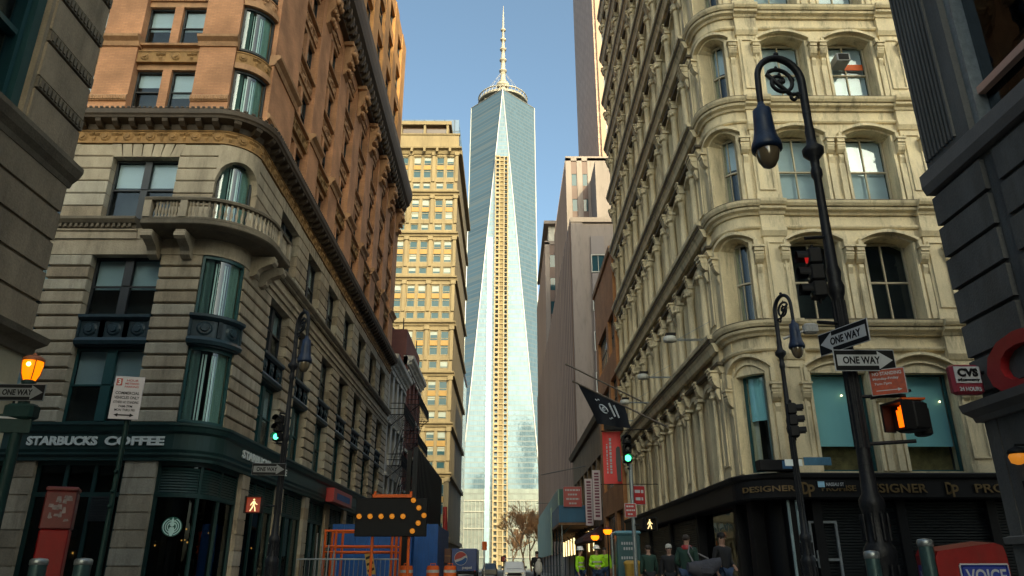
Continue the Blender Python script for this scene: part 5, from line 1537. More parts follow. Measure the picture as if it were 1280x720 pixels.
ARROW = [(-0.415, -0.085), (0.2, -0.085), (0.2, -0.14), (0.42, 0.0), (0.2, 0.14), (0.2, 0.085), (-0.415, 0.085)]
def one_way(label, loc, rz, w=0.92, flip=False, wm='sign_white'):
    t = thing('one_way_sign', label, 'sign', loc, rz, 'ONE WAY arrow signs')
    h = w * 0.36; k = w / 0.92
    b = MB(); b.rbox(-w / 2, w / 2, -0.006, 0.006, -h / 2, h / 2, 0.004)
    b.build('plate', M[wm], t, world=False)
    b = MB(); b.box(-w / 2 + 0.012, w / 2 - 0.012, -0.010, -0.0065, -h / 2 + 0.012, h / 2 - 0.012)
    b.build('black_face', M['sign_black'], t, world=False)
    b = MB(); sg_ = -1 if flip else 1
    b.prism([(sg_ * x * k, z * k) for x, z in ARROW], lambda u, v, d: (u, d, v), -0.0135, -0.0105)
    b.build('arrow', M[wm], t, world=False)
    letters('lettering', 'ONE WAY', M['sign_black'], t, (-0.05 * sg_ * k, -0.0138, 0), 0.56 * k, 0.115 * k, depth=0.003, bold=0.03)
    return t
one_way('larger flat ONE WAY sign pointing rightward on the big crook lamp', (4.66, 9.28, 3.53), R(0), 0.80)
one_way('tilted ONE WAY sign turned side on, above the larger one on the crook lamp', (4.47, 9.36, 3.86), R(-68), 0.85, flip=True)
one_way('ONE WAY sign under the lit amber post lamp', (-6.28, 9.42, 3.12), R(2), 0.62, wm='sign_white_shaded')
one_way('small ONE WAY sign on the crook lamp outside the coffee shop', (-6.85, 21.75, 3.66), R(6), 0.95, wm='sign_white_shaded')

# the red-orange no-standing sign, turned to the street
t = thing('no_standing_sign', 'red parking notice in glowing orange below the ONE WAY signs', 'sign', (4.90, 9.25, 3.24), R(-30))
b = MB(); b.rbox(-0.21, 0.21, -0.006, 0.006, -0.17, 0.17, 0.004); b.build('plate', M['sign_white'], t, world=False)
b = MB(); b.box(-0.20, 0.20, -0.010, -0.0065, -0.16, 0.16); b.build('red_face', mat('sign_orange_red', (0.27, 0.032, 0.006), 0.5, 0.5, 3, 1, 0), t, world=False)
letters('lettering', 'NO STANDING', M['sign_white'], t, (0, -0.0105, 0.11), 0.34, 0.045, depth=0.002, bold=0.02)
letters('lettering', 'Monday-Friday', M['sign_white'], t, (-0.02, -0.0105, 0.04), 0.30, 0.04, depth=0.002)
letters('lettering', '7am-7pm', M['sign_white'], t, (-0.06, -0.0105, -0.025), 0.2, 0.04, depth=0.002)
b = MB(); b.prism([(-0.15, -0.115), (-0.15, -0.105), (0.1, -0.105), (0.1, -0.09), (0.15, -0.11), (0.1, -0.13), (0.1, -0.115)], lambda u, v, d: (u, d, v), -0.012, -0.0105); b.build('arrow', M['sign_white'], t, world=False)
arm(t, (4.72, 9.42, 3.06), (5.2, 9.3, 3.14), 0.02)

def ped_signal(label, loc, rz, kind, w=0.42):
    t = thing('pedestrian_signal', label, 'pedestrian signal', loc, rz, 'walk signals')
    b = MB(); b.rbox(-w / 2, w / 2, -0.13, 0.13, -w / 2, w / 2, 0.03)
    b.build('housing', M['black'], t, world=False)
    b = MB()
    for (x0, x1, z0, z1) in ((-w / 2, w / 2, w / 2 - 0.03, w / 2), (-w / 2, -w / 2 + 0.03, -w / 2, w / 2 - 0.03), (w / 2 - 0.03, w / 2, -w / 2, w / 2 - 0.03)):
        b.box(x0, x1, -0.30, -0.131, z0, z1)
    b.build('hood', M['black'], t, world=False)
    s = MB(); f = lambda u, v, d: (u * w * 0.42, d, v * w * 0.42)
    if kind == 'man':
        c = [(0.12 * math.cos(2 * PI * k / 12) - 0.02, 0.72 + 0.14 * math.sin(2 * PI * k / 12)) for k in range(12)]
        s.prism(c, f, -0.15, -0.131)
        for poly in ([(-0.16, 0.5), (0.12, 0.52), (0.1, -0.05), (-0.14, -0.05)], [(-0.16, 0.5), (-0.42, 0.15), (-0.5, -0.1), (-0.38, -0.1), (-0.3, 0.1), (-0.14, 0.28)], [(0.12, 0.5), (0.3, 0.2), (0.52, 0.1), (0.5, 0.0), (0.24, 0.08), (0.1, 0.25)], [(-0.14, -0.05), (0.0, -0.05), (-0.12, -0.45), (-0.4, -0.9), (-0.52, -0.84), (-0.28, -0.4)], [(-0.02, -0.05), (0.1, -0.05), (0.26, -0.4), (0.34, -0.9), (0.2, -0.9), (0.12, -0.42)]):
            s.prism(poly, f, -0.15, -0.131)
        s.build('walking_man', M['walk_lit'], t, world=False)
    else:
        s.prism([(-0.5, -0.85), (0.4, -0.85), (0.55, -0.1), (0.72, 0.25), (0.6, 0.35), (0.38, 0.05), (0.36, 0.8), (0.2, 0.8), (0.16, 0.2), (0.12, 0.95), (-0.04, 0.95), (-0.08, 0.2), (-0.14, 0.85), (-0.3, 0.85), (-0.3, 0.15), (-0.4, 0.6), (-0.54, 0.6)], f, -0.15, -0.131)
        s.build('raised_hand', M['orange_lit'], t, world=False)
        s = MB(); s.box(-w * 0.44, w * 0.44, -0.14, -0.1305, -w * 0.44, w * 0.44); s.build('lit_face', mat('hand_face', (0.05, 0.02, 0.015), 0.4, 0.1, 4, 1, 0), t, world=False)
    return t
p1 = ped_signal('pedestrian signal with glowing orange hand on the big crook lamp', (5.17, 9.35, 2.80), R(-72), 'hand', 0.36)
arm(p1, (4.55, 9.5, 2.48), (5.17, 9.35, 2.50)); arm(p1, (4.55, 9.5, 3.1), (5.15, 9.35, 3.08))
b = MB(); b.rbox(5.27, 5.43, 9.36, 9.56, 2.58, 2.94, 0.02); b.build('second_head', M['black'], p1)
b = MB(); b.box(5.02, 5.32, 9.22, 9.48, 3.005, 3.03); b.build('orange_cap', M['orange'], p1)  # flat plate in orange paint above the signal housing
p2 = ped_signal('pedestrian signal with walking man outside the coffee shop', (-7.12, 21.7, 2.66), R(8), 'man', 0.46)
arm(p2, (-7.0, 21.8, 2.66), (-6.55, 22.0, 2.66))
b = MB(); b.box(-0.2, 0.2, -0.138, -0.1305, -0.2, 0.2); b.build('lit_face', emit('dim_red_face', (0.30, 0.035, 0.02), 0.22), p2, world=False)
p3 = ped_signal('pedestrian signal with walking man beside the silver pole under the black fascia', (4.35, 23.6, 2.25), R(5), 'man', 0.38)
arm(p3, (4.1, 23.9, 2.25), (3.95, 24.0, 2.25))

# silver pole with red notices
PO = thing('silver_pole', 'thin silver pole carrying the green light and red notices', 'pole', (3.95, 24.0, 0.13))
b = MB(); b.tube([(3.95, 24, 0.13), (3.95, 24, 4.1)], 0.06, 10); b.lathe([(0.14, 0), (0.14, 0.1), (0.07, 0.25)], (3.95, 24, 0.13), 12); b.build('shaft', M['steel'], PO)
def red_notice(label, loc, w, h, rz, lines, name='red_notice', m='sign_red'):
    t = thing(name, label, 'sign', loc, rz)
    b = MB(); b.rbox(-w / 2, w / 2, -0.01, 0.01, -h / 2, h / 2, 0.006); b.build('plate', M['sign_white'], t, world=False)
    b = MB(); b.box(-w / 2 + 0.015, w / 2 - 0.015, -0.014, -0.0105, -h / 2 + 0.015, h / 2 - 0.015); b.build('face', M[m], t, world=False)
    b = MB(); n = len(lines)
    for i, f in enumerate(lines):
        z = h / 2 - h * (i + 0.8) / (n + 0.6)
        x = -w * f * 0.5; b.cut()
        while x < w * f * 0.5 - 0.02:
            q = min(w * f * 0.5, x + random.uniform(0.3, 0.6) * h / n); b.box(x, q, -0.0175, -0.0145, z - h / n * 0.16, z + h / n * 0.16); x = q + 0.12 * h / n
    b.build_each('print', M['sign_white'], t, world=False)
    return t
red_notice('square red notice with white lines halfway up the silver pole', (3.86, 23.88, 2.68), 0.36, 0.42, 0, [0.7, 0.75, 0.5])
red_notice('tattered red notice behind the silver pole, higher than the square one', (4.28, 24.6, 3.2), 0.42, 0.6, R(12), [0.7, 0.6])
# lit amber post lamp at the near curb
t = thing('post_lamp', 'lit amber globe lamp on a dark green post', 'street lamp', (-6.26, 9.5, 0.13))
b = MB(); b.tube([(-6.26, 9.5, 0.13), (-6.26, 9.5, 3.26)], 0.07, 10); b.lathe([(0.16, 0), (0.16, 0.5), (0.09, 0.7)], (-6.26, 9.5, 0.13), 12)
b.lathe([(0.07, 3.22), (0.09, 3.28), (0.06, 3.30)], (-6.26, 9.5, 0), 10); b.rbox(-6.45, -6.07, 9.4, 9.6, 2.78, 2.98, 0.03); b.build('post', M['pole_green'], t)
b = MB(); b.lathe([(0.07, 3.30), (0.105, 3.38), (0.125, 3.50), (0.12, 3.56)], (-6.26, 9.5, 0), 16); gl = b.build('globe', M['lamp_lit'], t)
b = MB(); b.ball((-6.24, 9.385, 3.49), 0.028, 8, 6); b.build('bulb', M['lamp_core'], gl)
b = MB(); b.lathe([(0.135, 3.55), (0.135, 3.58), (0.09, 3.62), (0.03, 3.64), (0.01, 3.67)], (-6.26, 9.5, 0), 16)
for k in range(4):
    a = PI / 4 + PI / 2 * k
    b.tube([(-6.26 + 0.08 * math.cos(a), 9.5 + 0.08 * math.sin(a), 3.30), (-6.26 + 0.11 * math.cos(a), 9.5 + 0.11 * math.sin(a), 3.38), (-6.26 + 0.13 * math.cos(a), 9.5 + 0.13 * math.sin(a), 3.56)], 0.008, 4)
b.build('cap', mat('lamp_cap_orange', (0.25, 0.07, 0.02), 0.5, 0.2, 5, 1, 0), t)
t = thing('street_name_sign', 'dark green street name sign below the amber lamp', 'sign', (-6.45, 9.4, 2.72), R(12))
b = MB(); b.rbox(-0.42, 0.38, -0.01, 0.01, -0.12, 0.12, 0.01); b.build('plate', M['pole_green'], t, world=False)
b = MB(); b.box(-0.40, 0.36, -0.014, -0.011, 0.06, 0.085); b.build('white_line', M['sign_white'], t, world=False)
# tall parking notice on a thin leaning post
t = thing('parking_sign', 'tall white parking regulation sign on a thin dark green post', 'sign', (-4.12, 8.0, 0.13))
b = MB(); b.tube([(-4.12, 8.0, 0.13), (-4.12, 8.02, 2.75)], 0.028, 8)
for z in (1.6, 1.75, 1.95): b.ball((-4.12, 7.975, z), 0.022, 6, 4)
b.build('post', M['pole_green'], t)
t2 = thing('regulation_plate', 'white parking plate with red and black print fixed high on the green post', 'sign', (-4.13, 7.94, 2.73), R(14))
b = MB(); b.rbox(-0.15, 0.15, -0.004, 0.004, -0.235, 0.235, 0.004); b.build('plate', mat('plate_white', (0.40, 0.38, 0.43), 0.45, 0.1, 6, 1, 0), t2, world=False)
b = MB(); b.box(-0.13, -0.07, -0.008, -0.0045, 0.13, 0.21); b.build('red_square', M['sign_red'], t2, world=False)
letters('lettering', '3', M['sign_white'], t2, (-0.10, -0.0085, 0.17), 0.03, 0.06, depth=0.002, bold=0.02)
for (s_, z, w, h) in (('HOUR', 0.19, 0.12, 0.025), ('METERED', 0.155, 0.14, 0.022), ('PARKING', 0.12, 0.14, 0.022), ('COMMERCIAL', 0.05, 0.24, 0.032), ('VEHICLES ONLY', 0.0, 0.25, 0.032), ('OTHERS NO STANDING', -0.05, 0.25, 0.028), ('7AM-7PM', -0.095, 0.14, 0.026), ('MON THRU FRI', -0.135, 0.2, 0.026)):
    letters('lettering', s_, M['sign_black'] if z < 0.06 else M['sign_red'], t2, (0.03 if z > 0.1 else 0, -0.0045, z), w, h, depth=0.002, bold=0.02)
b = MB(); b.prism([(-0.1, -0.19), (-0.06, -0.17), (-0.06, -0.183), (0.06, -0.183), (0.06, -0.17), (0.1, -0.19), (0.06, -0.21), (0.06, -0.197), (-0.06, -0.197), (-0.06, -0.21)], lambda u, v, d: (u, d, v), -0.0075, -0.0045); b.build('arrow', M['sign_black'], t2, world=False)
# street-name sign at the far corner
t = thing('street_name_sign', 'blue and black NASSAU street sign on the small crook lamp', 'sign', (8.35, 20.3, 3.1), 0)
b = MB(); b.rbox(-0.05, 0.75, -0.01, 0.01, -0.1, 0.1, 0.01); b.build('plate', M['sign_black'], t, world=False)
b = MB(); b.box(0.0, 0.18, -0.014, -0.011, -0.075, 0.075); b.build('pictogram', mat('sign_pale_blue', (0.25, 0.45, 0.60), 0.4, 0.3, 9, 1, 0), t, world=False)
letters('lettering', 'NASSAU ST', M['sign_white'], t, (0.46, -0.011, 0), 0.48, 0.09, depth=0.003, bold=0.02)
t = thing('corner_plates', 'pair of blue grey street plates crossed at right angles above the black fascia', 'sign', (8.1, 20.4, 3.72), 0)
b = MB(); b.rbox(0.0, 0.75, -0.01, 0.01, -0.11, 0.11, 0.01); b.build('plate', mat('plate_blue', (0.05, 0.14, 0.22), 0.4, 0.3, 5, 1, 0), t, world=False)
b = MB(); b.rbox(-0.5, -0.02, 0.05, 0.07, -0.12, 0.06, 0.01); b.build('grey_plate', M['grey_letters'], t, world=False)

# ------------------------------------------------------------------ boxes and bollards at the near curb
t = thing('news_box', 'glossy red newspaper box with blue lettered plate at the near curb', 'newspaper box', (4.93, 8.5, 0.13), R(-6))
b = MB()
prof = [(-0.36, 0.13), (-0.36, 1.10), (-0.32, 1.17), (0.26, 1.25), (0.34, 1.22), (0.36, 1.12), (0.36, 0.13)]
b.rings([[(x, y_, z - 0.13 + dz) for x, z in prof] for y_, dz in ((-0.26, 0.0), (0.24, 0.03))])
for x in (-0.3, 0.3):
    for y_ in (-0.2, 0.18): b.box(x - 0.03, x + 0.03, y_ - 0.03, y_ + 0.03, -0.001, 0.02)
bx = b.build('cabinet', M['red'], t, world=False)
b = MB(); b.rbox(-0.13, 0.335, -0.276, -0.262, 0.66, 0.90, 0.02); b.build('blue_plate', mat('voice_blue', (0.012, 0.03, 0.22), 0.35, 0.1, 5, 1, 0), t, world=False)
b = MB()
for (x0, x1, z0, z1) in ((-0.135, 0.34, 0.90, 0.915), (-0.135, 0.34, 0.645, 0.66), (-0.145, -0.13, 0.66, 0.90), (0.335, 0.345, 0.66, 0.90)): b.box(x0, x1, -0.278, -0.262, z0, z1)
b.build('plate_rim', M['sign_white'], t, world=False)
letters('lettering', 'VOICE', M['sign_white'], t, (0.11, -0.277, 0.79), 0.40, 0.14, depth=0.004, bold=0.015)
b = MB(); b.box(-0.366, -0.361, -0.2, 0.2, 0.66, 0.9); b.build('side_plate', mat('voice_blue', (0.012, 0.03, 0.22)), t, world=False)
letters('lettering', 'VOICE', M['sign_white'], t, (-0.367, 0.0, 0.78), 0.32, 0.12, rz=-PI / 2, depth=0.004, bold=0.015)
def bollard(label, x, y, h, r=0.11):
    t = thing('bollard', label, 'bollard', (x, y, 0.13), 0, 'steel bollards at the near curbs')
    b = MB(); b.tube([(0, 0, 0), (0, 0, h - 0.06)], r, 16); b.build('post', mat('bollard_teal', (0.035, 0.075, 0.08), 0.4, 0.35, 9, 0.4, 0.05, metal=0.4), t, world=False)
    b = MB(); b.lathe([(r, h - 0.075), (r * 1.08, h - 0.07), (r * 1.08, h - 0.02), (r * 0.9, h), (0.01, h + 0.01)], (0, 0, 0), 16); b.build('cap', M['steel'], t, world=False)
bollard('steel bollard beside the red box, first from the frame edge', -5.92, 10.0, 0.98, 0.10); bollard('steel bollard left of the thin parking sign post', -5.36, 10.0, 0.98, 0.10)
bollard('steel bollard touching the red newspaper box', 4.50, 8.35, 1.16, 0.075); bollard('steel bollard in front of the ornate lamp base', 3.95, 8.45, 1.04, 0.075)
t = thing('call_box', 'tall red street box plastered with peeling stickers near the coffee shop', 'street box', (-6.95, 12.0, 0.13), R(24))
b = MB(); b.rbox(-0.2, 0.2, -0.2, 0.2, 0.0, 1.42, 0.02); b.build('body', M['red'], t, world=False)
b = MB(); b.rbox(-0.215, 0.215, -0.215, 0.215, 1.42, 1.98, 0.02); b.rbox(-0.225, 0.225, -0.225, 0.225, 1.98, 2.05, 0.02); hd = b.build('head', M['dark_red'], t, world=False)
b = MB()
for k in range(16):
    x, z = random.uniform(-0.18, 0.12), random.uniform(1.5, 1.88); w, h = random.uniform(0.03, 0.10), random.uniform(0.03, 0.10)
    b.cut(); y_ = -0.2155 - 0.0006 * k; b.add([(x, y_, z), (x + w, y_, z + random.uniform(-0.02, 0.02)), (x + w * 0.8, y_, z + h), (x + 0.01, y_, z + h)], [(0, 1, 2, 3)])
for k in range(6):
    y0_, z = random.uniform(-0.18, 0.1), random.uniform(1.6, 1.88); b.cut(); b.add([(0.2158 + 0.0006 * k, y0_, z), (0.2158 + 0.0006 * k, y0_ + 0.08, z), (0.2158 + 0.0006 * k, y0_ + 0.07, z + 0.08), (0.2158 + 0.0006 * k, y0_, z + 0.07)], [(0, 1, 2, 3)])
b.build_each('sticker', mat('torn_stickers', (0.16, 0.13, 0.135), 0.6, 0.7, 12, 1, 0), hd, world=False)

# ------------------------------------------------------------------ road works
t = thing('arrow_board', 'black arrow board trailer with amber lamps pointing right', 'arrow board', (-4.0, 25.5, 0))
b = MB(); b.rbox(-5.28, -2.92, 25.4, 25.5, 2.2, 3.42, 0.02); b.build('panel', M['sign_black'], t)
for (x, z) in [(-5.15 + 0.36 * k, 2.83) for k in range(5)] + [(-3.39, 3.34), (-3.2, 3.1), (-3.02, 2.86), (-3.2, 2.62), (-3.38, 2.37)]:
    b = MB(); b.lathe([(0.085, 0), (0.08, 0.06), (0.02, 0.08)], (0, 0, 0), 12)
    for v in b.v: v.x, v.y, v.z = x + v.x, 25.39 - v.z, z + v.y
    l_ = b.build('lamp', M['amber_lit'], t)
    h = MB(); h.rings([[(x + 0.1 * math.cos(R(a)), yy, z + 0.1 * math.sin(R(a))) for a in range(0, 181, 20)] + [(x + 0.09 * math.cos(R(a)), yy, z + 0.09 * math.sin(R(a))) for a in range(180, -1, -20)] for yy in (25.28, 25.4)])
    h.build('hood', M['black'], l_)
b = MB(); b.box(-4.75, -3.45, 25.35, 25.5, 3.43, 3.53); b.build('orange_bar', M['orange'], t)
b = MB()
for x in (-4.7, -3.5): b.tube([(x, 25.55, 0.6), (x, 25.55, 3.4)], 0.05, 6)
b.box(-4.9, -3.3, 25.6, 27.4, 0.45, 0.6); b.build('trailer_frame', M['orange'], t)
for x in (-5.0, -3.2):
    b = MB(); b.tube([(x - 0.1, 26.5, 0.33), (x + 0.1, 26.5, 0.33)], 0.33, 16); b.build('wheel', M['tyre'], t)
t.location = (-4.0 + 0.30, 25.5, -0.24)
for o_ in kids(t):
    if o_.name.startswith('wheel') or o_.name.startswith('trailer'): o_.location.z += 0.24
t = thing('site_container', 'blue corrugated site container with dark open door', 'container', (-4.6, 33, 0))
def corr(b, x0, x1, y, z0, z1, step=0.22, d=0.05):
    x = x0; k = 0
    while x < x1 - 1e-3:
        e = min(x1, x + step / 2); b.box(x, e, y - (d if k % 2 else 0), y + 0.06, z0, z1); x = e; k += 1
b = MB(); b.box(-7.4, -2.9, 33.06, 39.0, 0.1, 2.7)
corr(b, -7.4, -4.5, 33.0, 0.1, 2.75, 0.5, 0.08); corr(b, -4.0, -2.9, 33.0, 0.1, 2.75, 0.24, 0.05)
b.box(-4.5, -4.0, 33.0, 33.06, 2.4, 2.75); b.build('body', M['blue'], t)
b = MB(); b.box(-4.5, -4.0, 33.02, 33.05, 0.1, 2.4); b.build('door_opening', M['sign_black'], t)
b = MB(); b.box(-4.0, -3.93, 32.3, 33.0, 0.1, 2.35); b.build('door', M['blue'], t)
t = thing('black_hoarding', 'tall black corrugated hoarding standing above the blue container', 'hoarding', (-4.0, 36, 2.75))
b = MB(); y = 33.3; k = 0
while y < 46.0:
    b.box(-4.15, -4.02 if k % 2 else -3.94, y, y + 0.3, 2.78, 6.05); y += 0.3; k += 1
b.build('corrugated_sheet', mat('black_sheet', (0.004, 0.006, 0.009), 0.55, 0.3, 1.5, 0.1, 0.05, spec=0.2), t)
b = MB(); b.box(-4.3, -4.16, 33.3, 46, 0.1, 2.76)
for y in (34, 38, 42, 45.5): b.box(-4.5, -4.31, y, y + 0.2, 0, 6)
b.build('frame', M['black'], t)
t = thing('scaffold', 'orange steel scaffold frame in front of the blue container', 'scaffold', (-5.6, 29, 0))
b = MB()
for x in (-6.75, -6.35, -4.25, -4.1):
    for y in (29.0, 30.2): b.tube([(x, y, 0), (x, y, 2.35)], 0.05, 6)
for z in (1.55, 1.75, 2.3):
    for y in (29.0, 30.2): b.tube([(-6.75, y, z), (-4.1, y, z)], 0.045, 6)
b.build('tubes', M['orange'], t)
b = MB()
for k in range(4): b.tube([(-6.9 + k * 0.2, 28.5, 0), (-6.95 + k * 0.22, 28.6, 2.2 - 0.2 * k)], 0.03, 5)
tag(b.build('loose_pipes', M['steel']), 'bundle of thin pale pipes leaning by the orange frame', 'pipes')
t = thing('crowd_barrier', 'long grey steel crowd barrier across the road works', 'barrier', (-5.5, 27.0, 0))
b = MB(); b.tube([(-7.2, 27, 1.28), (-3.7, 27, 1.28)], 0.03, 6); b.tube([(-7.2, 27, 0.3), (-3.7, 27, 0.3)], 0.03, 6)
for k in range(24): b.tube([(-7.2 + k * 0.152, 27, 0.3), (-7.2 + k * 0.152, 27, 1.28)], 0.012, 4)
for x in (-6.9, -4.0): b.box(x - 0.03, x + 0.03, 26.7, 27.3, 0, 0.3)
b.build('bars', M['steel'], t)
def barrel(label, x, y):
    t = thing('traffic_barrel', label, 'traffic barrel', (x, y, 0), 0, 'orange traffic barrels')
    t.scale = (0.92, 0.92, 0.9)
    b = MB(); b.lathe([(0.36, 0), (0.36, 0.1), (0.31, 0.12), (0.30, 0.45), (0.28, 0.46), (0.28, 0.72), (0.26, 0.73), (0.25, 1.12), (0.22, 1.2), (0.02, 1.2)], (0, 0, 0), 18); b.tube([(-0.1, 0, 1.2), (-0.1, 0, 1.28), (0.1, 0, 1.28), (0.1, 0, 1.2)], 0.02, 5)
    dr = b.build('drum', M['orange'], t, world=False)
    b = MB(); b.lathe([(0.288, 0.5), (0.288, 0.62)], (0, 0, 0), 18); b.cut(); b.lathe([(0.263, 0.93), (0.262, 1.04)], (0, 0, 0), 18); b.build_each('white_band', M['old_white'], dr, world=False)
barrel('orange traffic barrel with white band in front of the container door', -3.62, 28.6); barrel('orange traffic barrel in the middle of the row', -2.72, 29.2); barrel('orange traffic barrel nearest the truck', -2.1, 29.4)
t = thing('caution_stand', 'leaning yellow and black hazard board by the container', 'hazard board', (-4.55, 26.6, 0))
b = MB(); q = [(-0.12, 0, 0.8), (0.16, 0, 0.8), (0.02, 0, 1.45), (-0.26, 0, 1.45)]
b.hexa([(x, -0.02, z) for x, y, z in q] + [(x, 0.02, z) for x, y, z in q]); b.box(-0.02, 0.02, -0.02, 0.02, 0, 0.8); b.build('board', M['yellow'], t, world=False)
b = MB()
for k in range(3):
    z = 0.86 + k * 0.2; x = -0.215 * (z - 0.8) ; b.hexa([(x - 0.1, -0.024, z), (x + 0.12, -0.024, z + 0.08), (x + 0.10, -0.024, z + 0.16), (x - 0.11, -0.024, z + 0.08), (x - 0.1, -0.0205, z), (x + 0.12, -0.0205, z + 0.08), (x + 0.10, -0.0205, z + 0.16), (x - 0.11, -0.0205, z + 0.08)])
b.build('stripe', M['black'], t, world=False)
t = thing('brown_crate', 'dull brown plywood crate beside the blue delivery truck', 'crate', (-3.1, 37.0, 0))
b = MB(); b.rbox(-0.5, 0.5, -0.4, 0.4, 1.2, 1.85, 0.02); b.build('crate', mat('crate_brown', (0.11, 0.055, 0.04), 0.8, 0.2, 3, 1, 0.1), t, world=False)
b = MB()
for x in (-0.45, 0.4): b.box(x, x + 0.06, -0.35, 0.35, 0, 1.2)
b.box(-0.5, 0.5, -0.42, -0.401, 1.5, 1.56); b.build('trestle', M['bark'], t, world=False)
b = MB(); b.tube([(-3.3, 43, 0.2), (-3.45, 43, 4.2)], [0.14, 0.12], 8); b.box(-3.5, -3.1, 42.9, 43.1, 0, 0.2)
tag(b.build('red_standpipe', M['sign_red']), 'thick red standing pipe between the hoarding and the blue truck', 'pipe')

# ------------------------------------------------------------------ vehicles
def wheel(parent, x, y, r, w=0.24):
    b = MB(); b.tube([(x - w / 2, y, r), (x + w / 2, y, r)], r, 18); wo = b.build('wheel', M['tyre'], parent)
    b = MB(); b.tube([(x - w / 2 - 0.01, y, r), (x + w / 2 + 0.01, y, r)], r * 0.6, 14); b.build('rim', M['steel'], wo)
t = thing('delivery_truck', 'blue drinks delivery truck with round red white and blue emblem', 'truck', (-4.05, 74, 0))
b = MB(); b.rbox(-5.3, -2.8, 74, 80, 0.7, 2.72, 0.05); b.build('cargo_box', mat('truck_blue', (0.004, 0.035, 0.17), 0.3, 0.1, 1, 1, 0), t)
b = MB(); b.rbox(-5.2, -2.9, 80.1, 82.2, 0.5, 2.3, 0.15); cab = b.build('cab', M['car_white'], t)
b = MB(); b.box(-5.0, -3.1, 82.19, 82.22, 1.4, 2.1); b.build('windscreen', M['car_glass'], cab)
b = MB(); b.box(-5.25, -2.85, 73.85, 74.0, 0.45, 0.62); b.build('bumper', M['black'], t)
for x in (-5.15, -3.0): b = MB(); b.box(x, x + 0.1, 73.84, 73.86, 0.65, 0.8); b.build('tail_light', M['sign_red'], t)
for x in (-5.1, -3.0):
    for y in (75.5, 81): wheel(t, x, y, 0.45)
cx, cz, rr = -4.3, 1.85, 0.62
def seg(poly, m, d): 
    b = MB(); b.prism(poly, lambda u, v, e: (cx + u * rr, 73.995 - e, cz + v * rr), d, d + 0.006); return b.build('round_emblem', m, t)
cir = lambda a0, a1, n=16: [(math.cos(R(a0 + (a1 - a0) * i / n)), math.sin(R(a0 + (a1 - a0) * i / n))) for i in range(n + 1)]
seg(cir(0, 360, 30)[:-1], M['sign_white'], 0.0)
seg([(u * 0.94, v * 0.94) for u, v in cir(28, 195)] + [(-0.55, -0.12), (0.0, 0.02), (0.45, 0.28)], M['sign_red'], 0.008)
seg([(u * 0.94, v * 0.94) for u, v in cir(215, 360)] + [(0.7, 0.12), (0.2, -0.22), (-0.35, -0.42)], M['blue'], 0.008)
letters('lettering', 'pepsi', M['sign_white'], t, (0.35, -0.01, 1.0), 0.9, 0.3, bold=0.03)
bpy.data.objects['delivery_truck'].location = (-4.05, 74, 0)

t = thing('white_pickup', 'white pickup coming up the street behind the barrels', 'pickup truck', (0.6, 58, 0))
b = MB()
def carring(y, w, z0, z1): return [(0.6 - w, y, z0), (0.6 + w, y, z0), (0.6 + w, y, z1 - 0.12), (0.6 + w - 0.1, y, z1), (0.6 - w + 0.1, y, z1), (0.6 - w, y, z1 - 0.12)]
b.rings([carring(58.0, 0.86, 0.45, 0.85), carring(58.1, 0.92, 0.4, 1.0), carring(59.3, 0.93, 0.38, 1.08), carring(63.2, 0.93, 0.38, 1.08), carring(63.3, 0.9, 0.42, 1.0)]); b.build('body', M['car_white'], t)
b = MB(); b.rings([carring(59.2, 0.86, 1.05, 1.1), carring(59.9, 0.78, 1.05, 1.72), carring(61.2, 0.78, 1.05, 1.75), carring(61.5, 0.84, 1.05, 1.1)]); cab = b.build('cab', M['car_white'], t)
b = MB(); b.hexa([(-0.08, 59.22, 1.12), (1.28, 59.22, 1.12), (1.2, 59.82, 1.62), (0.0, 59.82, 1.62), (-0.08, 59.25, 1.12), (1.28, 59.25, 1.12), (1.2, 59.85, 1.62), (0.0, 59.85, 1.62)]); b.build('windscreen', M['car_glass'], cab)
b = MB(); b.tube([(-0.2, 60.5, 1.78), (-0.2, 60.5, 2.0), (1.4, 60.5, 2.0), (1.4, 60.5, 1.78)], 0.03, 5); b.tube([(-0.2, 60.5, 1.9), (-0.2, 63, 1.9)], 0.03, 5); b.tube([(1.4, 60.5, 1.9), (1.4, 63, 1.9)], 0.03, 5); b.build('ladder_rack', M['white'], t)
b = MB(); b.box(0.0, 1.2, 57.97, 58.05, 0.55, 0.8); b.build('grille', M['black'], t)
for x in (-0.2, 1.15): b = MB(); b.rbox(x, x + 0.25, 57.96, 58.1, 0.68, 0.86, 0.02); b.build('headlight', M['chrome'], t)
for x in (-0.38, 1.58): b = MB(); b.rbox(x - 0.1, x + 0.1, 59.5, 59.65, 1.15, 1.35, 0.02); b.build('wing_mirror', M['black'], t)
for x in (-0.28, 1.48):
    for y in (59.0, 62.3): wheel(t, x, y, 0.38)
bpy.data.objects['white_pickup'].scale = (0.88, 0.88, 0.84)
t = thing('dark_car', 'dark car parked beyond the blue delivery truck', 'car', (-1.9, 88, 0))
b = MB()
def cr(y, w, z0, z1): return [(-1.9 - w, y, z0), (-1.9 + w, y, z0), (-1.9 + w, y, z1 - 0.1), (-1.9 + w - 0.12, y, z1), (-1.9 - w + 0.12, y, z1), (-1.9 - w, y, z1 - 0.1)]
b.rings([cr(88, 0.8, 0.35, 0.85), cr(88.2, 0.88, 0.3, 0.95), cr(92.2, 0.88, 0.3, 0.95), cr(92.4, 0.8, 0.35, 0.8)]); b.build('body', gloss_mat('dark_car_paint', (0.02, 0.025, 0.03), 0.2, 0), t)
b = MB(); b.rings([cr(88.7, 0.8, 0.9, 0.98), cr(89.4, 0.7, 0.9, 1.5), cr(90.8, 0.7, 0.9, 1.5), cr(91.6, 0.8, 0.9, 0.98)]); b.build('cabin', M['car_glass'], t)
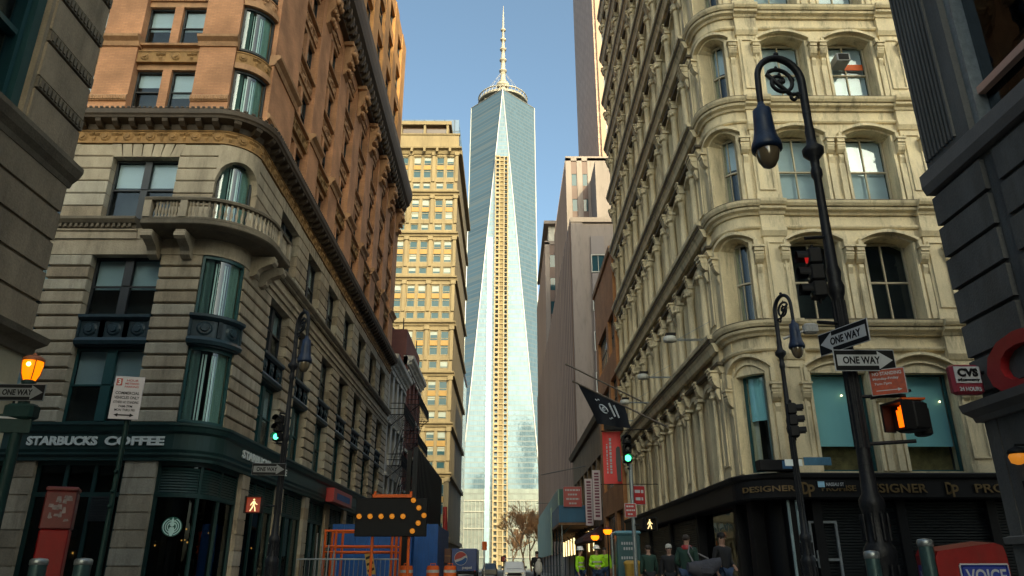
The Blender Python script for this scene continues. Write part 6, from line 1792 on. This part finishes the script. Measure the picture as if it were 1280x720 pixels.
for x in (-2.65, -1.15):
    for y in (89, 91.4): wheel(t, x, y, 0.32, 0.2)
t = thing('far_signal_post', 'tiny red light on a post far down the street', 'traffic light', (-0.25, 70, 0))
b = MB(); b.tube([(-0.25, 70, 0), (-0.25, 70, 1.7)], 0.05, 6); b.rbox(-0.5, 0.0, 69.8, 70.1, 1.5, 2.0, 0.04); b.build('post', M['black'], t)
b = MB(); b.rbox(-0.42, -0.08, 69.74, 69.8, 1.58, 1.92, 0.03); b.build('lens', M['sign_red'], t)
t = thing('orange_marker', 'slim orange and white marker post beside the blue truck', 'marker post', (-1.85, 66, 0))
b = MB(); b.tube([(-1.85, 66, 0), (-1.85, 66, 3.0)], 0.06, 6); b.build('post', M['old_white'], t)
b = MB(); b.rbox(-2.05, -1.65, 65.9, 66.1, 2.4, 3.1, 0.04); b.build('panel', M['orange'], t)

# ------------------------------------------------------------------ sidewalk shed, banner, flags, signs on the shady side
t = thing('sidewalk_shed', 'blue and pale green sidewalk shed roofing the far pavement', 'sidewalk shed', (6.3, 66, 0))
b = MB(); b.box(4.5, 8.1, 66, 66.1, 4.65, 6.05); b.box(4.5, 4.6, 66.1, 108, 4.65, 6.05); b.build('blue_fascia', M['shed_blue'], t)
b = MB(); b.box(4.5, 8.1, 66.1, 108, 4.45, 4.64); b.build('deck', M['bark'], t)
b = MB()
b.box(4.35, 4.49, 76, 108, 2.2, 6.6); b.box(4.5, 4.62, 67, 108, 6.06, 7.5); b.build('pale_panel', M['shed_green'], t)
b = MB(); b.box(4.63, 6.1, 67, 67.1, 6.06, 7.5); b.build('green_panel', mat('shed_green_board', (0.01, 0.075, 0.06), 0.6, 0.2, 1, 0.4, 0), t)
for y in (66.3, 70, 74, 79, 84, 90, 97, 104):
    for x in (4.75, 7.8):
        b = MB(); b.tube([(x, y, 0), (x, y, 4.45)], 0.06, 6); b.build('post', M['steel'] if y < 67 else M['pole_green'], t)
b = MB()
for y in (66.3, 70, 74, 79, 84, 90, 97):
    b.tube([(4.75, y, 1.8), (4.75, y + 4, 4.3)], 0.03, 5); b.tube([(4.75, y, 3.6), (5.5, y, 4.4)], 0.03, 5); b.tube([(7.8, y, 3.6), (7.0, y, 4.4)], 0.03, 5)
for z in (1.2, 2.4): b.tube([(4.75, 66.3, z), (4.75, 104, z)], 0.03, 5)
b.build('brace', M['pole_green'], t)
b = MB()
for y in range(68, 106, 4): b.cut(); b.box(7.6, 7.75, y, y + 0.3, 2.4, 4.2)
b.build_each('tube_light', emit('shed_tube_light', (1.0, 0.75, 0.45), 0.9), t)
red_notice('red board with white print leaning above the blue shed fascia', (5.7, 65.8, 6.75), 1.6, 1.7, R(0), [0.8, 0.5, 0.7, 0.4])
t = thing('red_banner', 'hanging red banner with white lettering and dark shape', 'banner', (5.3, 38, 6.2))
b = MB(); nx, nz = 10, 14; vs = []; fs = []
for i in range(nz + 1):
    for j in range(nx + 1):
        u, v = j / nx, i / nz
        vs.append((4.9 + 0.92 * u, 38 + 0.05 * math.sin(u * 5 + v * 2), 7.55 - 2.6 * v))
for i in range(nz):
    for j in range(nx):
        a = i * (nx + 1) + j; fs.append((a, a + 1, a + nx + 2, a + nx + 1))
b.add(vs, fs, 0, True); b.build('cloth', mat('banner_red', (0.58, 0.035, 0.035), 0.6, 0.1, 2, 1, 0), t)
b = MB(); b.prism([(5.55, 6.7), (5.65, 6.8), (5.75, 6.75), (5.78, 6.2), (5.76, 5.05), (5.56, 5.05), (5.52, 6.0)], lambda u, v, d: (u, d, v), 37.88, 37.90); b.build('dark_print', M['frame_dark'], t)
b = MB()
for c, x in enumerate((5.06, 5.22)):
    z = 7.2 if c else 6.9
    while z > 5.4: 
        h = random.uniform(0.05, 0.16); b.box(x, x + (0.1 if c else 0.06), 37.88, 37.90, z - h, z); z -= h + 0.05
b.build('white_print', M['sign_white'], t)
b = MB(); b.tube([(4.85, 38, 7.58), (7.6, 38, 7.7)], 0.03, 6); b.tube([(4.85, 38, 4.93), (7.6, 38, 4.93)], 0.02, 6); b.build('bracket', M['black'], t)
t = thing('flagpole', 'slanting pole with black flag over the street', 'flag', (7.5, 35, 7.2))
b = MB(); b.tube([(7.6, 34.4, 7.1), (3.5, 37.86, 10.15)], 0.045, 8); b.ball((3.5, 37.86, 10.15), 0.08, 8, 6); b.build('pole', mat('pole_brown', (0.10, 0.08, 0.06), 0.5, 0.2, 5, 1, 0), t)
P0, P1 = Vector((3.7, 37.7, 10.0)), Vector((5.8, 35.9, 8.42))
b = MB(); vs = []; fs = []; nx, nz = 16, 12
def flagpt(u, v):
    p = P0.lerp(P1, u); drop = (2.1 - 1.0 * u) * v
    fold = 0.16 * math.sin(u * 9 + v * 3) * v
    return p + Vector((0.35 * v * (1 - u) * 1.8 + 0.3 * v + fold * 0.6, fold, -drop))
for i in range(nz + 1):
    for j in range(nx + 1): vs.append(flagpt(j / nx, i / nz))
for i in range(nz):
    for j in range(nx):
        a = i * (nx + 1) + j; fs.append((a, a + 1, a + nx + 2, a + nx + 1))
b.add(vs, fs, 0, True); fl_ = b.build('flag_cloth', mat('flag_black', (0.010, 0.014, 0.022), 0.7, 0.2, 2, 1, 0), t)
b = MB(); c = []
for k in range(25):
    a = R(60 + 330 * k / 24); c.append(flagpt(0.42 + 0.085 * math.cos(a), 0.5 + 0.12 * math.sin(a)) + Vector((0, -0.04, 0)))
b.tube(c, 0.035, 5)
b.tube([flagpt(0.42 + 0.03 * math.cos(R(a)), 0.5 + 0.05 * math.sin(R(a))) + Vector((0, -0.04, 0)) for a in range(0, 331, 30)], 0.03, 5)
for u0 in (0.62, 0.72): b.tube([flagpt(u0, 0.2 + 0.05 * k) + Vector((0, -0.05, 0)) for k in range(10)], 0.05, 5)
b.tube([flagpt(0.3 + 0.1 * k / 6, 0.26 + 0.04 * math.sin(k)) + Vector((0, -0.04, 0)) for k in range(7)], 0.02, 5)
b.tube([flagpt(0.46 + 0.08 * k / 6, 0.75 + 0.04 * math.sin(k)) + Vector((0, -0.04, 0)) for k in range(7)], 0.02, 5)
b.build('flag_emblem', mat('emblem_pale', (0.40, 0.45, 0.50), 0.6, 0.1, 3, 1, 0), fl_)
t = thing('bare_flagpole', 'bare slanting pole without a flag on the cream facade', 'flagpole', (7.5, 38, 9.2))
b = MB(); b.tube([(7.6, 37.9, 8.8), (3.5, 42.1, 12.2)], 0.045, 8); b.ball((3.5, 42.1, 12.2), 0.08, 8, 6); b.build('pole', MATS['pole_brown'], t)
b = MB(); b.box(7.5, 7.7, 37.75, 38.05, 8.6, 9.0); b.build('socket', M['iron'], t)
for i, (y0, z0, x1, y1, z1, lab) in enumerate(((70, 9.9, 3.6, 78, 10.0, 'thin level pole jutting out beyond the black flag'), (74, 6.9, 3.4, 86, 7.8, 'thin lower pole jutting out above the shed'))):
    b = MB(); b.tube([(7.45, y0, z0), (x1, y1, z1)], 0.05, 6); tag(b.build('wall_pole', MATS['pole_brown']), lab, 'pole')
def vsign(label, x, y, z0, z1, w):
    t = thing('blade_sign', label, 'sign', (x, y, (z0 + z1) / 2), 0, 'tall white vertical shop signs')
    b = MB(); b.rbox(-w / 2, w / 2, -0.08, 0.08, (z0 - z1) / 2, (z1 - z0) / 2, 0.02); b.build('panel', mat('pinkish_white', (0.50, 0.42, 0.44), 0.5, 0.1, 3, 1, 0), t, world=False)
    b = MB(); z = (z1 - z0) / 2 - 0.15
    while z > (z0 - z1) / 2 + 0.25:
        h = random.uniform(0.14, 0.22); b.box(-w * 0.28, w * 0.28, -0.09, -0.081, z - h, z - 0.03); b.box(-w * 0.1, w * 0.1, -0.094, -0.0905, z - h * 0.7, z - h * 0.4); z -= h + 0.05
    b.build('print', mat('plum_print', (0.14, 0.03, 0.06), 0.5, 0.2, 4, 1, 0), t, world=False)
    b = MB(); b.tube([(w / 2, 0, 0.8), (7.4 - x, 0, 0.8)], 0.03, 5); b.build('bracket', M['black'], t, world=False)
vsign('taller white vertical shop sign with plum letters, beside the red banner', 6.95, 58.6, 4.4, 8.1, 0.62)
vsign('shorter white vertical shop sign with plum letters, farther along', 6.75, 62.6, 4.2, 7.9, 0.62)
b = MB(); b.box(6.1, 7.3, 46.2, 46.4, 9.1, 10.6); tag(b.build('square_sign', M['black']), 'plain black square panel sign behind the flag', 'sign')
t = thing('kiosk', 'teal advertising kiosk with white print on the far pavement', 'kiosk', (4.0, 27, 0.13))
b = MB(); b.rbox(-0.2, 0.62, -0.15, 0.35, 0.0, 1.95, 0.03); b.build('case', mat('kiosk_teal', (0.02, 0.075, 0.085), 0.35, 0.2, 3, 1, 0), t, world=False)
b = MB(); b.rbox(-0.24, 0.66, -0.2, 0.4, 1.95, 2.08, 0.05); b.build('hood', mat('kiosk_pale', (0.12, 0.27, 0.33), 0.4, 0.15, 3, 1, 0), t, world=False)
b = MB()
for z, w in ((1.62, 0.5), (1.45, 0.36), (1.15, 0.54)):
    x = 0.21 - w / 2; b.cut()
    while x < 0.21 + w / 2 - 0.03: b.box(x, x + 0.055, -0.156, -0.151, z, z + 0.09); x += 0.085
b.build_each('print', M['sign_white'], t, world=False)
b = MB(); b.tube([(-0.34, 0, 0), (-0.34, 0, 2.0)], 0.04, 6); b.tube([(-0.34, 0, 2.0), (-0.1, 0, 2.06)], 0.03, 6); b.build('side_post', M['steel'], t, world=False)
def lantern(label, x, y, z):
    t = thing('work_lantern', label, 'lantern', (x, y, 0.13), 0, 'orange work lanterns')
    b = MB(); b.tube([(0, 0, 0), (0, 0, z - 0.23)], 0.03, 6); b.build('post', M['black'], t, world=False)
    b = MB(); b.lathe([(0.08, z - 0.23), (0.15, z - 0.16), (0.16, z - 0.08), (0.12, z - 0.02)], (0, 0, 0), 12); b.build('globe', emit('orange_globe', (1.0, 0.20, 0.015), 1.1), t, world=False)
    b = MB(); b.lathe([(0.16, z - 0.06), (0.14, z - 0.0), (0.04, z + 0.05)], (0, 0, 0), 12); b.build('cap', M['dark_red'], t, world=False)
lantern('larger orange work lantern above the kiosk', 3.72, 28.5, 2.25); lantern('smaller orange work lantern beside the larger one', 3.42, 30, 2.1)
t = thing('yellow_bin', 'yellow plastic litter bin at the foot of the silver pole', 'bin', (4.05, 25.2, 0.13))
b = MB(); b.lathe([(0.22, 0), (0.27, 0.95), (0.29, 0.97), (0.29, 1.05), (0.2, 1.1), (0.02, 1.1)], (0, 0, 0), 14); b.build('body', M['yellow'], t, world=False)

# ------------------------------------------------------------------ bare winter trees at the end of the street
def bare_tree(label, x, y, h, seed):
    rnd = random.Random(seed)
    t = thing('bare_tree', label, 'tree', (x, y, 0), 0, 'bare winter trees at the end of the street')
    tr = MB(); tw = MB()
    def grow(p, d, L, r, lev):
        n = 3; pts = [p]; dd = d.copy()
        for i in range(n):
            dd = (dd + Vector((rnd.uniform(-1, 1), rnd.uniform(-1, 1), rnd.uniform(-0.2, 0.5))) * 0.22).normalized()
            pts.append(pts[-1] + dd * (L / n))
        (tr if lev < 3 else tw).tube(pts, [max(r, 0.065) * (1 - 0.4 * i / n) for i in range(n + 1)], 6 if lev < 2 else 3)
        if lev >= 5: return
        for k in range(4):
            a = rnd.uniform(0, 2 * PI); sp_ = rnd.uniform(0.45, 0.95)
            nd = (dd + Vector((math.cos(a), math.sin(a), rnd.uniform(-0.1, 0.5))) * sp_).normalized()
            grow(pts[rnd.choice([2, 3, 3])], nd, L * rnd.uniform(0.58, 0.78), r * 0.55, lev + 1)
    grow(Vector((x, y, 0)), Vector((0, 0, 1)), h * 0.34, h * 0.02, 0)
    tr.build('trunk', M['bark'], t); tw.build('crown', M['twig'], t)
bare_tree('bare russet tree rising highest in front of the tower base', 4.5, 196, 17, 3)
bare_tree('bare russet tree partly hidden by the sidewalk shed', 8.6, 172, 14, 8)
bare_tree('bare russet tree with a wide crown behind the white sack', 6.6, 205, 15, 21)
bare_tree('low bare tree closest to the white pickup', 1.6, 232, 13, 15)
# ================================================================== people
def skin_mesh(name, verts, edges, radii, m, parent, root=0, levels=1):
    me = bpy.data.meshes.new(name); me.from_pydata(verts, edges, [])
    o = bpy.data.objects.new(name, me); COL.objects.link(o)
    md = o.modifiers.new('skin', 'SKIN'); md.use_smooth_shade = True
    for i, r in enumerate(radii):
        sv = me.skin_vertices[0].data[i]; sv.radius = r if isinstance(r, tuple) else (r, r); sv.use_root = (i == root)
    sb = o.modifiers.new('smooth', 'SUBSURF'); sb.levels = levels; sb.render_levels = levels
    me.materials.append(m); o.parent = parent
    return o

def person(label, loc, rz, jacket, trousers, arms='down', stride=0.16, head_turn=0.0, hat=None, lean=0.0, scale=1.0, hair='hair'):
    """faces local -Y"""
    t = thing('person', label, 'person', loc, rz)
    t.scale = (scale,) * 3
    L = lean
    pel, chest, neck = (0, 0, 0.96), (0, -L * 0.4, 1.30), (0, -L * 0.8, 1.50)
    V, E_, RD = [], [], []
    def add(p, r, par=None):
        V.append(p); RD.append(r)
        if par is not None: E_.append((par, len(V) - 1))
        return len(V) - 1
    i0 = add(pel, (0.155, 0.115)); i1 = add(chest, (0.17, 0.12), i0); i2 = add((0, -L * 0.7, 1.43), (0.10, 0.085), i1); i3 = add(neck, 0.058, i2)
    hd = add((0, -L - 0.01, 1.60), (0.074, 0.09), i3); add((0, -L - 0.015, 1.70), (0.075, 0.092), hd)
    J = {}
    for sg_ in (-1, 1):
        sh = add((sg_ * 0.19, -L * 0.65, 1.41), 0.06, i2)
        if arms == 'down': el, wr = (sg_ * 0.25, 0.02 - L * .4, 1.12), (sg_ * 0.25, -0.06 - L * .4, 0.88)
        elif arms == 'front': el, wr = (sg_ * 0.27, -0.02, 1.12), (sg_ * 0.08, -0.22, 1.05)
        else: el, wr = (sg_ * 0.26, 0.04, 1.13), (sg_ * 0.17, -0.18, 1.02) if sg_ > 0 else (sg_ * 0.26, -0.05, 0.88)
        e = add(el, 0.044, sh); w = add(wr, 0.03, e); J[sg_] = (sh, el, wr)
        d = (Vector(wr) - Vector(el)).normalized()
        pm = Vector(wr) + d * 0.07; pal = add(tuple(pm), (0.036, 0.02), w)
        side = Vector((1, 0, 0)) if abs(d.x) < 0.7 else Vector((0, 0, 1))
        curl = Vector((0, -1, 0)) if abs(d.y) < 0.7 else Vector((0, 0, -1))
        for k, ln in enumerate((0.065, 0.078, 0.072, 0.055)):          # four fingers, slightly curled
            q = pm + side * (k - 1.5) * 0.021 + d * 0.03
            a = add(tuple(q), 0.009, pal); c = add(tuple(q + d * ln * 0.6 + curl * 0.012), 0.0085, a); add(tuple(q + d * ln + curl * 0.035), 0.007, c)
        th = pm - d * 0.03 - side * sg_ * 0.03                           # thumb from the side of the palm
        a = add(tuple(th), 0.010, w); add(tuple(th - side * sg_ * 0.02 + d * 0.05 + curl * 0.02), 0.009, a)
    F = {}
    for sg_ in (-1, 1):
        st = stride * sg_
        hp = add((sg_ * 0.10, 0, 0.90), 0.085, i0); kn = add((sg_ * 0.11, -st * 0.5 - 0.02, 0.50), 0.056, hp); an = add((sg_ * 0.11, -st + 0.04, 0.09), 0.036, kn)
        add((sg_ * 0.12, -st - 0.12, 0.035), (0.038, 0.03), an); F[sg_] = ((sg_ * 0.10, 0, 0.90), (sg_ * 0.11, -st * 0.5 - 0.02, 0.50), (sg_ * 0.11, -st + 0.04, 0.09))
    body = skin_mesh('body', V, E_, RD, M['skin'], t)
    # clothes as slightly larger grown surfaces over the same joints
    JV = [(0, 0, 0.80), (0, 0, 1.0), chest, (0, -L * 0.7, 1.43)]; JE = [(0, 1), (1, 2), (2, 3)]; JR = [(0.185, 0.14), (0.18, 0.14), (0.20, 0.15), (0.13, 0.105)]
    JV.append((0, -L * 0.78, 1.515)); JE.append((3, 4)); JR.append(0.082)
    for sg_ in (-1, 1):
        k = len(JV); JV += [(sg_ * 0.195, -L * .65, 1.41), J[sg_][1], tuple(Vector(J[sg_][1]).lerp(Vector(J[sg_][2]), 0.92))]; JR += [0.082, 0.066, 0.05]; JE += [(3, k), (k, k + 1), (k + 1, k + 2)]
    skin_mesh('jacket', JV, JE, JR, jacket, body)
    TV = [(0, 0, 0.95)]; TE = []; TR_ = [(0.165, 0.125)]
    for sg_ in (-1, 1):
        k = len(TV); TV += list(F[sg_]); TR_ += [0.10, 0.07, 0.062]; TE += [(0, k), (k, k + 1), (k + 1, k + 2)]
    skin_mesh('trousers', TV, TE, TR_, trousers, body)
    for sg_ in (-1, 1):
        a = F[sg_][2]; b = MB(); b.rbox(a[0] - 0.05, a[0] + 0.05, a[1] - 0.20, a[1] + 0.06, 0.0, 0.11, 0.025); b.build('shoe', M['black'], body, world=False)
    # face and hair
    hx, hy, hz = 0, -L - 0.015, 1.655
    f = MB()
    for sg_ in (-1, 1):
        f.cut(); f.ball((hx + sg_ * 0.032, hy - 0.086, hz + 0.012), 0.011, 8, 6)
    f.build_each('eye', M['sign_white'], body, world=False)
    f = MB(); f.rings([[(hx - 0.012, hy - 0.085, hz + 0.01), (hx + 0.012, hy - 0.085, hz + 0.01), (hx, hy - 0.07, hz + 0.01)], [(hx - 0.018, hy - 0.09, hz - 0.03), (hx + 0.018, hy - 0.09, hz - 0.03), (hx, hy - 0.115, hz - 0.028)], [(hx - 0.015, hy - 0.085, hz - 0.04), (hx + 0.015, hy - 0.085, hz - 0.04), (hx, hy - 0.10, hz - 0.04)]]); f.build('nose', M['skin'], body, world=False)
    f = MB(); f.ball((hx, hy - 0.082, hz - 0.062), 0.026, 8, 4, sc=(1, 0.5, 0.28)); f.build('mouth', mat('lips', (0.30, 0.10, 0.08), 0.6, 0.1, 9, 1, 0), body, world=False)
    for sg_ in (-1, 1):
        f = MB(); f.ball((hx + sg_ * 0.078, hy + 0.0, hz - 0.005), 0.03, 8, 6, sc=(0.4, 0.7, 1.1)); f.build('ear', M['skin'], body, world=False)
    f = MB(); f.ball((hx, hy + 0.022, hz + 0.045), 0.096, 14, 10, sc=(0.95, 1.02, 0.85)); f.build('hair', M[hair], body, world=False)
    if hat == 'helmet':
        f = MB(); f.lathe([(0.15, 0.0), (0.155, 0.012), (0.12, 0.02), (0.115, 0.07), (0.09, 0.115), (0.05, 0.135), (0.005, 0.14)], (hx, hy, hz + 0.05), 18, sy=1.15)
        f.box(hx - 0.012, hx + 0.012, hy - 0.12, hy + 0.12, hz + 0.16, hz + 0.195); f.build('hard_hat', M['white'], t, world=False)
    elif hat == 'cap':
        f = MB(); f.lathe([(0.105, 0.0), (0.108, 0.04), (0.09, 0.09), (0.05, 0.115), (0.005, 0.12)], (hx, hy + 0.01, hz + 0.04), 16, sy=1.12)
        f.hexa([(hx - 0.08, hy - 0.09, hz + 0.04), (hx + 0.08, hy - 0.09, hz + 0.04), (hx + 0.06, hy - 0.19, hz + 0.03), (hx - 0.06, hy - 0.19, hz + 0.03), (hx - 0.08, hy - 0.09, hz + 0.055), (hx + 0.08, hy - 0.09, hz + 0.055), (hx + 0.06, hy - 0.19, hz + 0.04), (hx - 0.06, hy - 0.19, hz + 0.04)])
        f.build('cap', M['black'], t, world=False)
    elif hat == 'beanie':
        f = MB(); f.lathe([(0.10, 0.0), (0.105, 0.03), (0.10, 0.07), (0.07, 0.115), (0.005, 0.13)], (hx, hy + 0.01, hz + 0.04), 14, sy=1.1); f.build('knit_cap', M['old_white'], t, world=False)
    return t
hiv = mat('hi_vis_lime', (0.30, 0.62, 0.02), 0.6, 0.12, 6, 1, 0.05)
jean = mat('blue_jeans', (0.018, 0.04, 0.09), 0.8, 0.25, 8, 0.5, 0.05)
darkcl = mat('black_coat', (0.005, 0.005, 0.007), 0.8, 0.25, 5, 0.5, 0.05)
greencl = mat('green_coat', (0.006, 0.030, 0.020), 0.8, 0.25, 5, 0.5, 0.05)
w1 = person('worker in lime jacket and white hard hat facing the camera, the bulkier one', (3.28, 28.5, 0.0), R(6), hiv, jean, 'front', 0.05, hat='helmet', scale=0.97)
w2 = person('worker in lime jacket and white hard hat turned sideways next to the bulkier one', (2.72, 29.0, 0.0), R(55), hiv, jean, 'down', 0.1, hat='helmet', scale=0.95)
for w in (w1, w2):
    b = MB()
    for z in (1.08, 1.22):
        b.rings([[(0.207 * math.cos(2 * PI * k / 16), 0.156 * math.sin(2 * PI * k / 16), z + dz) for k in range(16)] for dz in (0, 0.05)], 0, True, False)
    b.build('reflective_band', M['old_white'], w, world=False)
person('worker in lime vest half hidden behind the kiosk', (3.95, 31.5, 0.13), R(-20), hiv, jean, 'down', 0.1, scale=0.93)
gw = person('person in green coat with red scarf carrying a big grey bag', (4.42, 19.2, 0.0), R(150), greencl, jean, 'one', 0.25, lean=0.06, scale=1.0)
b = MB(); b.rings([[(0.13 * math.cos(2 * PI * k / 14) * s_, 0.11 * math.sin(2 * PI * k / 14) * s_ - 0.05, z) for k in range(14)] for s_, z in ((0.9, 1.40), (1.15, 1.43), (1.1, 1.49), (0.8, 1.53))], 0, True); b.build('scarf', M['sign_red'], gw, world=False)
bag = thing('shoulder_bag', 'big grey fabric bag slung on the person in green', 'bag', (4.78, 19.0, 0.85), R(10))
b = MB(); rs = []
for i in range(13):                                    # a slumped duffel with creases, sagging in the middle
    u = i / 12; r = 0.21 * math.sin(PI * min(max(u, 0.06), 0.94)) ** 0.35
    rs.append([(-0.42 + 0.84 * u, 0.75 * r * math.cos(2 * PI * k / 18) * (1 + 0.05 * math.sin(5 * u * PI + k)), 0.16 - 0.10 * math.sin(PI * u) + 0.12 * u + r * math.sin(2 * PI * k / 18) * (1 + 0.07 * math.sin(k * 2.1 + i * 1.7))) for k in range(18)])
b.rings(rs, 0, True); b.build('bag', mat('bag_grey', (0.045, 0.045, 0.058), 0.8, 0.35, 5, 1, 0.2), bag, world=False)
b = MB(); b.rbox(-0.16, 0.16, -0.185, -0.13, 0.0, 0.18, 0.03); b.build('pocket', MATS['bag_grey'], bag, world=False)
b = MB(); b.tube([(-0.28, 0.0, 0.3), (-0.36, 0.05, 0.5), (-0.3, 0.1, 0.66), (-0.12, 0.12, 0.5), (0.15, 0.05, 0.36)], 0.02, 6); b.build('strap', mat('bag_strap', (0.2, 0.19, 0.2), 0.7, 0.2, 5, 1, 0), bag, world=False)
person('person in black jacket and cap walking before the shutter', (5.42, 19.6, 0.0), R(28), darkcl, jean, 'one', 0.22, hat='cap', scale=1.02)
person('person in black wearing a pale knit cap in the shadow', (4.55, 21.9, 0.0), R(-10), darkcl, darkcl, 'down', 0.1, hat='beanie', scale=0.90)
person('person in dark green coat behind the silver pole', (4.15, 22.9, 0.0), R(190), greencl, darkcl, 'down', 0.12, scale=0.92)
pw = person('dark haired person in black holding a white sack by the shed', (1.55, 40.0, 0.0), R(170), darkcl, darkcl, 'front', 0.12, scale=1.02)
b = MB(); b.ball((0, 0, 0), 0.26, 12, 8, sc=(0.8, 0.6, 1.3)); b.ball((0.02, 0, 0.33), 0.10, 8, 6)
o = b.build('white_sack', M['old_white']); o.location = (1.62, 39.6, 1.02); tag(o, 'white plastic sack held by the person in black', 'sack')
